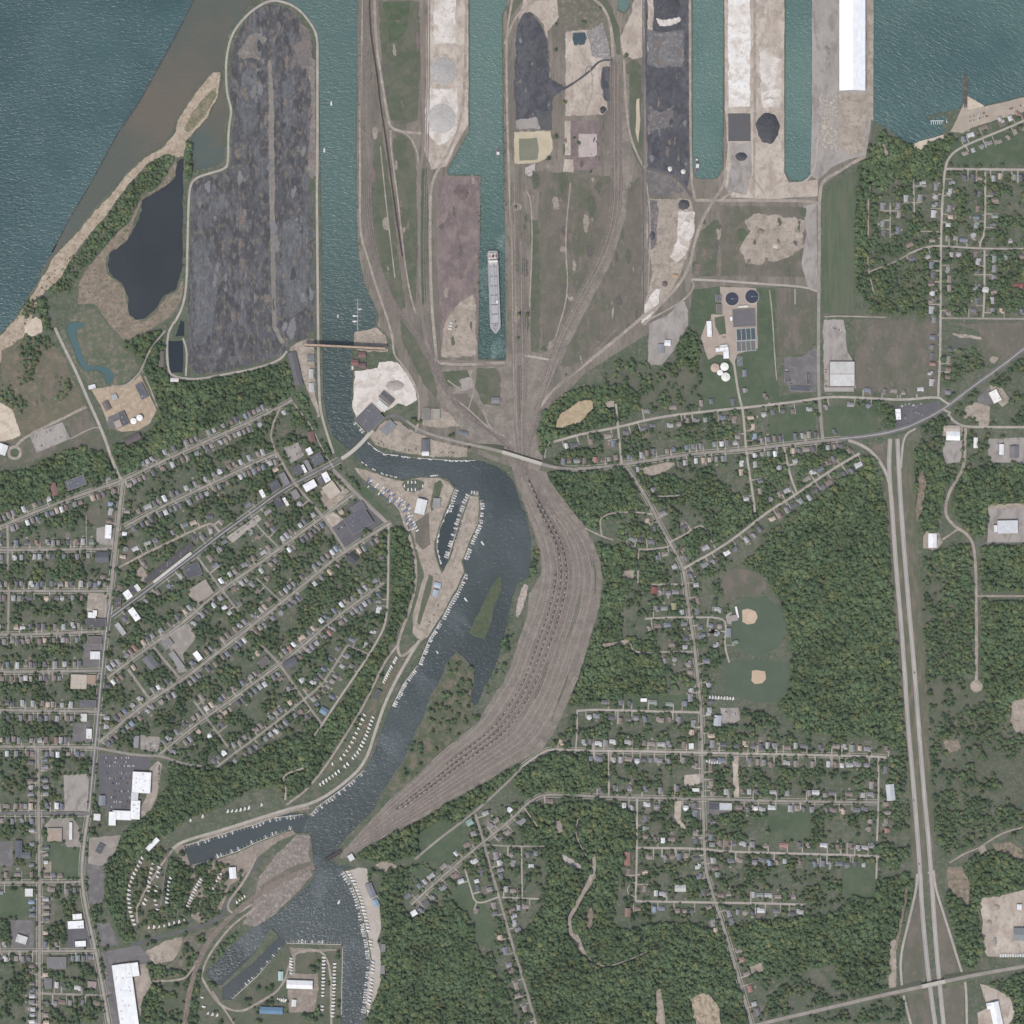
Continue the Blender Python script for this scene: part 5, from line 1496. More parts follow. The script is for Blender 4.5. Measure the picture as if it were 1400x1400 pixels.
def building(label, cat, cx, cy, w, h, ang, hgt, roof, style='flat', wall=None, vents=0, name=None, wings=(), land=None, group=None):
    """w x h map units, ang clockwise degrees; wings: more flat rects (dx, dy, w, h, roof, dz) in the building's own axes"""
    x, y = W(cx, cy)
    root = empty(name or cat.replace(' ', '_'),(x, y, GZ),-R(ang))
    tag(root, label, cat, group)
    LANDMARKS.append((cx, cy, land or label))
    wall = wall or WALLM
    rects = [(0,0, w, h, roof, 0)] + list(wings)
    mbw = MB()
    for i, (dx, dy, ww, hh, rc, dz) in enumerate(rects):
        a, b = ww * S / 2, hh * S / 2
        ox, oy = dx * S, -dy * S
        t = hgt + dz - .17 * i
        mr = roofmat(rc, style)
        rb = MB()
        if style == 'flat':
            mbw.box(ox - a, oy - b, 0, ox + a, oy + b, t, top=False)
            pw = 0.45
            for q in ((ox - a, oy - b, ox + a, oy - b + pw),(ox - a, oy + b - pw, ox + a, oy + b),(ox - a, oy - b + pw, ox - a + pw, oy + b - pw),(ox + a - pw, oy - b + pw, ox + a, oy + b - pw)):
                mbw.box(q[0], q[1], t - 0.02, q[2], q[3], t + 0.55)
            rb.add([(ox - a, oy - b, t),(ox + a, oy - b, t),(ox + a, oy + b, t),(ox - a, oy + b, t)], [(0,1,2,3)])
        else:
            mbw.box(ox - a, oy - b, 0, ox + a, oy + b, t, top=False)
            rise = min(a, b) * (0.34 if style == 'gable' else 0.55)
            e = 0.5
            if b >= a:   # ridge along y
                A = [(ox - a - e, oy - b - e, t),(ox, oy - b - e, t + rise),(ox + a + e, oy - b - e, t)]
                B = [(p[0], oy + b + e, p[2]) for p in A]
                G = ([(ox - a, oy - b, t),(ox + a, oy - b, t),(ox, oy - b, t + rise * .96)], [(ox - a, oy + b, t),(ox + a, oy + b, t),(ox, oy + b, t + rise * .96)])
            else:
                A = [(ox - a - e, oy + b + e, t),(ox - a - e, oy, t + rise),(ox - a - e, oy - b - e, t)]
                B = [(ox + a + e, p[1], p[2]) for p in A]
                G = ([(ox - a, oy - b, t),(ox - a, oy + b, t),(ox - a, oy, t + rise * .96)], [(ox + a, oy - b, t),(ox + a, oy + b, t),(ox + a, oy, t + rise * .96)])
            for g in G:
                mbw.add(g, [(0,1,2)])
            vs = A + B
            rb.add(vs, [(0,1,4,3),(1,2,5,4)])
            lowv = [(p[0], p[1], p[2] - 0.3) for p in vs]
            rb.add(vs + lowv, [(0,3,9,6),(2,8,11,5),(0,6,7,1),(1,7,8,2),(3,4,10,9),(4,5,11,10)])
        rb.build('roof', mr, root)
    # doors on the wall
    a, b = w * S / 2, h * S / 2
    mbw.build('wall', wall, root)
    db = MB()
    db.box(-.4 * a - 1.3,-b - 0.06,0,-.4 * a + 1.3,-b + 0.02, min(3.2, hgt * .7))
    db.build('door', pmat('door_paint', (96,98,104)), root)
    rr = random.Random(int(cx * 13 + cy * 7))
    for k in range(vents):
        vx, vy = rr.uniform(-.8, .8) * a, rr.uniform(-.8, .8) * b
        s = rr.uniform(.8,1.7)
        vb = MB()
        vb.box(vx - s, vy - s * .8, hgt, vx + s, vy + s * .8, hgt + 1.3)
        vb.box(vx - s * .6, vy - s * .5, hgt + 1.3, vx + s * .6, vy + s * .5, hgt + 1.5)
        vb.build('roof_unit', UNIT, root)
    c_, s_ = math.cos(R(ang)), math.sin(R(ang))
    for dx, dy, ww, hh, *_r in rects:
        q = [(cx + (dx + sx * (ww / 2 + .8)) * c_ - (dy + sy * (hh / 2 + .8)) * s_, cy + (dx + sx * (ww / 2 + .8)) * s_ + (dy + sy * (hh / 2 + .8)) * c_) for sx, sy in ((-1,-1),(1,-1),(1,1),(-1,1))]
        fill(OCC, q)
    return root


def dome_tank(label, cx, cy, r, hgt, col, land=None, cone=.18):
    x, y = W(cx, cy)
    root = empty('storage_tank', (x, y, GZ))
    tag(root, label, 'tank')
    mb = MB()
    mb.cyl(0,0, r * S, 0, hgt, 40, cap=False)
    mb.build('shell', pmat('tank_%d_%d_%d' % col, col, rough=.5), root)
    rb = MB()
    rb.cyl(0,0, r * S + .1, hgt, hgt + r * S * cone, 40, r2=1.0)
    rb.build('roof', pmat('tank_%d_%d_%d' % col, col, rough=.5), root)
    lb = MB()
    lb.box(-.5,-.5, hgt + r * S * cone, .5, .5, hgt + r * S * cone + .8)
    lb.build('vent', UNIT, root)
    lb = MB()
    lb.box(r * S + .02,-.6,0, r * S + .7, .6, hgt)
    lb.build('ladder', pmat('ladder_metal', (150,150,150)), root)
    LANDMARKS.append((cx, cy, land or label))
    fill(OCC, [(cx + r * math.cos(t), cy + r * math.sin(t)) for t in np.linspace(0,6.28,20)])
    return root


WH, WG, LG, MG, DG, BK = (240,241,240),(222,222,218),(190,190,186),(140,138,136),(104,103,106),(84,85,92)
TN, BR, RD, BL = (196,178,154),(128,112,104),(150,92,82),(92,138,178)
bld = building
# harbour
bld('huge white gabled warehouse at the east dock', 'warehouse', 1164.5,44,35,161,0,13,(251,252,252), 'gable', METALW, name='warehouse', land='huge white dock warehouse')
bld('long dark grey shed leaning between coal yard and quay', 'shed', 404,504,11,45,-13,6,(104,102,108), 'gable', METALW, name='long_shed', land='long dark quay shed')
bld('small grey quay office north of two pale sheds', 'office', 424.5,490,9,10,2,4,(120,120,126), vents=2, name='quay_office')
bld('pale shed on the west quay, upper of two', 'shed', 425.5,511,6,12,0,4,(186,184,180), 'gable', METALW, name='quay_shed')
bld('pale shed on the west quay, lower of two', 'shed', 426,530,6.5,12,-6,4,(186,186,186), 'gable', METALW, name='quay_shed')
bld('brick-red roofed quay house nearest the trestle bridge', 'house', 495,485,10,7.5,0,5,(140,96,92), 'gable', name='quay_house')
bld('brick-red roofed boathouse on the water edge below trestle', 'house', 485.5,496,9,8,2,5,(146,94,86), 'gable', name='boat_house')
bld('dull red roofed boathouse next to the pale works yard', 'house', 495.5,500,9.5,7,2,5,(128,92,92), 'gable', name='boat_house')
bld('ribbed brown-grey shed standing in the pale works yard', 'factory', 528.5,545,9.5,20,-50,8,(112,106,104), 'gable', METALW, name='works_shed', land='ribbed shed in the works yard')
bld('large dark grey flat-roofed plant beside the harbour bridge', 'factory', 505.5,572,27,30,45,8,(104,104,112), vents=7, name='works_hall', land='dark works hall by the bridge')
bld('grey flat-roofed store south of the dark works plant', 'factory', 531,585,13,20,45,5,(132,134,140), vents=2, name='works_store')
bld('white flat slab store inside the pale works yard', 'store', 522,555,9,17,-50,4,(214,212,206), name='works_store')
bld('grey riverside boat store with a white front half', 'store', 581.5,609,11,16,0,6,(108,110,118), 'gable', METALW, name='boat_store', wings=[(0.2,10,9.5,8,(222,222,218),-1)])
bld('low square grey building with a walled yard beside railway', 'building', 583,566,10,17,0,4,(128,124,120), name='depot')
bld('small pale concrete building beside the square depot', 'building', 597,566,9,14,2,4,(166,158,144), vents=3, name='depot')
bld('lone small grey hut on the green below freighter slip', 'hut', 677.5,547.5,11,8,0,4,(134,132,132), 'gable', name='railway_hut')
bld('tan workshop amid riverside trees east of works', 'workshop', 552,588,12,10,38,5,(160,146,132), name='workshop')
bld('small blue-grey hut beside the railway curve', 'hut', 634,592,12,5,14,3.5,(112,122,130), 'gable', name='railway_hut')
bld('white-roofed shed in the grey gravel yard below meadow', 'shed', 912.5,469,8,7.5,4,5,(224,224,226), 'gable', METALW, name='shed', wings=[(-8,8,9,12,(140,142,148),-1.5)])
bld('low dark roofed office on the black asphalt by harbour road', 'office', 1105,518,5,15,2,4,(92,92,98), vents=2, name='office', wings=[(-11,14,28,6,(90,92,102),0)])
bld('small dark office at the west edge of the asphalt lot', 'office', 1075.5,516,5.5,14,3,4,(98,102,112), name='office')
bld('pale grey flat-roofed factory east of the harbour road', 'factory', 1151,503,34,17,0,7,(200,196,188), vents=4, wall=BRICK, name='factory', wings=[(0,17,34,17,(208,205,198),-.6)], land='pale grey factory on the harbour road')
bld('long narrow pale loading store south of the pale factory', 'store', 1147,532.5,40,6,0,4,(176,166,154), name='loading_store')
# water treatment plant
bld('long white-roofed hall west of the treatment plant lawn', 'hall', 969.5,450,6.8,22,-3,6, WH, vents=2, name='plant_hall')
bld('white L-shaped control house of the treatment plant', 'building', 987,478,18,6,-4,5, WH, vents=3, name='control_house', wings=[(5,7,8,12, WH, 0),(2.5,-4.5,11,4, WG, -1)], land='white control house')
bld('low slab of dark cells north of the plant lawn', 'building', 982,408,8,10,0,4,(110,110,116), vents=3, name='cell_block')
bld('low slab of brown cells touching the plant lawn', 'building', 983,422,8,12,0,3,(120,108,104), vents=2, name='cell_block')
bld('white pump house beside the grey filter roof', 'hut', 999.5,436,3.6,6,0,4, WH, name='pump_house')
bld('pale pump house between dark tanks and grey filter roof', 'hut', 1016,419.5,14,3.2,-4,3.5,(220,214,200), name='pump_house')
bld('small dark transformer block beside the plant drive', 'building', 1011.5,494,7.5,13,0,3,(116,116,126), vents=3, name='transformer_block')
bld('broad grey ribbed filter roof east of the plant drive', 'building', 1017,435,31,24,-3,4,(112,108,110), vents=0, name='filter_house', land='grey filter roof')


def clarifier(label, cx, cy, r):
    x, y = W(cx, cy)
    root = empty('clarifier_tank', (x, y, GZ))
    tag(root, label, 'tank')
    rim = MB()
    n = 48
    for r0, r1, z0, z1 in ((r * S, r * S - .9,0,1.6),):
        a = [2 * math.pi * i / n for i in range(n)]
        o0 = [(r0 * math.cos(t), r0 * math.sin(t)) for t in a]
        i0 = [(r1 * math.cos(t), r1 * math.sin(t)) for t in a]
        vs = [(*p, z0) for p in o0] + [(*p, z1) for p in o0] + [(*p, z1) for p in i0] + [(*p, z0) for p in i0]
        fs = []
        for i in range(n):
            j = (i + 1) % n
            fs += [(i, j, n + j, n + i),(n + i, n + j, 2 * n + j, 2 * n + i),(2 * n + i, 2 * n + j, 3 * n + j, 3 * n + i)]
        rim.add(vs, fs)
    rim.build('rim', pmat('tank_rim', (206,198,186)), root)
    w = MB()
    w.cyl(0,0, r * S - .9, .3, .9, n)
    w.build('water_surface', pmat('clarifier_water', (58,62,76), rough=.3), root)
    b = MB()
    b.box(0,-.5,1.7, r * S, .5,2.1)
    b.build('walkway', pmat('walkway_metal', (120,124,140)), root)
    h_ = MB()
    h_.cyl(0,0,1.5, .9,2.6,16)
    h_.build('hub', pmat('hub_metal', (170,176,190)), root)
    LANDMARKS.append((cx, cy, label))
    fill(OCC, [(cx + r * math.cos(t), cy + r * math.sin(t)) for t in np.linspace(0,6.28,20)])


clarifier('round black clarifier tank, western of the pair', 1000.8,408.6,9.6)
clarifier('round black clarifier tank, eastern of the pair', 1028,405.4,9.8)
for lab, cx, cy, w, h, n in (('row of dark aeration basins under pale walkways', 1020,457,26,16,4),('row of brown-grey settling basins below the aeration basins', 1020,473,26,14,4)):
    x, y = W(cx, cy)
    root = empty('treatment_basin', (x, y, GZ), R(4))
    tag(root, lab, 'basin')
    a, b = w * S / 2, h * S / 2
    mb = MB()
    for i in range(n + 1):
        u = -a + 2 * a * i / n
        mb.box(u - .7,-b + .7,0, u + .7, b - .7,1.6)
    for v in (-b, b):
        mb.box(-a - .7, v - .7,0, a + .7, v + .7,1.65)
    mb.build('basin_wall', pmat('basin_concrete', (172,178,174)), root)
    for i in range(n):
        wb = MB()
        wb.box(-a + 2 * a * i / n + .7,-b + .7,0,-a + 2 * a * (i + 1) / n - .7, b - .7, .7)
        wb.build('basin_water', pmat('basin_water' if n and cy < 460 else 'basin_sludge', (78,88,92) if cy < 460 else (112,108,106), rough=.35), root)
    fill(OCC, [(cx - w / 2, cy - h / 2),(cx + w / 2, cy - h / 2),(cx + w / 2, cy + h / 2),(cx - w / 2, cy + h / 2)])
dome_tank('white round digester tank directly below the control house', 990.3,501.5,5.6,7,(238,236,226))
dome_tank('white round digester tank, southernmost of the cluster', 992,515.5,6,7,(224,222,212))
dome_tank('small white tank in the middle of the digesters', 984.2,509.5,3.9,6,(238,238,236))
dome_tank('tan and rusty round digester tank west of the white ones', 977.4,503,6,6,(188,164,148))
# beach plant
dome_tank('white round water tank, western of the two at the beach plant', 183.2,575.8,4.1,8,(240,240,238))
dome_tank('white round water tank, eastern of the two at the beach plant', 191.4,571.4,4.2,9,(240,240,238))
bld('dark blue-grey flat hall at the top of the beach plant', 'hall', 194,535,10,22,-27,6,(96,99,112), vents=3, name='plant_hall', land='dark hall of the beach plant')
bld('brown-roofed hall on the west side of the beach plant', 'hall', 146,555,8,12,-28,5,(124,110,106), 'gable', name='plant_hall')
bld('dark flat-roofed hall beside the white water tanks', 'hall', 169.5,573,9,18,-24,6,(92,92,100), vents=2, name='plant_hall', wings=[(-10,3,9,10,(182,164,148),-1)])
bld('small round-cornered pump house in the sandy yard', 'hut', 156.5,543,8,8,-24,5,(168,176,176), vents=4, name='pump_house')
bld('white clustered sheds beside the green curved pond', 'shed', 126,529,10,6,-12,4,(222,224,222), vents=2, name='shed')
bld('long maroon-brown roofed house at the foot of beach plant', 'house', 182,600,22,9,-26,5,(110,96,98), 'hip', name='row_house')
bld('small cream shed by the dark square pool', 'shed', 239,519.5,11,5,2,4,(226,214,204), 'gable', name='shed')
bld('white pavilion beside the beach turning circle', 'pavilion', 3,614,14,14,20,6,(236,236,234), 'hip', name='beach_pavilion')
bld('red-roofed house in a brown yard below the wood', 'house', 74,669,8,18,-14,5,(156,104,98), 'gable', name='house')
bld('large slate-grey flat-roofed school near the western wood', 'school', 104,660,28,14,-20,6,(104,106,116), vents=5, name='school', land='slate-grey school')
bld('long green court building west of the dark pool', 'building', 220.5,491,7,22,0,3,(122,112,102), 'gable', name='barrack')
# town, along the avenue and main street
bld('dark long shop row with stepped roof on main street', 'shop', 231.5,769.5,82,7.5,-38,6, BK, vents=9, name='shop_row', wall=BRICK, land='long dark shop row')
bld('pale-roofed strip right below the long dark shop row', 'shop', 236,776,66,4,-38,4,(206,200,190), vents=3, name='shop_row')
bld('white-roofed hall on the avenue above the fork', 'church', 148.5,727,9,19,3,7, WH, vents=1, name='church_hall', land='white hall on the avenue')
bld('white roofed shop just east of the avenue fork', 'shop', 175,813,10,12,-35,6, WH, vents=2, name='shop')
bld('dark flat shop between two white shops at the fork', 'shop', 182.5,806.5,7,11,-35,6, BK, vents=1, name='shop')
bld('white roofed shop with dark neighbour at the fork', 'shop', 188.5,803.5,6,10,-35,6, WG, name='shop')
bld('dark shop on the corner of avenue and main street', 'shop', 161,823,9,14,0,6,(94,86,88), vents=2, name='shop')
bld('white L-shaped garage west of the avenue', 'garage', 126,841,11,8,3,5, WH, name='workshop', wings=[(4,-3,6,8, WH, .6)])
bld('long black flat roof store on the avenue', 'store', 131.5,852,27,12,0,6,(90,88,94), vents=3, name='store', land='long black store on the avenue')
bld('white roofed store diagonal to the main street', 'store', 184,840,9,19,-35,6, WH, vents=3, name='store')
bld('brown flat-roofed store west of the avenue', 'store', 129.5,875.5,19,11,0,6,(116,104,102), vents=3, name='store')
bld('white garage with a grey forecourt beside the avenue', 'garage', 130.5,896,14,11,0,5,(224,222,218), name='workshop')
bld('tan flat hall at the avenue corner with brown annex', 'hall', 108,932,22,20,2,6,(192,176,154), vents=1, name='hall', wings=[(17,-4,12,12,(176,142,112),-1)])
bld('dark grey hall with trees around it on the avenue', 'hall', 121,962,22,10,2,6,(102,102,108), vents=2, name='hall')
bld('pale store with grey yard, north of mall junction', 'store', 115,981,9,11,0,5,(206,202,196), name='store')
bld('white roofed shop beside the dark lot above the mall', 'shop', 122,1003,8,14,2,5, WG, vents=1, name='shop')
bld('large slate roofed church in trees off the second diagonal', 'church', 140,762,18,14,0,6,(98,102,108), 'hip', name='church')
bld('grey cross-shaped church below the fork', 'church', 206.5,905,14,20,-38,7,(112,114,118), 'gable', name='church')
bld('white-roofed workshop on the second diagonal street', 'workshop', 270.5,897,8,14,-36,5, WH, name='workshop')
bld('long grey building with a pale roof in the parking court', 'building', 242,903,8,28,-36,5,(150,148,146), vents=2, name='clinic')
bld('grey flat building in the wide car court', 'building', 229,880,14,12,-38,5,(134,130,128), vents=3, name='clinic')
bld('tan U-shaped school with a grey courtyard', 'school', 276,808,26,22,-33,6,(166,148,134), vents=3, name='school', land='tan U-shaped school')
bld('black flat-roofed hall above the tan school', 'hall', 264,780,22,18,-20,6,(90,92,98), vents=2, name='hall')
bld('pale grey long shop below the main street', 'shop', 165,860,7,19,-36,5,(170,172,174), name='shop')
for lab, cx, cy, w, h, a, rc in [
    ('dark shop on main street, next to the harbour bridge end', 434,628,16,15,-28,(100,104,110)),('white square shop above the dark corner shop', 423,617,8,10,-28,(236,236,236)),
    ('slate shop on main street with white neighbour', 407.5,642.5,13,13,-28,(92,96,106)),('white narrow shop between slate shops on main street', 416,641,4.5,12,-28, WH),
    ('grey long shop beside the white narrow shop', 421.5,636.5,6,16,-28,(140,142,146)),('white shop on the south side of main street', 446,652.5,9,14,-28, WH),
    ('grey shop south of main street between white shops', 438,656,7,12,-28,(104,106,112)),('wide white shop on the south side of main street', 424,664,18,11,-30, WH),
    ('white shop on main street beside a side street', 359,675,6,12,-28, WH),('dark pitched shop on main street west of side street', 376,664,14,13,-28,(88,92,102)),
    ('grey shop below the dark pitched shop', 389,655,9,18,-28,(128,130,134)),('dark shop south of main street', 381,687,11,13,-30,(84,88,96)),
    ('white-fronted shop beside the dark south shop', 391,686,5,13,-30,(228,222,216)),('grey shop south of main street by the side street', 404,676,10,13,-30,(134,132,132)),
]:
    bld(lab, 'shop', cx, cy, w, h, a, 7, rc, vents=2, name='shop', wall=BRICK)
bld('big tan flat-roofed store south of main street', 'store', 453,670,18,20,-36,7,(196,178,154), vents=2, name='store', land='big tan store')
bld('large black flat-roofed supermarket above river bluff', 'store', 490,712,33,26,-33,7,(98,98,108), vents=8, name='supermarket', wings=[(10,-14,18,14,(106,106,114),-1)], land='black supermarket')
bld('slate roofed house above the river bluff in a sandy yard', 'house', 482,763,14,11,40,5,(78,80,88), 'hip', name='house')
bld('blue-roofed house at the bluff edge', 'house', 443,972,10,9,30,5,(112,142,172), 'hip', name='house')
bld('red-roofed row by the harbour road', 'shop', 426,597,8,14,-14,5,(136,92,88), 'gable', name='quay_shop')
bld('dark pitched hall at the lower diagonal junction', 'hall', 397.5,906,18,11,-28,6,(94,98,106), 'gable', name='hall')
bld('long brown hall with a tan yard in the lower town', 'hall', 361,905,15,10,-38,6,(112,104,102), name='hall')
# mall
bld('white flat-roofed mall block, northern and largest', 'mall', 194,1069.5,25.5,29,3,8, WH, vents=8, name='mall_block', wings=[(-8.5,20,10,11,(206,210,212),-1.5)], land='white mall block')
bld('white mall wing shaped like a corner below largest block', 'mall', 185.5,1107,13,26,2,7, WH, vents=7, name='mall_block', wings=[(-18,8,26,13, WH, -.6),(-31,13,10,19, WH, .5)], land='white mall corner wing')
bld('small white shop with a dark border at the mall corner', 'shop', 133,1117,9.5,9.5,3,4,(224,220,214), name='kiosk')
bld('blue-grey bank at the mall car park', 'bank', 140,1094,9,13,2,4,(134,142,158), 'hip', name='bank')
bld('black-roofed white-rimmed restaurant turned askew below mall', 'restaurant', 137,1160,9.5,13,28,5,(92,94,102), vents=2, name='restaurant')
bld('tan complex of courts west of the avenue', 'school', 75,1141,20,18,0,5,(176,152,130), vents=2, name='hall')
bld('long white canopy beside the tan complex', 'station', 97,1136,4.5,24,0,5, WG, name='fuel_canopy')
bld('long white storage roof by the upper campground', 'store', 209,1154,6,21,44,5, WH, 'gable', name='storage_shed')
bld('huge white flat-roofed superstore with stepped side', 'store', 172,1360,26,86,-8,8, WH, vents=14, name='superstore', wings=[(14,-33,18,19, WH, 0)], land='white superstore')
bld('white shop north of the dark court on the avenue', 'shop', 106,1253,13,8,-4,5, WH, vents=1, name='shop')
bld('wide white shop on the avenue above the dark lot', 'shop', 104,1264,22,11,-3,5, WH, vents=3, name='shop')
bld('white shop standing in the dark lot', 'shop', 110.5,1290,15,8,-3,5, WH, vents=1, name='shop')
bld('slate cross-shaped church on the side street', 'church', 26,1160,9,22,0,7,(98,102,112), 'gable', name='church', wings=[(8,9,16,8,(104,108,116),-1)])
bld('white-roofed hall beside the green playing field', 'hall', 40,1220,11,11,0,5,(214,214,212), name='hall')
bld('white-ended grey hall in a grey car park', 'hall', 30,1284,15,11,18,5,(206,204,202), vents=2, name='hall')
bld('grey courtyard building south of the cross street', 'building', 78,1316,26,16,0,5,(124,122,122), vents=4, name='apartment_block')
bld('large grey roofed hall near the bottom streets', 'hall', 66,1344,10,14,0,5,(118,118,122), vents=2, name='hall')
bld('pale yard office with brown annex by the avenue', 'office', 126,1346,12,9,5,4,(166,140,134), name='office')
bld('grey service hall by the mall junction', 'garage', 186.5,1014,7,16,4,5,(142,144,152), name='workshop', vents=2)
# marinas
bld('white slab roofed boat hall in the marina yard', 'boat hall', 575.5,692.5,13.5,20,14,8,(222,222,218), 'gable', METALW, name='boat_hall', land='white marina boat hall')
bld('round-cornered grey hall east of marina boat hall', 'hall', 597,688,10,14,6,5,(150,148,150), vents=1, name='marina_hall')
bld('white roofed boat yard shed on the southern peninsula', 'boat hall', 410,1345.5,35,11,2,7,(238,236,234), 'gable', METALW, name='boat_hall', land='white peninsula boat hall')
bld('bright blue roofed shed at the bottom of southern peninsula', 'shed', 371,1381,31,9,2,6,(92,138,178), 'gable', METALW, name='boat_shed', land='bright blue shed')
bld('aqua roofed house on the southern peninsula', 'house', 384,1334,6.5,12,0,4,(172,210,204), 'hip', name='house')
bld('white shed near the bottom of the southern peninsula', 'shed', 402,1371,6,9,4,4, WG, 'gable', name='shed')
bld('white roofed hall in the campground marina', 'hall', 318.5,1193,9,15,-4,6, WH, 'gable', name='marina_hall')
bld('grey gabled shop on the eastern quay', 'shop', 507,1217,9,20,-22,5,(132,132,142), 'gable', name='quay_shop')
bld('pale blue roofed shop on the eastern quay', 'shop', 514,1234,7,10,-28,5,(128,164,190), 'gable', name='quay_shop')
bld('grey shed on the eastern quay, upper of two', 'shed', 524,1296,6,11,0,4,(128,128,132), name='quay_shed')
bld('grey shed on the eastern quay, lower of two', 'shed', 523,1326,6,13,0,4,(136,134,136), name='quay_shed')
bld('white and dark signal house at the end of rail yard', 'signal house', 480,1172,8,9,-30,6,(210,210,214), name='signal_house')
bld('slate shed in the riverside campground', 'shed', 516,949,8,13,28,4,(92,98,96), 'gable', name='shed')
bld('blue roofed shop beside marina road, upper of two', 'shop', 598,800,9,7,14,4,(168,186,204), 'gable', name='marina_shop')
bld('blue roofed shop beside marina road, lower of two', 'shop', 595.5,811,7,9,14,4,(160,178,196), 'gable', name='marina_shop')
# east side businesses
bld('white shop with red trim in the black highway lot', 'shop', 1227.5,566.5,7.5,15,-2,5, WH, vents=3, name='restaurant', land='white shop at the highway lot')
bld('tan and white twin-roofed garage at the highway road', 'garage', 1302.5,596,18.5,12,1,6,(240,240,240), 'gable', METALW, name='workshop', wings=[(-2,-10,22,8,(194,174,154),-1.5)], land='twin-roofed garage')
bld('white tilted hall above the highway junction', 'hall', 1360,542,12,17,-28,6,(240,234,224), vents=3, name='hall')
bld('white narrow shed beside the gravel road', 'shed', 1333.5,605.5,5,14,1,4,(232,230,228), 'gable', METALW, name='shed')
bld('white shed in the grey yard near the right edge', 'shed', 1369,614.5,6,14,1,5,(226,226,226), 'gable', METALW, name='shed')
bld('grey and brown workshop in the yard near the right edge', 'workshop', 1386,618,12,16,0,5,(126,120,124), 'gable', METALW, name='workshop')
bld('white roofed store alone between highway and gravel road', 'store', 1274.5,739,11,19,0,6, WH, 'gable', METALW, name='store', land='lone white store by the highway')
bld('long grey-white factory at the right edge', 'factory', 1377,720.5,28,18,-1,8,(206,208,212), vents=5, name='factory', wings=[(-15,2,8,10, WG, -2)], land='grey-white factory at the right edge')
bld('grey roofed works in the pale industrial yard', 'factory', 1396,1277,22,17,2,8,(134,140,142), 'gable', METALW, name='works_shed', land='grey works in the pale industrial yard')
bld('white small office in the pale industrial yard', 'office', 1393,1240,7,8,2,5,(230,230,230), vents=1, name='office')
bld('long white store below the cross road', 'store', 1362,1390,13,42,-12,7, WH, 'gable', METALW, name='store', wings=[(-3,-17,14,8, WH, .3)], land='long white store below cross road')
bld('pale grey church beside the highway verge', 'church', 1217,1083,11,22,-6,7,(190,194,198), 'gable', METALW, name='church')
bld('dark grey and white apartment row at the street corner', 'apartments', 976,1102,15,10,2,5,(84,84,92), vents=1, name='apartment_block', wings=[(16,0,17,10,(190,194,194),0)])
bld('orange-roofed long house at the creek wood', 'house', 857.5,1173.5,8,18,0,5,(168,112,98), 'gable', name='house')
bld('bright red roofed house west of the long road', 'house', 894,807,8,9,10,5,(166,82,74), 'hip', name='house')
bld('yellow-green covered house beside the long road', 'house', 921,829,7,9,0,4,(168,164,104), 'hip', name='house')
bld('orange brick house below the lowest street', 'house', 858,1247,7,11,2,5,(164,118,102), 'hip', name='house')
bld('white-roofed garage west of the topmost street', 'garage', 880,957,9,5,0,4, WH, name='workshop')
bld('white store with a red sign on long road', 'store', 945,1020,7,8,0,5, WG, name='store')
bld('pale roofed depot of the lorry yard', 'depot', 981,985,10,14,5,6,(176,180,188), 'gable', name='depot')
bld('white roofed shop at the second street corner', 'shop', 951,1080,10,5,0,4, WG, name='shop')
bld('pale grey garage north of lowest street', 'garage', 930,1214,15,9,0,5,(190,188,180), 'gable', METALW, name='workshop')
bld('white shed on the meadow edge of bay lane', 'shed', 1347,396,8,7,10,4,(206,206,200), 'gable', name='shed')
bld('red-roofed long house near the right edge of bay estate', 'house', 1392,391,12,6,0,4,(164,88,80), 'gable', name='house')
bld('grandstand shed beside the upper ball diamond', 'stand', 1003,845,11,8,-12,4,(166,150,142), name='clubhouse', wings=[(6,-7,3,16, WH, 0)])
bld('blue-grey pavilion between the ball fields', 'pavilion', 996,865,6,12,0,4,(132,142,154), 'gable', name='pavilion')
bld('white store on bluff green in southern woods', 'shed', 566,1248,8,7,-32,5,(236,236,232), 'gable', name='shed')
bld('teal roofed house beside the yard road', 'house', 642,1124,9,8,-30,5,(134,178,162), 'hip', name='house')

# ---- stockpiles
def pile(label, cx, cy, rx, ry, h, mat, amp=.1, flat=.25):
    x, y = W(cx, cy)
    mb = MB()
    n, rings = 64,7
    vs = []
    for k in range(rings):
        f = 1 - k / (rings - 1)
        for i in range(n):
            t = 2 * math.pi * i / n
            q = Vector((math.cos(t) * 2, math.sin(t) * 2, cx))
            m = 1 + mnoise.noise(q) * amp * 2
            r = (flat + (1 - flat) * f) if k else 1.0
            zz = h * (1 - f) ** .9 * (1 + .12 * mnoise.noise(Vector((math.cos(t) * 3 * f, math.sin(t) * 3 * f, cy))))
            vs.append((rx * S * r * m * math.cos(t), ry * S * r * m * math.sin(t), zz))
    fs = [(k * n + i, k * n + (i + 1) % n, (k + 1) * n + (i + 1) % n, (k + 1) * n + i) for k in range(rings - 1) for i in range(n)]
    vs.append((0,0, h * 1.02))
    b = (rings - 1) * n
    fs += [(b + i, b + (i + 1) % n, len(vs) - 1) for i in range(n)]
    o = mesh_obj('stockpile', vs, fs, mat, smooth=True)
    o.location = (x, y, GZ - .1)
    tag(o, label, 'stockpile')
    LANDMARKS.append((cx, cy, label))


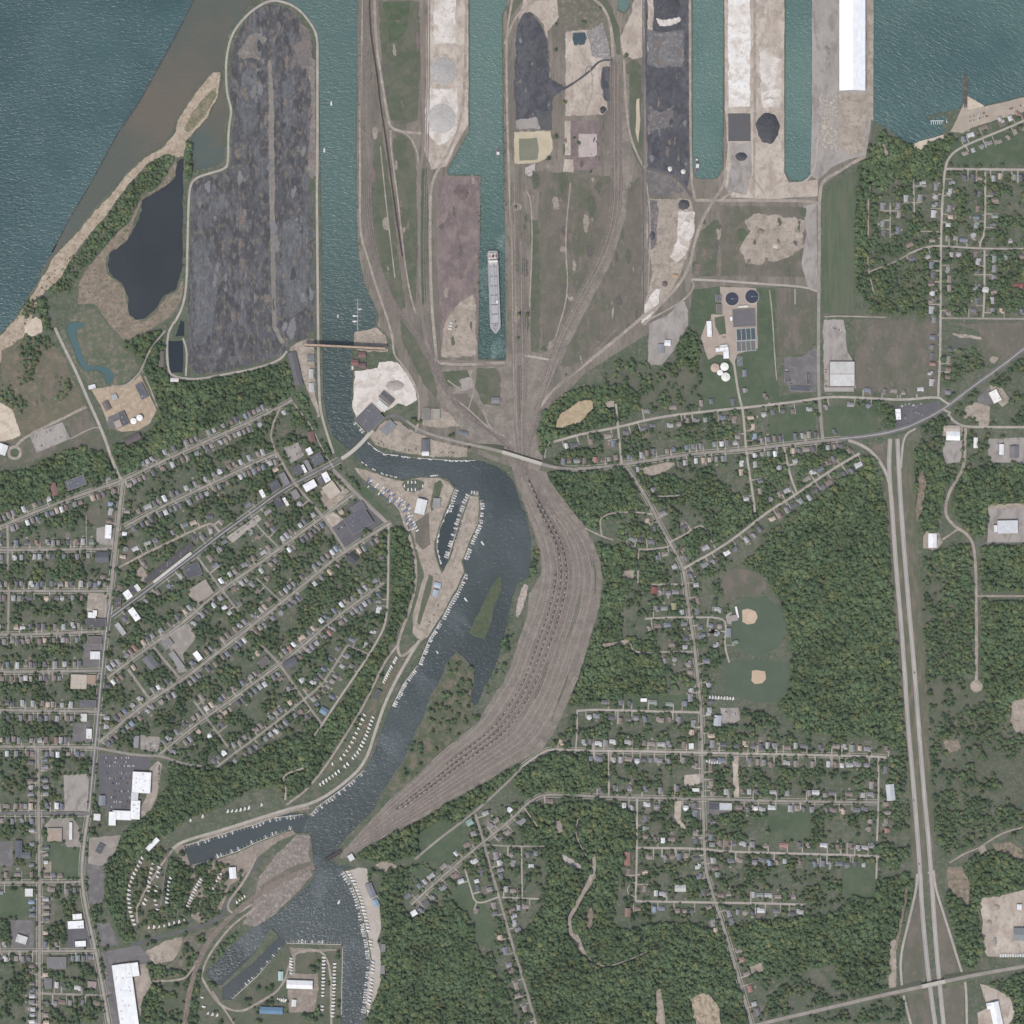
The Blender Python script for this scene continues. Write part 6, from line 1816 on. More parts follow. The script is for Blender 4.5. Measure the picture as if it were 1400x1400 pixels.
GM = gmat('grey_stone_pile', [(172,168,164),(164,160,156),(180,175,170)], (16,6), grain=.05)
BKM = gmat('black_coal_pile', [(78,79,83),(70,71,75),(92,93,97)], (12,5), grain=.2)
WHM = gmat('white_salt_pile', [(226,220,208),(216,210,198)], (12,), grain=.05)
pile('round grey stone stockpile, northern of two on limestone pier', 606,97,18,19,6, GM, .02, .1)
pile('round pale grey stone stockpile, southern of two on limestone pier', 603.5,162,19.5,20,6, gmat('pale_stone_pile', [(184,178,173),(175,170,165),(190,185,180)], (16,6), grain=.05), .03, .1)
pile('black coal heap at the top of the coal pier', 913,6,17,20,10, BKM, .06, .5)
pile('black coal heap with a steep rim on the white pier', 1050,175,16,21,11, BKM, .1, .5)
pile('small black coal heap south of the dark square pad', 1013.5,214,8,6,5, BKM, .05, .2)
pile('small white salt heap at the coal pier foot, western of two', 916,231,3,3.6,4, WHM, .08, .1)
pile('small white salt heap at the coal pier foot, eastern of two', 934,234.5,3.2,3.4,4, WHM, .08, .1)
pile('small black heap beside the tracks on the middle pier', 824.5,150,4.5,5,4, BKM, .1, .1)
pile('dark heap north of the pale quarry strip', 935,280,8,7,6, gmat('dark_fines_pile', [(92,90,92),(82,82,86)], (8,), grain=.2), .16, .3)
pile('brown gravel heap on the pale strip', 909,388,4,4.5,4, gmat('brown_gravel_pile', [(120,106,100),(110,98,94)], (8,), grain=.1), .1, .2)
pile('tan gravel heap on the pale strip', 924,377,5,4,4, gmat('tan_gravel_pile', [(176,154,128),(164,144,120)], (8,), grain=.1), .1, .2)
pile('flat grey gravel heap in the works yard', 540,527,13,7,4, gmat('works_gravel', [(176,166,160),(164,156,150)], (10,), grain=.06), .08, .4)
pile('low rusty ore heap on the ore ground', 632,264,8,7,4, gmat('dark_ore', [(1,1,1)]), .15, .1)
for q, (lb, x, y, a, b) in enumerate([('tan rubble heap at the top of the pale industrial yard', 1362,1240,5,4),('tan rubble heap west of the grey right-edge works', 1352,1262,4,5),('long low stone heap in the pale industrial yard', 1360,1288,3,7),('brown soil heap by the bay-side dug field', 1040,316,5,4),('pale soil heap in the dug field centre', 1062,336,6,4),
                                     ('tan soil heap at the dug field edge', 1090,318,4,5),('dark heap in the strip between meadow and quarry', 892,322,4,6),('white stone heap at the quarry strip top', 938,304,6,4),('white lump heap beside the black rimmed heap', 1052,136,9,4),('grey fines heap on the east dock', 1130,70,5,8),('pale heap at the dock end', 1128,172,5,5)]):
    pile(lb, x, y, a, b, 4,(TAN, TAN, GREYP, MARSH, LIMET, TAN, COALD, LIME, LIME, GREYP, LIMET)[q], .14, .3)
# breakwater and jetties
mb = MB()
for k in range(34):
    t = k / 33
    x, y = W(1320 + random.uniform(-1.4,1.4),102 + 44 * t)
    s = random.uniform(1.6,3.0)
    mb.cyl(x, y, s, -3, random.uniform(.6,1.6),7, r2=s * .6)
mb.box(*W(1317.6,147),-3, *W(1322.6,104), .6)
tag(mb.build('stone_jetty', gmat('bank_stone', [(1,1,1)])), 'dark stone jetty running out from the small beach', 'jetty')
mb = MB()
mb.box(*W(1272,165.5),-2, *W(1290,164.6),-.3)
for k in range(6):
    mb.box(*W(1273 + k * 2.9,170),-2, *W(1273.6 + k * 2.9,164.6),-.3)
mb.box(*W(1294,172),-2, *W(1295.4,158),-.3)
tag(mb.build('boat_dock', pmat('dock_white', (226,226,222))), 'white comb-shaped boat dock in the little bay harbour', 'dock')


# ---- trestle bridge over the channel
def trestle():
    a, b = (416.5,472),(527,477.5)
    ax, ay = W(*a)
    bx, by = W(*b)
    L = math.hypot(bx - ax, by - ay)
    root = empty('trestle_bridge', ((ax + bx) / 2,(ay + by) / 2,0), math.atan2(by - ay, bx - ax))
    tag(root, 'long black trestle bridge with an orange-tan deck across the channel', 'bridge')
    LANDMARKS.append((472,475, 'orange-decked trestle bridge'))
    dk = pmat('trestle_steel', (70,66,64))
    mb = MB()
    mb.box(-L / 2,-3.0,13.0, L / 2,3.0,14.2, bottom=True)
    mb.build('deck', gmat('bridge_deck', [(186,161,138),(172,150,130),(194,174,152)], (30,8), stretch=.4, grain=.14), root)
    for sgn in (1,-1):
        mb = MB()
        y = sgn * 3.5
        mb.box(-L / 2, y - .35,6.5, L / 2, y + .35,7.3, bottom=True)
        mb.box(-L / 2, y - .35,14.3, L / 2, y + .35,15.1, bottom=True)
        n = 44
        for i in range(n):
            x0 = -L / 2 + L * i / n
            x1 = -L / 2 + L * (i + 1) / n
            mb.box(x0, y - .3,7.2, x0 + .7, y + .3,14.4)
            lo, hi = (7.0,14.4) if i % 2 else (14.4,7.0)
            mb.add([(x0, y - .25, lo),(x0 + .9, y - .25, lo),(x1 + .9, y - .25, hi),(x1, y - .25, hi),(x0, y + .25, lo),(x0 + .9, y + .25, lo),(x1 + .9, y + .25, hi),(x1, y + .25, hi)],
                   [(0,1,2,3),(7,6,5,4),(0,4,5,1),(3,2,6,7)])
        mb.box(-L / 2, y - .2,7.4, L / 2, y + .2,14.3)
        mb.build('girder', dk, root)
    for t in (-.46,-.28,-.1, .1, .28, .46):
        mb = MB()
        for sgn in (1,-1):
            mb.box(t * L - 1.1, sgn * 3.2 - .9,-3, t * L + 1.1, sgn * 3.2 + .9,7)
        mb.box(t * L - .8,-3,5, t * L + .8,3,6.4)
        mb.build('pier', dk, root)


trestle()
bpy.data.objects['trestle_bridge'].scale = (1,1,1.45)
# wrecked rail bridge
ax, ay = W(467,1163)
bx, by = W(444,1177)
L = math.hypot(bx - ax, by - ay)
root = empty('rail_bridge', ((ax + bx) / 2,(ay + by) / 2,0), math.atan2(by - ay, bx - ax))
tag(root, 'black steel railway bridge span ending short in the river', 'bridge')
dk = pmat('trestle_steel', (70,66,64))
mb = MB()
mb.box(-L / 2,-4,1.5, L / 2,4,2.6, bottom=True)
mb.build('deck', dk, root)
for sgn in (1,-1):
    mb = MB()
    mb.box(-L / 2, sgn * 4.2 - .4,1, L / 2, sgn * 4.2 + .4,2.2, bottom=True)
    mb.box(-L / 2 + 5, sgn * 4.2 - .4,8, L / 2 - 5, sgn * 4.2 + .4,8.8, bottom=True)
    for i in range(7):
        x0 = -L / 2 + 5 + (L - 10) * i / 6
        mb.box(x0 - .4, sgn * 4.2 - .35,2, x0 + .4, sgn * 4.2 + .35,8.2)
    mb.build('truss', dk, root)
mb = MB()
mb.box(L / 2 - 7,-4,-4, L / 2 - 2,4,1.6)
mb.build('pier', pmat('bridge_concrete', (1,1,1)), root)

# ------------------------------------------------------------------ ships and harbour craft
def ring(pts_z, mb, m=0, cap=None):
    """loft through a list of outlines [(pts, z)]"""
    n = len(pts_z[0][0])
    b = len(mb.v)
    for pts, z in pts_z:
        mb.v += [(p[0], p[1], z) for p in pts]
    for k in range(len(pts_z) - 1):
        for i in range(n):
            mb.f.append((b + k * n + i, b + k * n + (i + 1) % n, b + (k + 1) * n + (i + 1) % n, b + (k + 1) * n + i))
            mb.mi.append(m)
    if cap is not None:
        mb.f.append(tuple(b + (len(pts_z) - 1) * n + i for i in range(n)))
        mb.mi.append(cap)


def hull_outline(L, B, bow=.16, stern=.06, k=1.0):
    pts = []
    b = B / 2 * k
    for t in (0, .25, .5, .75, .9,1):
        pts.append((L / 2 - bow * L * (1 - t ** .8) * 0 - bow * L * (1 - t), b * (1 - t ** 1.7)))
    top = pts
    right = [(-L / 2, b * .78),(-L / 2 + stern * L * .4, b * .94),(-L / 2 + stern * L, b)]
    half = right + top
    return half[:-1] + [(L / 2,0)] + [(x, -y) for x, y in half[:-1][::-1]]


def freighter():
    ax, ay = W(673.6,343)
    bx, by = W(677.8,457)
    L = math.hypot(bx - ax, by - ay)
    root = empty('lake_freighter', ((ax + bx) / 2,(ay + by) / 2,-1.5), math.atan2(by - ay, bx - ax))
    tag(root, 'long grey-decked lake freighter moored in the middle slip', 'ship')
    LANDMARKS.append((676,400, 'lake freighter'))
    B = 29.0
    o0, o1 = hull_outline(L, B, .1, .04, .96), hull_outline(L, B, .1, .04)
    hm = pmat('hull_paint', (96,70,68), grain=.06)
    dkm = gmat('deck_paint', [(168,166,168),(158,157,160),(176,172,170)], (30,8), grain=.06)
    mb = MB()
    ring([(o0,-2),(o1,1.5),(o1,8.0)], mb)
    mb.build('hull', hm, root)
    mb = MB()
    ring([(o1,8.0),(hull_outline(L - .6, B - .6, .1, .04),8.25)], mb, 0,0)
    mb.build('deck', dkm, root)
    # bulwark line along both sides
    for sg in (1,-1):
        mb = MB()
        mb.box(-L * .44, sg * (B / 2 - .9) - .25,8.2, L * .39, sg * (B / 2 - .9) + .25,9.2)
        mb.build('railing', pmat('rail_white', (196,194,190)), root)
    xs = np.linspace(-L * .305, L * .375,7)
    for i in range(6):
        x0, x1 = xs[i] + 1.4, xs[i + 1] - 1.4
        mb = MB()
        mb.box(x0,-8.6,8.2, x1,8.6,9.5)
        for j in range(1,6):
            u = x0 + (x1 - x0) * j / 6
            mb.box(u - .25,-8.7,9.5, u + .25,8.7,9.75)
        mb.build('hatch_cover', gmat('hatch_paint', [(178,178,180),(170,170,174)], (14,), grain=.05), root)
        mb = MB()
        mb.box(x1 + .5,-9.6,8.2, x1 + 1.3,9.6,10.0)
        mb.build('hatch_coaming', pmat('coaming_dark', (96,94,96)), root)
    sup = pmat('ship_white', (206,198,192), grain=.08)
    mb = MB()
    mb.box(-L * .475,-11,8.2,-L * .335,11,11.5)
    mb.box(-L * .462,-9.8,11.5,-L * .40,9.8,14.5)
    mb.box(-L * .385,-9.8,11.5,-L * .345,9.8,17.5)
    sp = mb.build('superstructure', sup, root)
    mb = MB()
    mb.box(-L * .376,-12.5,17.5,-L * .352,12.5,20.5)
    mb.build('bridge_house', pmat('bridge_white', (224,222,218)), sp)
    mb = MB()
    mb.box(-L * .3515,-11,18.6,-L * .350,11,19.8)
    mb.build('window', pmat('dark_glass', (44,50,58), rough=.2), sp)
    mb = MB()
    mb.cyl(-L * .428,0,3.4,14.5,21,16, r2=3.0)
    mb.build('funnel', pmat('funnel_dark', (84,66,64)), root)
    for sg in (1,-1):
        mb = MB()
        mb.box(-L * .445, sg * 8.2 - 1.4,14.5,-L * .415, sg * 8.2 + 1.4,16)
        mb.build('lifeboat', pmat('lifeboat_red', (170,96,76)), root)
    mb = MB()
    mb.box(-L * .33,-2,9.8, L * .12,2,11.2)
    mb.box(-L * .335,-1.2,8.2,-L * .325,1.2,19)
    mb.build('unloading_boom', pmat('boom_grey', (166,166,170)), root)
    mb = MB()
    mb.box(L * .1,4.8,9.5, L * .135,9.8,12)
    mb.build('deck_crane', pmat('bridge_white', (1,1,1)), root)
    for dx, dy, r in ((.40,0,1.6),(.43,3.4,1.2),(.43,-3.4,1.2),(.405,6,1.1),(.405,-6,1.1),(.455,0,1.4)):
        mb = MB()
        mb.cyl(L * dx, dy, r, 8.2,10,10)
        mb.build('winch', pmat('coaming_dark', (1,1,1)), root)


freighter()


def tug(label, cx, cy, L, B, ang, barge=False):
    root = empty('work_boat', (*W(cx, cy),-1.5),-R(ang))
    tag(root, label, 'boat')
    LANDMARKS.append((cx, cy, label))
    mb = MB()
    ring([(hull_outline(L, B, .3, .1, .9),-.5),(hull_outline(L, B, .3, .1),2.0)], mb, 0,0)
    mb.build('hull', pmat('workboat_hull', (118,116,118)), root)
    mb = MB()
    mb.box(-L * .1,-B * .3,2, L * .22, B * .3,5.2)
    cb = mb.build('cabin', pmat('workboat_white', (216,214,208)), root)
    mb = MB()
    mb.box(L * .22 - .02,-B * .26,3.6, L * .22 + .06, B * .26,4.7)
    mb.build('window', pmat('dark_glass', (1,1,1)), cb)
    mb = MB()
    mb.box(-L * .42,-B * .3,2,-L * .2, B * .3,2.8)
    mb.cyl(-L * .16,0, .9,2,6,10)
    mb.build('deck_gear', pmat('workboat_gear', (92,90,94)), root)


tug('white and grey tug lying at the closed end of the eastern slip', 953.4,228,32,13,-84)
tug('stubby white work boat lying against the middle slip wall', 681,209,24,13,92)
tug('black barge tied behind the tug in the eastern slip', 952.6,219,14,9,-88)

# ------------------------------------------------------------------ houses
PAL = [('mid-grey', (144,142,144)),('dark grey', (120,119,124)),('slate-grey', (126,130,140)),('grey-brown', (150,140,134)),('brown', (138,124,118)),('light grey', (172,171,172)),
       ('pale grey', (198,198,198)),('tan', (190,172,156)),('charcoal', (106,105,110)),('green-grey', (140,148,142)),('dull red', (160,124,116)),('white', (228,228,228)),('blue-grey', (144,158,174))]
PALW = np.array([20,15,8,18,13,13,7,5,7,3,1.2,2.2, .8])
PALW = PALW / PALW.sum()


def gable(mb, x0, y0, x1, y1, h, rise, along_y, e=.45, th=.25):
    if along_y:
        xm = (x0 + x1) / 2
        A = [(x0 - e, y0 - e, h - e * rise / ((x1 - x0) / 2)),(xm, y0 - e, h + rise),(x1 + e, y0 - e, h - e * rise / ((x1 - x0) / 2))]
        B = [(p[0], y1 + e, p[2]) for p in A]
    else:
        ym = (y0 + y1) / 2
        A = [(x0 - e, y1 + e, h - e * rise / ((y1 - y0) / 2)),(x0 - e, ym, h + rise),(x0 - e, y0 - e, h - e * rise / ((y1 - y0) / 2))]
        B = [(x1 + e, p[1], p[2]) for p in A]
    vs = A + B
    lo = [(p[0], p[1], p[2] - th) for p in vs]
    mb.add(vs + lo, [(0,1,4,3),(1,2,5,4),(0,3,9,6),(2,8,11,5),(0,6,7,1),(1,7,8,2),(3,4,10,9),(4,5,11,10)])


def hip(mb, x0, y0, x1, y1, h, rise, e=.45):
    x0, y0, x1, y1 = x0 - e, y0 - e, x1 + e, y1 + e
    w, d = x1 - x0, y1 - y0
    c = [(x0, y0, h),(x1, y0, h),(x1, y1, h),(x0, y1, h)]
    if d >= w:
        r = [((x0 + x1) / 2, y0 + w / 2, h + rise),((x0 + x1) / 2, y1 - w / 2, h + rise)]
        fs = [(0,1,4),(1,2,5,4),(2,3,5),(3,0,4,5)]
    else:
        r = [(x0 + d / 2,(y0 + y1) / 2, h + rise),(x1 - d / 2,(y0 + y1) / 2, h + rise)]
        fs = [(0,1,5,4),(1,2,5),(2,3,4,5),(3,0,4)]
    mb.add(c + r, fs)


def gend(mb, x0, y0, x1, y1, h, rise, along_y):
    if along_y:
        xm = (x0 + x1) / 2
        mb.add([(x0, y0, h),(x1, y0, h),(xm, y0, h + rise * .97)], [(0,1,2)])
        mb.add([(x0, y1, h),(x1, y1, h),(xm, y1, h + rise * .97)], [(2,1,0)])
    else:
        ym = (y0 + y1) / 2
        mb.add([(x0, y0, h),(x0, y1, h),(x0, ym, h + rise * .97)], [(2,1,0)])
        mb.add([(x1, y0, h),(x1, y1, h),(x1, ym, h + rise * .97)], [(0,1,2)])


def house_parts(kind):
    wl, rf, ch = MB(), MB(), MB()
    if kind == 0:      # narrow, ridge away from the street, front porch
        wl.box(-3.9,-6,0,3.9,6,5, top=False); gable(rf, -3.9,-6,3.9,6,5,2.8, True); gend(wl, -3.9,-6,3.9,6,5,2.8, True)
        wl.box(-3.2,-8,0,3.2,-6.02,2.6, top=False); rf.add([(-3.5,-8.3,2.6),(3.5,-8.3,2.6),(3.5,-6.02,3.3),(-3.5,-6.02,3.3)], [(0,1,2,3)])
        ch.box(1.2,1,5,2.1,1.9,8.6)
        fp = (8.4,14.5)
    elif kind == 1:    # wide, ridge along the street
        wl.box(-5,-4.2,0,5,4.2,4.4, top=False); gable(rf, -5,-4.2,5,4.2,4.4,2.6, False); gend(wl, -5,-4.2,5,4.2,4.4,2.6, False)
        wl.box(-2.8,4.22,0,2.8,7.2,2.7, top=False); rf.add([(-3.1,4.22,3.5),(3.1,4.22,3.5),(3.1,7.5,2.7),(-3.1,7.5,2.7)], [(0,1,2,3)])
        ch.box(-3.2,-.4,5.5,-2.3, .5,7.9)
        fp = (10.8,12)
    elif kind == 2:    # hipped
        wl.box(-4.2,-5.6,0,4.2,5.6,4.8, top=False); hip(rf, -4.2,-5.6,4.2,5.6,4.8,2.4)
        ch.box(-.4,-2.2,6, .5,-1.4,8.2)
        fp = (9.2,12.2)
    elif kind == 3:    # L-shaped
        wl.box(-4.6,-2,0,2.6,6.5,4.6, top=False); gable(rf, -4.6,-2,2.6,6.5,4.6,2.4, True); gend(wl, -4.6,-2,2.6,6.5,4.6,2.4, True)
        wl.box(-1.2,-6.2,0,5.4,-.5,4.4, top=False); gable(rf, -1.2,-6.2,5.4,-.5,4.45,2.2, False); gend(wl, -1.2,-6.2,5.4,-.5,4.4,2.2, False)
        ch.box(-3.6,2,5,-2.8,2.9,7.9)
        fp = (11,13.4)
    elif kind == 4:    # long low ranch
        wl.box(-7.5,-4.2,0,7.5,4.2,3, top=False); gable(rf, -7.5,-4.2,7.5,4.2,3,1.9, False, .6); gend(wl, -7.5,-4.2,7.5,4.2,3,1.9, False)
        wl.box(3.0,-6.4,0,7.4,-4.22,2.9, top=False); rf.add([(2.7,-6.8,2.7),(7.7,-6.8,2.7),(7.7,-3.6,3.3),(2.7,-3.6,3.3)], [(0,1,2,3)])
        ch.box(-2, .6,3.6,-1,1.6,5.8)
        fp = (16.2,12)
    else:              # hipped ranch with garage wing
        wl.box(-7,-3.6,0,4,4.6,3, top=False); hip(rf, -7,-3.6,4,4.6,3,2.0, .6)
        wl.box(2,-6.5,0,7.6,2.6,2.95, top=False); hip(rf, 2,-6.5,7.6,2.6,3.02,1.7, .5)
        ch.box(-4,-.4,3.9,-3.1, .5,5.9)
        fp = (16.2,12)
    return wl, rf, ch, fp


WALL_OC = objcol_mat('house_wall', .8, .06)
ROOF_OC = objcol_mat('house_roof', .9, .13,2.2)
CHIM = pmat('chimney_brick', (126,96,86))
HP = [house_parts(k) for k in range(6)]
HM = [(p[0].mesh('wall', WALL_OC), p[1].mesh('roof', ROOF_OC), p[2].mesh('chimney', CHIM)) for p in HP]


class Soup:
    """many copies merged into one mesh, each face with its own tint"""

    def __init__(self):
        self.V, self.F, self.n, self.T = [], [], 0, []

    def add(self, mb, x, y, z, rz, sc, col):
        v = np.asarray(mb.v, float) * sc
        c, s = math.cos(rz), math.sin(rz)
        q = np.empty_like(v)
        q[:, 0] = x + c * v[:, 0] - s * v[:, 1]
        q[:, 1] = y + s * v[:, 0] + c * v[:, 1]
        q[:, 2] = z + v[:, 2]
        self.V.append(q)
        for f in mb.f:
            self.F.append([i + self.n for i in f])
            self.T.append(col)
        self.n += len(v)

    def build(self, name, mat):
        me = bpy.data.meshes.new(name)
        me.from_pydata(np.concatenate(self.V).tolist(), [], self.F)
        at_ = me.attributes.new('tint', 'FLOAT_COLOR', 'FACE')
        at_.data.foreach_set('color', np.asarray(self.T, np.float32).ravel())
        me.materials.append(mat)
        o = bpy.data.objects.new(name, me)
        C.objects.link(o)
        return o


soup = Soup()
gar = MB()
gar.box(-3,-3.4,0,3,3.4,2.7, top=False)
garr = MB()
gable(garr, -3,-3.4,3,3.4,2.7,1.5, True, .3)
gend(gar, -3,-3.4,3,3.4,2.7,1.5, True)
drive_mb = {'pale': MB(), 'gravel': MB()}
INDIV, N_STUFF = [], 0
lots = [MB() for _ in range(6)]
DRIVES = []


def rect_free(cx, cy, ux, uy, w, d):
    """w along u, d across, in map units"""
    for a in np.linspace(-.5, .5, max(2, int(w) + 1)):
        for b in np.linspace(-.5, .5, max(2, int(d) + 1)):
            if at(OCC, cx + ux * a * w - uy * b * d, cy + uy * a * w + ux * b * d):
                return False
    return True


def rect_mark(cx, cy, ux, uy, w, d, mask=None):
    fill(OCC if mask is None else mask, [(cx + ux * a * w - uy * b * d, cy + uy * a * w + ux * b * d) for a, b in ((-.5,-.5),(.5,-.5),(.5, .5),(-.5, .5))])


def in_woods(x, y):
    return at(WOODM, x, y)


WOODM = np.zeros((N, N), bool)
for pts in WOODS:
    if WOOD_DENS.get(pts[0], .92) > .8:
        fill(WOODM, pts)
hr = random.Random(21)
for rd in ROADS:
    if not rd['houses']:
        continue
    sp, pl, pr, phrase, szf = rd['houses']
    pts, w = rd['pts'], rd['w']
    L = length(pts)
    for side, pch in ((1, pl),(-1, pr)):
        s = hr.uniform(2,6)
        row = []
        while s < L - 2:
            (px, py),(dx, dy) = walk(pts, s)
            nx, ny = dy * side, -dx * side      # side 1: to the left of travel, north for an eastbound street
            big = sp > 8.9
            kind = hr.choices(range(6), [5,3,3,2,4,3] if big else [10,2,4,3, .3, .3])[0]
            if sp > 9.4 and phrase:
                kind = hr.choices(range(6), [2,3,2,3,6,4])[0]
            fw, fd = HP[kind][3]
            sc = hr.uniform(1.04,1.26) * (1.06 if phrase else 1.0)
            fw, fd = fw * sc / S, fd * sc / S
            set_ = w / 2 + hr.uniform(3.2,4.6) + (hr.uniform(0,4) if big else 0)
            cx, cy = px + nx * (set_ + fd / 2), py + ny * (set_ + fd / 2)
            step = max(sp, fw + 1.2) * hr.uniform(.86,1.2)
            if hr.random() < pch + .16 * (pch > .1) and -6 < cx < 1406 and -6 < cy < 1406 and not in_woods(cx, cy) and rect_free(cx, cy, dx, dy, fw + .8, fd + .8):
                rect_mark(cx, cy, dx, dy, fw + 1, fd + 1)
                rz = math.atan2(-dy, dx) + (0 if side == 1 else math.pi)
                rz += hr.uniform(-.04, .04)
                pi_ = hr.choices(range(len(PAL)), PALW)[0]
                row.append((cx, cy, rz, kind, sc, pi_, s))
                if hr.random() < .8:
                    lw, ld = step * hr.uniform(.8,1.0), hr.uniform(12,22)
                    k = hr.randrange(5)
                    vs = [(*W(px + dx * a * lw + nx * (w / 2 + b), py + dy * a * lw + ny * (w / 2 + b)), .004 + .0015 * k) for a, b in ((-.5,2.6),(.5,2.6),(.5, ld),(-.5, ld))]
                    lots[k].add(vs, [(0,1,2,3)] if side < 0 else [(3,2,1,0)])
                    if hr.random() < .35:
                        g = set_ + fd + hr.uniform(1,5)
                        vs = [(*W(px + dx * a + nx * (g + b), py + dy * a + ny * (g + b)), .015) for a, b in ((-1.6,-1),(1.4,-1),(1.4,1.4),(-1.6,1.4))]
                        lots[5].add(vs, [(0,1,2,3)])
                # drive and outbuilding
                if hr.random() < .85:
                    u = (fw / 2 + .9) * hr.choice((-1,1))
                    dl = set_ + fd * hr.uniform(.5,1.15)
                    a0 = (px + dx * u + nx * w / 2, py + dy * u + ny * w / 2)
                    a1 = (px + dx * u + nx * dl, py + dy * u + ny * dl)
                    if not any(at(OCC, a0[0] + (a1[0] - a0[0]) * t, a0[1] + (a1[1] - a0[1]) * t) for t in (.3, .6,1)):
                        vs, fs = strip_geo([a0, a1], hr.uniform(1.2,2.0), .16)
                        drive_mb['pale' if hr.random() < .6 else 'gravel'].add(vs, fs)
                        brush(OCC, [a0, a1], .8)
                        if hr.random() < .75:
                            g = (px + dx * u + nx * (dl + 2.0), py + dy * u + ny * (dl + 2.0))
                            if rect_free(*g, dx, dy, 3.4,4):
                                rect_mark(*g, dx, dy, 4,4.4)
                                gc = lin(PAL[hr.choices(range(len(PAL)), PALW)[0]][1])
                                gs = hr.uniform(.85,1.35)
                                soup.add(gar, *W(*g),0, rz, gs, lin((178,172,164)))
                                soup.add(garr, *W(*g),0, rz, gs, gc)
                        elif hr.random() < .7:
                            DRIVES.append((a0[0] + (a1[0] - a0[0]) * .55, a0[1] + (a1[1] - a0[1]) * .55, math.atan2(-(a1[1] - a0[1]), a1[0] - a0[0])))
            s += step
        if phrase:
            INDIV.append((phrase, side, pts, row))
        else:
            for cx, cy, rz, kind, sc, pi_, s_ in row:
                wl, rf, ch, fp = HP[kind]
                x, y = W(cx, cy)
                wc = lin(hr.choice([(196,190,182),(178,172,166),(206,202,196),(164,150,138),(150,140,134)]))
                j = hr.uniform(.88,1.1)
                rc = tuple(q * j for q in lin(PAL[pi_][1])[:3]) + (1,)
                soup.add(wl, x, y, 0, rz, sc, wc)
                soup.add(rf, x, y, 0, rz, sc, rc)
                N_STUFF += 1
PRI = ['second street', 'third street', 'long road', 'first street', 'main road leading', 'slanting', 'winding', 'fourth street', 'lowest street']
INDIV.sort(key=lambda r: min([i for i, k in enumerate(PRI) if k in r[0]] + [99]))
keep, n_ind = [], 0
for r in INDIV:
    if n_ind + len(r[3]) <= 300:
        keep.append(r)
        n_ind += len(r[3])
        continue
    for cx, cy, rz, kind, sc, pi_, s_ in r[3]:
        j = hr.uniform(.88,1.1)
        soup.add(HP[kind][0], *W(cx, cy),0, rz, sc * .95, lin((190,184,176)))
        soup.add(HP[kind][1], *W(cx, cy),0, rz, sc * .95, tuple(q * j for q in lin(PAL[pi_][1])[:3]) + (1,))
        N_STUFF += 1
INDIV = keep
print('houses individual', n_ind, 'merged', N_STUFF)
for phrase, side, pts, row in INDIV:
    (p0, d0),(p1, d1) = walk(pts, 0), walk(pts, length(pts))
    gx, gy = pts[-1][0] - pts[0][0], pts[-1][1] - pts[0][1]
    end_b = compass(gx, gy)
    end_a = compass(-gx, -gy)
    side_n = compass(gy * side, -gx * side)
    for i, (cx, cy, rz, kind, sc, pi_, s_) in enumerate(row):
        wm, rm, cm = HM[kind]
        x, y = W(cx, cy)
        root = empty('house', (x, y, GZ), rz)
        root.scale = (sc, sc, sc)
        nm, c = PAL[pi_]
        tag(root, '%s-roofed house, %s, %s side of the %s' % (nm.replace(' ', '-'), place_in_row(i, len(row), end_a, end_b), side_n, phrase), 'house', 'houses along the eastern streets')
        for me, nmo, colr in ((wm, 'wall', hr.choice([(196,190,182),(178,172,166),(206,202,196),(164,150,138)])),(rm, 'roof', c)):
            o = bpy.data.objects.new(nmo, me)
            C.objects.link(o)
            o.parent = root
            o.color = lin(colr)
            if nmo == 'roof':
                co = bpy.data.objects.new('chimney', cm)
                C.objects.link(co)
                co.parent = o
for k, cc in enumerate([(86,97,76),(100,103,88),(110,108,95),(92,102,80),(120,114,103),(160,150,140)]):
    struct(lots[k].build('lawn', gmat('lawn_of_kind_%d' % k, [cc, tuple(v + 8 for v in cc), tuple(v - 8 for v in cc),(118,112,102)], (30,12,5), amt=(.5, .52, .62), grain=.15)))
ho = soup.build('houses', attr_mat('house_paint'))
ho['kind'] = 'stuff'
for k, mt in (('pale', CONC),('gravel', GRAVEL)):
    struct(drive_mb[k].build('driveway', mt))

# ------------------------------------------------------------------ boats, trailers, cars, railway cars
def mk(name, mb, mats):
    return mb.mesh(name, mats)


BW = pmat('boat_white', (232,232,230), rough=.4, grain=.04)
BT = pmat('boat_deck_tan', (206,196,182), rough=.7)
BG = pmat('dark_glass', (1,1,1))
BB = pmat('blue_tarp', (74,104,152), rough=.7)
BO = objcol_mat('boat_canvas', .7, .05)


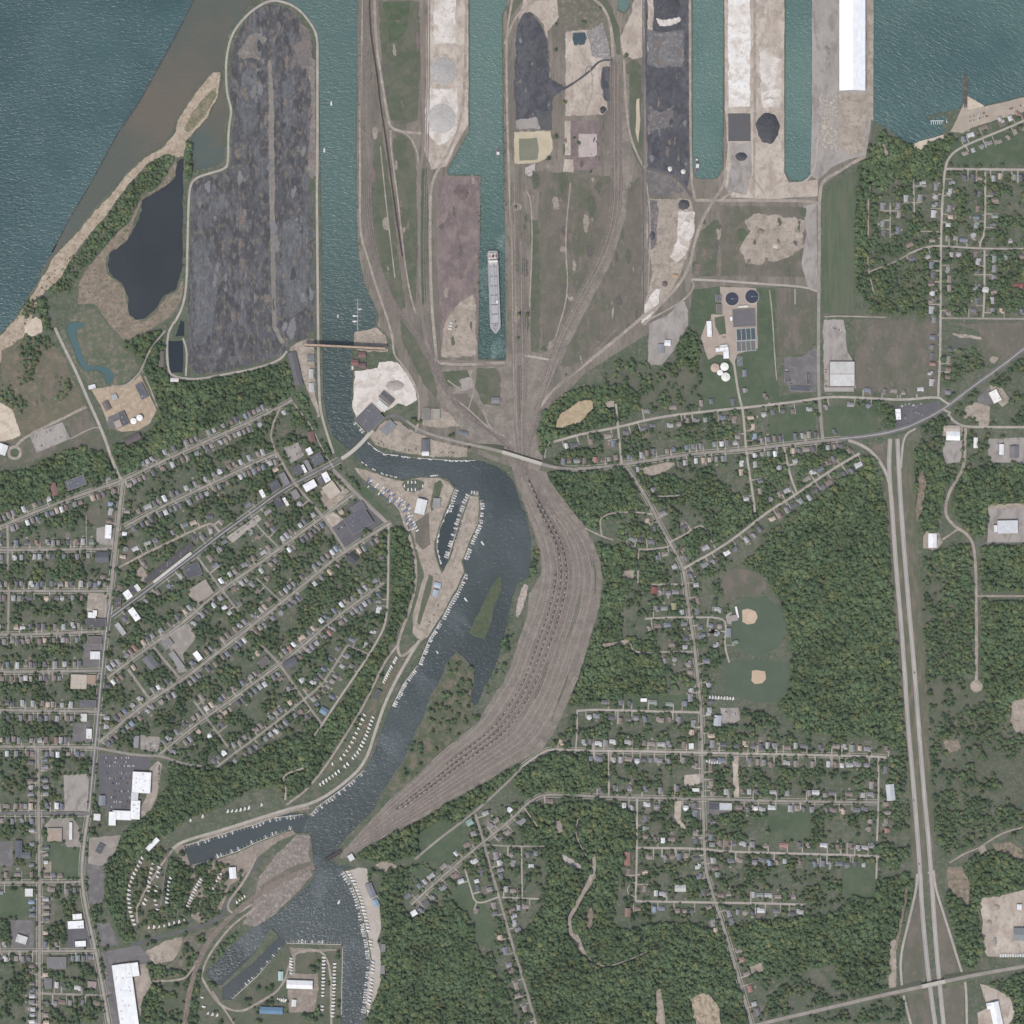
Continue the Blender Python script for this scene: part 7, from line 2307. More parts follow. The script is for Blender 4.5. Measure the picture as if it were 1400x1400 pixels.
def boat_mesh(kind):
    mb = MB()
    L, B = {'cruiser': (10.5,3.6), 'runabout': (7.5,2.8), 'sail': (9.5,3.0), 'covered': (8.5,3.0)}[kind]
    o = hull_outline(L, B, .34, .05)
    ring([(hull_outline(L, B, .34, .05, .8),-.4),(o, .9),(o, 1.25)], mb, 0)
    inn = [(x * .93, y * .86) for x, y in o]
    if kind == 'covered':
        ring([(o, 1.25),([(x * .9, y * .5) for x, y in o], 1.9),([(x * .8, y * .08) for x, y in o], 2.2)], mb, 4,4)
    elif kind == 'cruiser':
        ring([(o, 1.25),(inn, 1.2)], mb, 0,0)
        mb.box(-L * .15,-B * .36,1.2, L * .2, B * .36,2.6,0)
        mb.box(L * .2,-B * .3,1.25, L * .26, B * .3,2.3,2)
        mb.box(-L * .12,-B * .3,2.6, L * .1, B * .3,3.2,4)
        mb.box(-L * .42,-B * .34,1.22,-L * .17, B * .34,1.3,1)
    elif kind == 'runabout':
        ring([(o, 1.25),(inn, 1.2)], mb, 0,0)
        mb.box(-L * .38,-B * .32,1.21, L * .08, B * .32,1.27,1)
        mb.box(L * .08,-B * .34,1.2, L * .12, B * .34,1.8,2)
        for sg in (-.22, .22):
            mb.box(-L * .1, sg * B - .35,1.27,-L * .02, sg * B + .35,1.9,4)
        mb.box(-L * .5 - .5,-.3, .2,-L * .5, .3,1.7,3)
    else:
        ring([(o, 1.25),(inn, 1.25)], mb, 0,1)
        mb.box(-L * .1,-B * .26,1.25, L * .2, B * .26,1.8,0)
        mb.cyl(L * .1,0, .09,1.2,13,6,0)
        mb.box(-L * .38,-.22,2.4, L * .1, .22,2.8,4)
    return mk('boat', mb, [BW, BT, BG, pmat('outboard_black', (58,58,62)), BO])


BM = {k: boat_mesh(k) for k in ('cruiser', 'runabout', 'sail', 'covered')}
br = random.Random(5)
CANV = [('white', (230,230,228)),('white', (222,222,220)),('blue', (72,100,148)),('navy', (60,72,104)),('tan', (190,176,154)),('green', (86,118,104)),('grey', (150,152,156))]


def put(name, mesh, x, y, z, rz, label, cat, group, col=None, sc=1.0):
    o = bpy.data.objects.new(name, mesh)
    C.objects.link(o)
    o.location = (x, y, z)
    o.rotation_euler = (0,0, rz)
    o.scale = (sc, sc, sc)
    if col:
        o.color = lin(col)
    tag(o, label, cat, group)
    return o


DOCK = pmat('dock_planks', (186,180,170))
NB = [0]


def boat_row(desc, pts, n, side, off=3.6, chance=.85, fingers=True, dock=True, kinds=(6,4,2,0), para=False, z=-1.45, group='boats in the marinas', both=1.0, fl=4.2):
    L = length(pts)
    ga, gb = compass(pts[0][0] - pts[-1][0], pts[0][1] - pts[-1][1]), compass(pts[-1][0] - pts[0][0], pts[-1][1] - pts[0][1])
    lst = [i for i in range(n) if br.random() < chance]
    mb = MB()
    if dock:
        A = offset_line(pts, side * .5)
        vs, fs = strip_geo(A, .9,-.15)
        mb.add(vs, fs)
        mb.add([(a, b, -.6) for a, b, c in vs], [f[::-1] for f in fs])
    for i in range(n + 1):
        if not fingers:
            break
        (px, py),(dx, dy) = walk(pts, L * i / n)
        nx, ny = -dy * side, dx * side
        vs, fs = strip_geo([(px + nx * .5, py + ny * .5),(px + nx * (fl + .6), py + ny * (fl + .6))], .42,-.2)
        mb.add(vs, fs)
    if mb.f:
        tag(mb.build('boat_dock', DOCK), 'pale floating dock of the ' + desc, 'dock')
    for q, i in enumerate(lst):
        (px, py),(dx, dy) = walk(pts, L * (i + .5) / n)
        nx, ny = -dy * side, dx * side
        k = br.choices(('cruiser', 'runabout', 'sail', 'covered'), kinds)[0]
        if para:
            a = math.atan2(-dy, dx) + br.choice((0, math.pi)) + br.uniform(-.06, .06)
            c = (px + nx * (off - 1.4), py + ny * (off - 1.4))
        else:
            a = math.atan2(-ny, nx) + (0 if br.random() < .6 else math.pi) + br.uniform(-.07, .07)
            c = (px + nx * off, py + ny * off)
        cn, cc = br.choice(CANV)
        word = {'cruiser': 'cabin cruiser', 'runabout': 'open motorboat', 'sail': 'sailing boat', 'covered': 'tarp-covered boat'}[k]
        put('boat', BM[k], *W(*c), z, a, '%s %s, %s on the %s' % (cn + ('' if k == 'covered' else '-topped'), word, place_in_row(q, len(lst), ga, gb), desc), 'boat', group, cc, br.uniform(.9,1.2))
        NB[0] += 1


boat_row('peninsula tip', [(636,690),(643,677),(654,677)], 7,-1,3.4,1.0)
boat_row('peninsula east side', [(656,684),(656,697),(654,715),(642,742),(634,764)], 26,-1,3.8, .8)
boat_row('peninsula basin side', [(636,692),(623,732),(613,764)], 24,1,3.8, .78)
boat_row('inner quay of the peninsula basin', [(615,688),(610,700),(601,722),(597,738),(597,752),(602,772)], 12,-1,2.8, .85, fingers=False, para=True)
boat_row('basin mouth, by the gravel point', [(622,668),(616,684),(611,699)], 9,-1,3.6, .95)
boat_row('bank of the long marina road, upper reach', [(636,784),(626,806),(614,826),(604,846)], 20,-1,3.0, .9, fl=3.2)
boat_row('bank of the long marina road, middle reach', [(602,848),(586,874),(572,908)], 22,-1,3.0, .8, fl=3.2)
boat_row('bank of the long marina road, lower reach', [(570,910),(551,935),(536,965)], 22,-1,3.2, .8, fl=3.2)
boat_row('campground bend of the river', [(497,1053),(468,1078),(433,1103),(424,1114)], 22,-1,3.2, .6, fl=3.6)
boat_row('north side of the narrow inlet', [(414,1113),(372,1118),(350,1126),(300,1141),(254,1156)], 34,-1,3.0, .5, fl=3.4)
boat_row('south side of the narrow inlet', [(400,1134),(351,1152),(326,1164),(296,1174)], 22,1,3.4, .62, fl=3.8)
boat_row('closed end of the narrow inlet', [(262,1183),(290,1175)], 6,1,3.2, .25, fl=4)
boat_row('eastern quay, upper reach', [(470,1191),(481,1207),(490,1230),(497,1258)], 18,1,3.8, .8)
boat_row('eastern quay, middle reach', [(498,1262),(503,1284),(507,1314)], 17,1,3.8, .8)
boat_row('eastern quay, lower reach', [(507,1318),(505,1346),(500,1386)], 20,1,3.8, .75)
boat_row('top of the southern peninsula', [(392,1290),(466,1292)], 16,-1,3.4, .4, fl=3.8)
boat_row('east side of the southern peninsula', [(468,1296),(467,1340),(466,1390)], 14,-1,3.4, .0, fl=3.0)
boat_row('long slip of the southern peninsula', [(386,1297),(351,1336),(318,1366)], 16,1,3.0, .4, fl=3.2)
boat_row('north bank beside the harbour bridge', [(503,604),(512,612),(525,620),(545,622)], 9,1,2.6, .75, fingers=False, para=True)
boat_row('north bank below the white-fronted boat store', [(548,623),(575,626),(620,629),(650,629)], 14,1,2.6, .6, fingers=False, para=True)
boat_row('south bank opposite the boat store', [(492,632),(506,641),(525,650),(550,656),(600,651)], 18,-1,2.8, .5, fingers=False, para=True, dock=False)
boat_row('works quay below the dark plant', [(486,576),(499,590)], 5,1,3.0, .8)
mb = MB()
vs, fs = strip_geo([(489,408),(489,452)], .7,-.3)
mb.add(vs, fs)
for i in range(7):
    vs, fs = strip_geo([(484.5,410 + i * 5.6),(494,410 + i * 5.6)], .4,-.3)
    mb.add(vs, fs)
tag(mb.build('boat_dock', DOCK), 'thin comb-shaped dock standing in the harbour channel', 'dock')
for q, (x, y, a, k, lb) in enumerate([(485.5,432,0, 'cruiser', 'white cruiser at the channel comb dock, upper of two on its west'),(485.5,439.5,0, 'cruiser', 'white cruiser at the channel comb dock, lower of two on its west'),
                                      (492,423,0, 'runabout', 'small white boat on the east of the channel comb dock'),(462,432,1.5, 'runabout', 'white motorboat alone above the trestle bridge'),
                                      (453,141,1.5, 'cruiser', 'white cruiser alone in the channel, northern of two'),(443.5,205,1.5, 'cruiser', 'white cruiser alone in the channel beside the coal yard'),
                                      (660,743,-.9, 'cruiser', 'white cruiser under way east of the peninsula'),(637,820,-.9, 'cruiser', 'white cruiser under way beside the marsh island'),
                                      (598,892,-1, 'runabout', 'white motorboat under way below the marsh island'),(463.5,1233,1.1, 'cruiser', 'white cruiser under way off the eastern quay'),
                                      (482,502,1.5, 'cruiser', 'white boat tied below the boathouses at the trestle')]):
    put('boat', BM[k], *W(x, y),-1.45, a, lb, 'boat', None, (226,226,224),1.25)
# winter store of tarp-covered boats
STORE = [(502,659),(512,664),(524,673),(538,682),(552,690),(558,700),(562,716),(566,727)]
q = 0
cand = []
for t in np.linspace(0, length(STORE),23):
    (px, py),(dx, dy) = walk(STORE, t)
    for d in (-4.6,0,4.6):
        if br.random() < .7:
            cand.append((px - dy * d, py + dx * d, t))
for i, (x, y, t) in enumerate(cand):
    cn, cc = br.choice([('blue', (74,104,156)),('blue', (66,96,148)),('white', (226,226,226)),('white', (216,216,214))])
    put('boat', BM['covered'], *W(x, y), GZ + .5, .9 + br.choice((0, math.pi)) + br.uniform(-.3, .3), '%s tarp-covered boat, %s in the marina dry store' % (cn, place_in_row(i, len(cand), 'northwest', 'southeast')), 'boat', 'boats stored on land', cc, br.uniform(.95,1.25))
    NB[0] += 1
cand = [(x, y) for x in np.linspace(553,578,6) for y in (659,664,669) if br.random() < .7 and (x - 566) ** 2 / 200 + (y - 664) ** 2 / 40 < 1]
for i, (x, y) in enumerate(cand):
    cn, cc = br.choice([('blue', (74,104,156)),('white', (226,226,226))])
    put('boat', BM['covered'], *W(x, y), GZ + .5, br.uniform(-.3, .3) + math.pi / 2, '%s covered boat, %s on the oval stand beside the boat hall' % (cn, place_in_row(i, len(cand), 'west', 'east')), 'boat', 'boats stored on land', cc, 1.05)
    NB[0] += 1
print('boats', NB[0])
sheet('yard', [(549,662),(554,656),(570,655),(580,659),(578,668),(566,673),(553,671)], MEADG, 0.4)


def trailer_mesh():
    mb = MB()
    ring([([(-4.4,-1.35),(4.2,-1.35),(4.6,-.8),(4.6, .8),(4.2,1.35),(-4.4,1.35)], .6),([(-4.5,-1.4),(4.3,-1.4),(4.7,-.8),(4.7, .8),(4.3,1.4),(-4.5,1.4)], 2.6),([(-4.3,-1.2),(4.0,-1.2),(4.3,-.7),(4.3, .7),(4.0,1.2),(-4.3,1.2)], 3.2)], mb, 0,0)
    mb.box(-.6,-.5,3.2, .5, .5,3.55,1)
    mb.box(-3,-.3,3.2,-2.4, .3,3.4,1)
    mb.box(-3.5,-1.43,1.5,3.2,-1.38,2.2,2)
    mb.box(-3,-3.6,2.55,2.2,-1.42,2.65,3)
    mb.box(4.6,-.1, .6,6, .1, .8,1)
    for x in (-.8, .8):
        for sg in (1,-1):
            mb.cyl(x, sg * 1.2, .42, .2, .7,10,2)
    return mk('travel_trailer', mb, [objcol_mat('trailer_paint', .45, .05), UNIT, BG, pmat('awning_cloth', (196,190,180))])


TM = trailer_mesh()
NT_ = [0]


def trailer_row(desc, pts, n, chance=.9, ang=1.2, flip=0):
    L = length(pts)
    lst = [i for i in range(n) if br.random() < chance]
    ga, gb = compass(pts[0][0] - pts[-1][0], pts[0][1] - pts[-1][1]), compass(pts[-1][0] - pts[0][0], pts[-1][1] - pts[0][1])
    for q, i in enumerate(lst):
        (px, py),(dx, dy) = walk(pts, L * (i + .5) / n)
        a = math.atan2(-dy, dx) + ang + br.uniform(-.12, .12)
        cn, cc = br.choice([('white', (236,236,234)),('white', (230,230,226)),('cream', (222,214,198)),('pale grey', (206,208,210))])
        if any(at(OCC, px + u, py + v) for u in (-1,0,1) for v in (-1,0,1)) and desc.startswith('campground'):
            pass
        put('travel_trailer', TM, *W(px, py), GZ, a, '%s travel trailer, %s in the %s' % (cn, place_in_row(q, len(lst), ga, gb), desc), 'travel trailer', 'travel trailers on their pitches', cc, br.uniform(.95,1.25))
        fill(OCC, [(px - 3, py - 2.4),(px + 3, py - 2.4),(px + 3, py + 2.4),(px - 3, py + 2.4)])
        NT_[0] += 1


trailer_row('campground row along the western wood', [(196,1170),(190,1182),(182,1198),(177,1212),(176,1230),(179,1248),(185,1266)], 17, .95)
trailer_row('campground row on the inner loop, west', [(212,1172),(207,1190),(204,1206),(203,1222),(196,1238)], 11, .9)
trailer_row('campground row on the inner loop, east', [(220,1176),(216,1194),(214,1210),(212,1228),(216,1246)], 11, .9)
trailer_row('campground row beside the asphalt lane', [(236,1192),(232,1204),(230,1218),(228,1236)], 8, .85)
trailer_row('campground row along its bottom edge', [(200,1268),(222,1266),(240,1261),(262,1256)], 9, .9)
trailer_row('pitch row below the narrow inlet', [(276,1200),(268,1214),(262,1226),(256,1240)], 11, .95,1.35)
trailer_row('pitch row on the wooded mound', [(304,1192),(296,1206),(288,1222)], 6, .7)
trailer_row('pitch row above the narrow inlet', [(252,1124),(276,1116),(296,1110),(324,1108),(366,1098)], 20, .75,1.0)
trailer_row('riverside row, uphill side', [(500,974),(490,996),(480,1018),(468,1036),(452,1046)], 13, .9,1.3)
trailer_row('riverside row, river side', [(511,978),(500,1008),(490,1028),(474,1046),(456,1060),(436,1074)], 24, .85,1.3)
trailer_row('short riverside row above the slate shed', [(543,898),(534,914),(524,934)], 12, .9,1.0)
trailer_row('western column on the southern peninsula', [(443,1306),(442,1340),(441,1368),(440,1392)], 18, .85,1.57)
trailer_row('eastern column on the southern peninsula', [(458,1310),(457,1340),(456,1368),(454,1396)], 18, .9,1.57)
trailer_row('far western column on the southern peninsula', [(398,1308),(398,1332)], 6, .8,1.2)
trailer_row('clump below the white peninsula boat hall', [(378,1366),(392,1368)], 5, .9,1.4)
trailer_row('pitch row beside the rail cutting', [(322,1235),(336,1224)], 4, .9,1.2)
trailer_row('row beside the lower rail cutting', [(276,1360),(280,1384),(300,1388)], 7, .8,1.2)
trailer_row('lorry yard along the long road', [(968,953),(1004,955)], 9, .8,1.4)
trailer_row('yard of the right-edge works', [(1366,1306),(1400,1306)], 10, .9,1.5)
trailer_row('corner yard on the second street', [(964,1041),(986,1042)], 6, .9,1.5)
trailer_row('quay row beside the eastern quay shops', [(474,1189),(484,1206),(493,1228),(500,1256),(506,1284),(510,1314),(508,1346),(503,1384)], 42, .8,1.2)
trailer_row('gravel end beside the long loading store', [(615,452),(617,440)], 3,1,1.57)
print('trailers', NT_[0])


def car_mesh():
    mb = MB()
    o = [(-2.2,-.82),(-1.9,-.92),(1.9,-.92),(2.25,-.7),(2.25, .7),(1.9, .92),(-1.9, .92),(-2.2, .82)]
    ring([(o, .35),(o, .8),([(x * .97, y * .94) for x, y in o], .95)], mb, 0,0)
    c0 = [(-1.7,-.8),(.9,-.8),(.9, .8),(-1.7, .8)]
    c1 = [(-1.2,-.62),(.25,-.62),(.25, .62),(-1.2, .62)]
    ring([(c0, .95),(c1,1.5)], mb, 1)
    mb.add([(p[0], p[1], 1.5) for p in c1], [(0,1,2,3)], 0)
    for x in (-1.4,1.4):
        for y in (-.95, .75):
            n = 10
            vs = [(x + .34 * math.cos(6.283 * i / n), y, .34 + .34 * math.sin(6.283 * i / n)) for i in range(n)] + [(x + .34 * math.cos(6.283 * i / n), y + .2, .34 + .34 * math.sin(6.283 * i / n)) for i in range(n)]
            mb.add(vs, [tuple(range(n))[::-1], tuple(range(n, 2 * n))] + [(i, (i + 1) % n, n + (i + 1) % n, n + i) for i in range(n)], 2)
    return mk('parked_car', mb, [objcol_mat('car_paint', .35, .02), BG, pmat('tyre_rubber', (46,46,48))])


CM = car_mesh()
CCOL = [('white', (236,236,236)),('white', (228,228,228)),('silver', (186,188,192)),('grey', (128,130,134)),('black', (52,52,58)),('dark blue', (62,76,110)),('red', (150,62,58)),('maroon', (106,58,60)),('silver', (172,174,178)),('tan', (176,162,142))]
NC = [0]


def car_row(desc, a, b, n, chance=.7, ang=90.0, group='parked cars', name='parked_car'):
    lst = [i for i in range(n) if br.random() < chance]
    ga, gb = compass(a[0] - b[0], a[1] - b[1]), compass(b[0] - a[0], b[1] - a[1])
    d = math.atan2(-(b[1] - a[1]), b[0] - a[0])
    for q, i in enumerate(lst):
        t = (i + .5) / n
        x, y = a[0] + (b[0] - a[0]) * t, a[1] + (b[1] - a[1]) * t
        cn, cc = br.choice(CCOL)
        put(name, CM, *W(x, y), GZ, d + R(ang) + br.choice((0, math.pi)) + br.uniform(-.05, .05), '%s car, %s in the %s' % (cn, place_in_row(q, len(lst), ga, gb), desc), 'car', group, cc, 1.12)
        NC[0] += 1


for i, (y, x0, x1) in enumerate([(1036,140,180),(1042,142,178),(1047,146,184),(1057,146,180),(1064,146,180),(1071,146,180),(1082,156,178),(1090,150,178),(1096,152,178),(1103,152,176)]):
    car_row('%s row of the mall car park' % ['top', 'second', 'third', 'fourth', 'fifth', 'sixth', 'seventh', 'eighth', 'ninth', 'bottom'][i], (x0, y),(x1, y), int((x1 - x0) / 1.6), .42)
car_row('lorry strip behind the mall', (218,1046),(216,1084),20, .6)
car_row('small lot above the mall', (196,1014),(214,1020),10, .7)
car_row('lower lot above the mall', (198,1021),(212,1026),8, .6)
for i, (a, b) in enumerate([((1242,552),(1254,556)),((1258,552),(1268,553)),((1236,568),(1242,580)),((1248,562),(1262,568)),((1232,556),(1240,552))]):
    car_row('%s row of the black highway lot' % ['top', 'upper right', 'lower left', 'middle', 'shopside'][i], a, b, 7, .6)
car_row('north row of the beach car park', (46,598),(80,584),18, .4)
car_row('south row of the beach car park', (50,612),(88,596),18, .45)
car_row('western row of the bay beach lot', (1325,166),(1352,158),16, .7)
car_row('second row of the bay beach lot', (1322,161),(1350,153),16, .7)
car_row('eastern row of the bay beach lot', (1370,152),(1400,143),16, .7)
car_row('long strip on main street', (314,736),(352,707),20, .6)
car_row('car court below the main street', (392,616),(412,608),10, .6)
car_row('lower row of the main street car court', (396,626),(414,617),10, .6)
car_row('black lot above the river bluff', (458,726),(482,712),12, .5)
car_row('harbour office lot', (1075,505),(1082,525),10, .6)
car_row('yard west of the pale factory', (1129,500),(1129,528),14, .7)
car_row('gravel yard north of the pale factory', (1132,446),(1150,452),10, .6)
car_row('superstore forecourt', (146,1330),(156,1385),24, .35)
car_row('peninsula tip road', (634,706),(616,760),22, .35)
car_row('marina road below the blue shops', (600,826),(584,858),14, .4)
car_row('treatment plant drive', (982,462),(998,460),6, .6)
car_row('yard near the right edge', (1356,606),(1376,606),8, .5)
car_row('lorry yard depot lot', (988,972),(1006,976),12, .6)
for i, (x, y, a, lb) in enumerate([(1250,919.5,-82, 'dark car driving north on the highway near the turning circle'),(1249.5,1094,-85, 'dark red car driving south on the highway below the church'),(1256.5,1181,-83, 'dark car driving on the highway above the ramp fork'),
                                   (1269,1193,-84, 'white car driving on the highway beside the ramp fork'),(1378,494,40, 'white car on the main road near the right edge'),(146,862,-82, 'white car on the avenue beside the long black store'),
                                   (1247,1355,12, 'dark car on the overpass road west of the bridge'),(142,1327,-76, 'white car on the avenue beside the superstore')]):
    put('car', CM, *W(x, y), GZ + .1, R(a), lb, 'car', None, (220,220,220) if 'white' in lb else (56,50,54),1.2)
dr = DRIVES[:]
br.shuffle(dr)
sel = []
for x, y, a in dr:
    if len(sel) >= 292 - NC[0]:
        break
    nb = min([l for l in LANDMARKS if len(l[2].split()) <= 8], key=lambda l: (l[0] - x) ** 2 + (l[1] - y) ** 2)
    sel.append((x, y, a, nb))
for x, y, a, nb in sel:
    cn, cc = br.choice(CCOL)
    dd = math.hypot(nb[0] - x, nb[1] - y) * S
    put('parked_car', CM, *W(x, y), GZ + .06, a, '%s car %d m %s of the %s' % (cn, round(dd), compass(x - nb[0], y - nb[1]), nb[2].replace(',', '')), 'car', 'cars on house drives', cc, 1.1)
print('cars', NC[0], len(sel))


def rail_mesh(kind):
    mb = MB()
    L, w = (14.2,2.7)
    mb.box(-L / 2,-w / 2,1.0, L / 2, w / 2,3.9,0, top=False)
    mb.box(-L / 2 + .25,-w / 2 + .25,2.0, L / 2 - .25, w / 2 - .25,2.6,1, top=True)
    for s0, s1 in ((-L / 2,-L / 2 + .25),(L / 2 - .25, L / 2)):
        mb.box(s0,-w / 2,3.88, s1, w / 2,3.95,0)
    for sg in (1,-1):
        mb.box(-L / 2, sg * w / 2 - .12,3.88, L / 2, sg * w / 2 + .12,3.96,0)
    if kind == 'hopper':  # end slopes coloured pale to stand for sunlight falling on them
        mb.add([(L / 2 - 2.6,-w / 2 + .2,2.65),(L / 2 - .3,-w / 2 + .2,3.8),(L / 2 - .3, w / 2 - .2,3.8),(L / 2 - 2.6, w / 2 - .2,2.65)], [(0,1,2,3)], 2)
        mb.add([(-L / 2 + 1.8,-w / 2 + .2,2.65),(-L / 2 + .3,-w / 2 + .2,3.7),(-L / 2 + .3, w / 2 - .2,3.7),(-L / 2 + 1.8, w / 2 - .2,2.65)], [(3,2,1,0)], 2)
    else:
        mb.add([(-L * .4,-w * .3,2.62),(L * .4,-w * .3,2.62),(L * .4, w * .3,2.62),(-L * .4, w * .3,2.62),(-L * .2,0,3.5),(L * .2,0,3.5)], [(0,1,5,4),(2,3,4,5),(1,2,5),(3,0,4)], 1)
    for x in (-L * .34, L * .34):
        mb.box(x - 1.3,-1.0, .2, x + 1.3,1.0,1.0,1)
    return mk('railway_car', mb, [objcol_mat('rail_car_paint', .8, .1), pmat('rail_car_inside', (86,80,80)), pmat('sunlit_hopper_plate', (206,200,194))])


RM = {k: rail_mesh(k) for k in ('hopper', 'ore')}
NR = [0]


def rail_string(desc, line, s0, s1, kind, cols, pitch=7.9, gaps=()):
    L = length(line)
    n = int((s1 - s0) / pitch)
    lst = [i for i in range(n) if not any(a <= i < b for a, b in gaps)]
    for q, i in enumerate(lst):
        (px, py),(dx, dy) = walk(line, s0 + (i + .5) * pitch)
        cn, cc = br.choice(cols)
        put('railway_car', RM[kind], *W(px, py), GZ + .1, math.atan2(-dy, dx) + (math.pi if br.random() < .3 else 0), '%s, %s of the %s' % (cn, place_in_row(q, len(lst), 'north', 'south'), desc), 'railway car', 'railway cars in strings', cc, 1.0)
        NR[0] += 1


HC = [('dark hopper car', (98,93,92)),('dark hopper car', (106,100,98)),('grey hopper car', (136,131,128)),('pale hopper car', (184,180,176))]
y0 = yard_line(.26)
y1 = yard_line(.355)
y2 = yard_line(.45)
rail_string('inner string in rail yard', y0,150,470, 'hopper', HC)
rail_string('middle string in rail yard', y1,52, length(y1) - 92, 'hopper', HC)
rail_string('outer string in rail yard', y2,14, length(y2) - 96, 'hopper', HC)
OC_ = [('rusty ore car', (126,102,94)),('brown ore car', (118,100,96)),('dark ore car', (104,92,90))]
rail_string('ore train east of the channel', ORE_STRING, 20, length(ORE_STRING) - 36, 'ore', OC_, 7.7)
print('railcars', NR[0])

# ------------------------------------------------------------------ trees
LEAF = leaf_mat('leaves', [(87,107,78),(100,118,86),(120,127,86)])
LEAF_YARD = leaf_mat('yard_leaves', [(80,100,75),(97,114,83),(118,122,86)])
BARK = pmat('bark', (92,84,76))


def crown_geo(seed, lobes=9, leaves=170):
    """unit crown: radius 1, a ring of irregular lobes, hung with loose leaf clumps"""
    r = random.Random(seed)
    bm = bmesh.new()
    bmesh.ops.create_icosphere(bm, subdivisions=1, radius=1.0)
    base = [v.co.copy() for v in bm.verts]
    bf = [[v.index for v in f.verts] for f in bm.faces]
    bm.free()
    mb = MB()
    cs = [(0,0,1.0, .55)]
    for i in range(lobes):
        a = 6.283 * i / lobes + r.uniform(-.35, .35)
        d = r.uniform(.35, .68)
        cs.append((d * math.cos(a), d * math.sin(a), r.uniform(.5,1.12), r.uniform(.26, .46)))
    for cx, cy, cz, rr in cs:
        vs = []
        for p in base:
            k = rr * (1 + .42 * mnoise.noise(p * 2.1 + Vector((cx * 9 + seed, cy * 9, cz))))
            vs.append((cx + p.x * k, cy + p.y * k, cz + p.z * k * .8))
        mb.add(vs, bf, 0)
    for i in range(leaves):
        cx, cy, cz, rr = r.choice(cs)
        d = Vector((r.gauss(0,1), r.gauss(0,1), r.gauss(.35, .8))).normalized()
        p = Vector((cx, cy, cz)) + d * rr * r.uniform(.9,1.3)
        s = r.uniform(.06, .13)
        t = d.orthogonal().normalized()
        b = d.cross(t)
        t = (t + d * r.uniform(-.7, .7)).normalized()
        mb.add([p + t * s, p + b * s * .8, p - t * s, p - b * s * .8 + d * s * .5], [(0,1,2,3)], 0)
    return mb


def trunk_geo(mb, m):
    mb.cyl(0,0, .07,0, .9,7, m, r2=.04)
    for a in (.3,2.4,4.5):
        c, s = math.cos(a), math.sin(a)
        mb.add([(.03 * c - .03 * s, .03 * s + .03 * c, .5),(.03 * c + .03 * s, .03 * s - .03 * c, .5),(.42 * c, .42 * s, .95)], [(0,1,2)], m)


PROTO = []
for k in range(7):
    mb = crown_geo(k * 5 + 1,7 + k % 4)
    trunk_geo(mb, 1)
    for nm, lm in (('forest', LEAF),('yard', LEAF_YARD)):
        me = mb.mesh('tree_%s' % nm, [lm, BARK])
        PROTO.append((nm, bpy.data.objects.new('tree_form', me)))


def scatter(name, pts, which):
    """pts: x, y, radius, height factor, spin; copies of the tree forms on points"""
    n = len(pts)
    a = np.asarray(pts, np.float32)
    me = bpy.data.meshes.new(name)
    me.vertices.add(n)
    co = np.zeros((n, 3), np.float32)
    co[:, :2] = a[:, :2]
    me.vertices.foreach_set('co', co.ravel())
    sc = np.stack([a[:, 2] * RNG.uniform(.9,1.1, n), a[:, 2] * RNG.uniform(.9,1.1, n), a[:, 2] * a[:, 3]], 1).astype(np.float32)
    me.attributes.new('size', 'FLOAT_VECTOR', 'POINT').data.foreach_set('vector', sc.ravel())
    me.attributes.new('spin', 'FLOAT', 'POINT').data.foreach_set('value', a[:, 4].copy())
    me.attributes.new('form', 'INT', 'POINT').data.foreach_set('value', RNG.integers(0,7, n).astype(np.int32))
    o = bpy.data.objects.new(name, me)
    C.objects.link(o)
    o['kind'] = 'stuff'
    g = bpy.data.node_groups.new(name, 'GeometryNodeTree')
    g.interface.new_socket('Geometry', in_out='INPUT', socket_type='NodeSocketGeometry')
    g.interface.new_socket('Geometry', in_out='OUTPUT', socket_type='NodeSocketGeometry')
    gi, go = g.nodes.new('NodeGroupInput'), g.nodes.new('NodeGroupOutput')
    ip = g.nodes.new('GeometryNodeInstanceOnPoints')
    ip.inputs['Pick Instance'].default_value = True
    jn = g.nodes.new('GeometryNodeJoinGeometry')
    for nm, ob in PROTO:
        if nm == which:
            oi = g.nodes.new('GeometryNodeObjectInfo')
            oi.inputs['Object'].default_value = ob
            oi.inputs['As Instance'].default_value = True
            g.links.new(oi.outputs['Geometry'], jn.inputs[0])

    def attr(nm, t):
        nd = g.nodes.new('GeometryNodeInputNamedAttribute')
        nd.data_type = t
        nd.inputs['Name'].default_value = nm
        return nd.outputs[0]
    g.links.new(gi.outputs[0], ip.inputs['Points'])
    g.links.new(jn.outputs[0], ip.inputs['Instance'])
    g.links.new(attr('form', 'INT'), ip.inputs['Instance Index'])
    g.links.new(attr('size', 'FLOAT_VECTOR'), ip.inputs['Scale'])
    cx = g.nodes.new('ShaderNodeCombineXYZ')
    g.links.new(attr('spin', 'FLOAT'), cx.inputs[2])
    g.links.new(cx.outputs[0], ip.inputs['Rotation'])
    g.links.new(ip.outputs[0], go.inputs[0])
    md = o.modifiers.new('forms', 'NODES')
    md.node_group = g
    return o


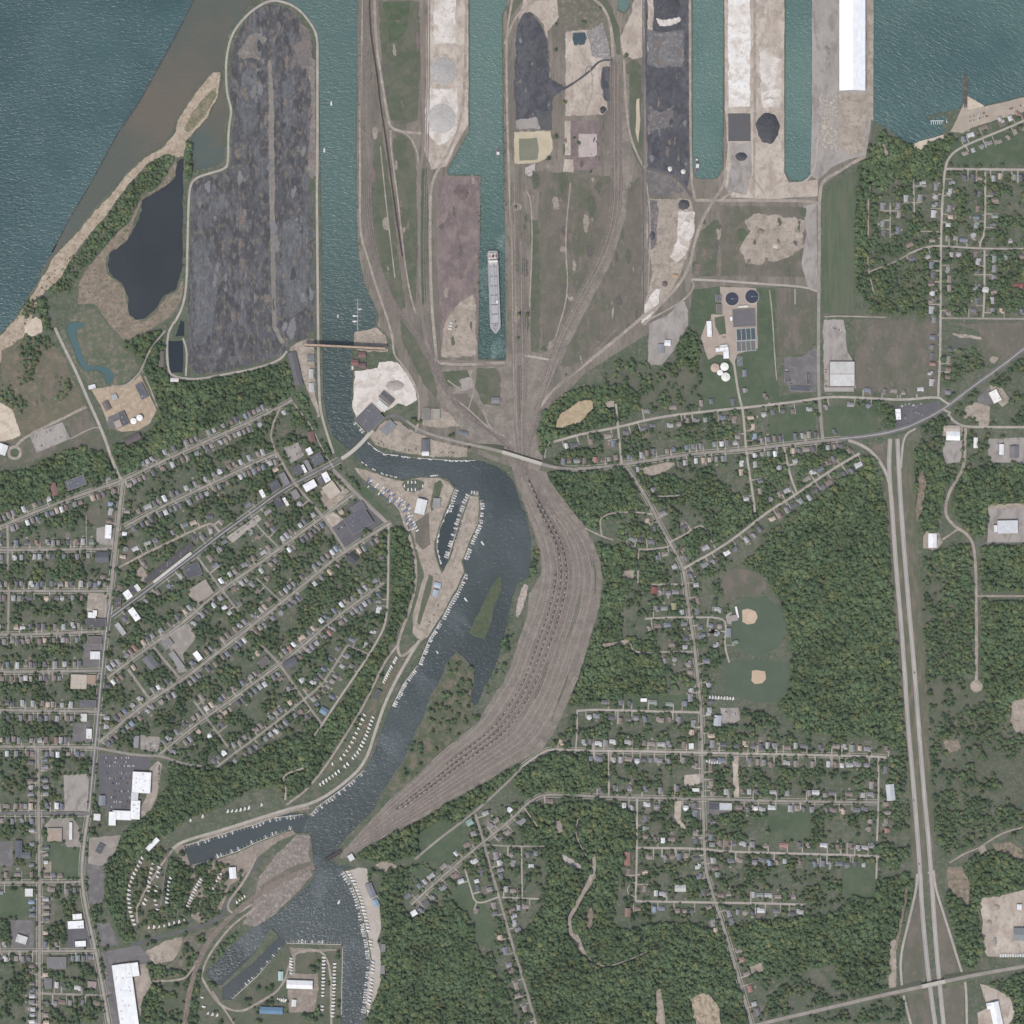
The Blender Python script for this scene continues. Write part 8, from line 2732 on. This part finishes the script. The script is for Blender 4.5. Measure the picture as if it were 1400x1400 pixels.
OCCT = dilate(OCC)
forest = []
taken = np.zeros((N, N), bool)
SPC = 3.7
for pts in WOODS:
    dens = WOOD_DENS.get(pts[0], .92)
    q = ragged(pts, 1.6)
    xs = np.array([p[0] for p in q])
    ys = np.array([p[1] for p in q])
    gx, gy = np.meshgrid(np.arange(xs.min(), xs.max() + SPC, SPC), np.arange(ys.min(), ys.max() + SPC, SPC * .9))
    gx[1::2] += SPC / 2
    gx = gx + RNG.uniform(-1.5,1.5, gx.shape)
    gy = gy + RNG.uniform(-1.5,1.5, gy.shape)
    ok = inside(gx, gy, q)
    for x, y in zip(gx[ok], gy[ok]):
        if x < -30 or x > 1430 or y < -30 or y > 1430:
            continue
        c = mnoise.noise(Vector((x / 22, y / 22,2.2)))
        if pts[0] in ((30,415),(50,408)):
            fill(NOTREE, pts, False)
        if RNG.random() > dens + .06 + c * (.05 if dens > .8 else .45) or at(OCCT, x, y) or at(NOTREE, x, y) or at(taken, x, y):
            continue
        r = (4.6 + 3.0 * RNG.random() ** 1.6 + 1.0 * c + (3.6 if RNG.random() < .15 else 0)) * (1.0 if dens > .8 else .84)
        brush(taken, [(x, y),(x, y)], 1.2)
        forest.append((*W(x, y), r, RNG.uniform(.7,1.35) + .3 * c, RNG.uniform(0,6.28)))
# trees of the yards and gardens
YARDS = [([(0,690),(168,640),(400,545),(432,590),(470,640),(530,715),(530,850),(430,1010),(380,1000),(300,1050),(130,1020),(150,1300),(150,1400),(0,1400)], .30),
         ([(742,640),(1150,600),(1180,625),(1060,700),(1000,760),(990,900),(960,970),(830,970),(790,940),(860,870),(850,720)], .27),
         ([(757,604),(900,570),(1050,554),(1112,546),(1200,545),(1230,560),(1215,590),(1100,600),(900,622),(760,636)], .20),
         ([(787,975),(957,960),(1238,1010),(1245,1200),(1100,1250),(860,1260),(830,1100),(740,1090),(745,1030)], .27),
         ([(560,1240),(650,1110),(720,1095),(760,1160),(750,1240),(700,1250),(740,1400),(690,1400),(640,1250)], .28),
         ([(1170,200),(1290,195),(1400,165),(1400,430),(1290,436),(1180,425)], .26),
         ([(1255,560),(1400,490),(1400,640),(1320,640),(1250,700)], .20),([(960,1240),(1020,1400),(1240,1400),(1240,1350),(1100,1340)], .26),
         ([(1130,550),(1225,550),(1225,585),(1130,598)], .22),([(600,880),(660,920),(655,985),(540,1085),(520,1085)], .035),([(90,440),(190,480),(200,520),(120,530)], .03),
         ([(1265,560),(1280,760),(1330,1000),(1400,1140),(1280,1160),(1260,800)], .13),([(180,1160),(240,1160),(330,1190),(330,1250),(250,1270),(180,1270)], .28),([(430,900),(540,890),(500,1000),(400,1100),(380,1090)], .14),
         ([(490,1180),(560,1180),(520,1400),(500,1400)], .1),([(820,490),(960,500),(960,560),(830,570)], .16),([(690,0),(860,0),(880,500),(700,560)], .004),([(576,556),(700,570),(690,620),(520,610)], .05),([(300,1372),(465,1300),(465,1400),(280,1400)], .06),([(195,1280),(300,1262),(260,1400),(200,1400)], .14)]
yard = []
for pts, dens in YARDS:
    xs = [p[0] for p in pts]
    ys = [p[1] for p in pts]
    sp = 4.0
    gx, gy = np.meshgrid(np.arange(min(xs), max(xs), sp), np.arange(min(ys), max(ys), sp))
    gx = gx + RNG.uniform(-2,2, gx.shape)
    gy = gy + RNG.uniform(-2,2, gy.shape)
    ok = inside(gx, gy, pts)
    for x, y in zip(gx[ok], gy[ok]):
        c = mnoise.noise(Vector((x / 15, y / 15,7.1))) + .6 * mnoise.noise(Vector((x / 34, y / 34,3.1)))
        if RNG.random() > dens * 1.8 + c * 2.0 * min(1, dens * 4.5) or at(OCC, x, y) or at(NOTREE, x, y) or at(taken, x, y):
            continue
        r = 4.2 + 3.6 * RNG.random() ** 1.3 + 1.9 * c
        hit = any(at(OCC, x + a * r * .38, y + b * r * .38) for a, b in ((1,0),(-1,0),(0,1),(0,-1)))
        if hit:
            r *= .72
        brush(taken, [(x, y),(x, y)], 1.0)
        yard.append([x, y, r, RNG.uniform(.95,1.35), RNG.uniform(0,6.28)])
# low bushes along banks and verges
for line, n_, w_ in [([(256,200),(256,240),(253,300),(252,380)], 50,3),([(600,1000),(645,962)], 30,5),([(489,20),(488,300),(492,360)], 30,2),([(656,250),(655,480)], 45,1.6),([(690,30),(690,480)], 40,1.4),([(1196,0),(1196,170)], 14,1.2),
                     ([(1232,640),(1246,940),(1262,1180)], 16,10),([(715,690),(726,750),(724,790)], 40,3),([(640,905),(640,960)], 26,5),([(700,820),(672,930)], 60,4),([(240,236),(200,270),(150,350)], 40,8),([(100,345),(30,440)], 50,6),([(20,470),(60,560)], 40,12),([(492,634),(550,655)], 22,2),([(505,606),(620,622)], 22,3),([(618,660),(606,710)], 14,3),([(638,700),(614,766)], 26,1.6),([(636,790),(540,960)], 40,2)]:
    L = length(line)
    for i in range(n_):
        (x, y), d = walk(line, RNG.random() * L)
        x += RNG.normal() * w_
        y += RNG.normal() * w_
        if not at(OCC, x, y):
            yard.append([x, y, RNG.uniform(1.2,2.6),1.0, RNG.uniform(0,6.28)])
# the largest yard trees stand as trees of their own
cand = sorted([t for t in yard if 4 < t[0] < 1396 and 4 < t[1] < 1396], key=lambda t: -t[2])[:300]
ids = {id(t) for t in cand}
cut = cand[-1][2]
rest = [t for t in yard if id(t) not in ids]
scatter('forest', [(a, b, c, d, e) for a, b, c, d, e in forest], 'forest')
scatter('trees', [(*W(a, b), min(c, cut - .05), d, e) for a, b, c, d, e in rest], 'yard')
TC, TT = [], []
for k in range(7):
    mb = crown_geo(k * 5 + 3,8 + k % 3,260)
    TC.append(mb.mesh('crown', LEAF_YARD))
    mb = MB()
    trunk_geo(mb, 0)
    TT.append(mb.mesh('trunk', BARK))
LMS = [(x, y, l) for x, y, l in LANDMARKS if len(l.replace(',', '').split()) <= 8]
seen = set()
for i, (x, y, r, hf, sp) in enumerate(cand):
    root = empty('tree', (*W(x, y),0), sp)
    root.scale = (r, r, r * hf)
    nb = min(LMS, key=lambda l: (l[0] - x) ** 2 + (l[1] - y) ** 2)
    d = math.hypot(nb[0] - x, nb[1] - y) * S
    wd_ = 'broad' if r > cut + .5 else 'rounded'
    lab = '%s green tree %d m %s of the %s' % (wd_, round(d / 5) * 5 if d > 30 else round(d), compass(x - nb[0], y - nb[1]), nb[2].replace(',', ''))
    if lab in seen:
        lab = lab.replace(' %d m ' % (round(d / 5) * 5 if d > 30 else round(d)), ' %d m ' % round(d))
    if lab in seen:
        lab = lab.replace('green tree', 'leafy tree')
    seen.add(lab)
    tag(root, lab, 'tree', 'large trees of the yards')
    for me, nm in ((TC[i % 7], 'crown'),(TT[i % 7], 'trunk')):
        o = bpy.data.objects.new(nm, me)
        C.objects.link(o)
        o.parent = root
print('forest', len(forest), 'yard', len(rest), 'labels bad', BAD[:5], 'dups', [(k, v) for k, v in USED.items() if v > 1][:40])

# ------------------------------------------------------------------ the air
mb = MB()
mb.box(-24600, -24600, -12, 24600, 24600, CAM_H + 60, bottom=True)
hz = mb.build('haze', bpy.data.materials.new('haze'))
hz['kind'] = 'stuff'
hz.data.materials[0].use_nodes = True
t_ = hz.data.materials[0].node_tree
t_.nodes.clear()
vo = t_.nodes.new('ShaderNodeVolumePrincipled')
vo.inputs['Density'].default_value = 0.0000046
vo.inputs['Color'].default_value = (.96, .98,1,1)
vo.inputs['Anisotropy'].default_value = 0.0
t_.links.new(vo.outputs[0], t_.nodes.new('ShaderNodeOutputMaterial').inputs['Volume'])
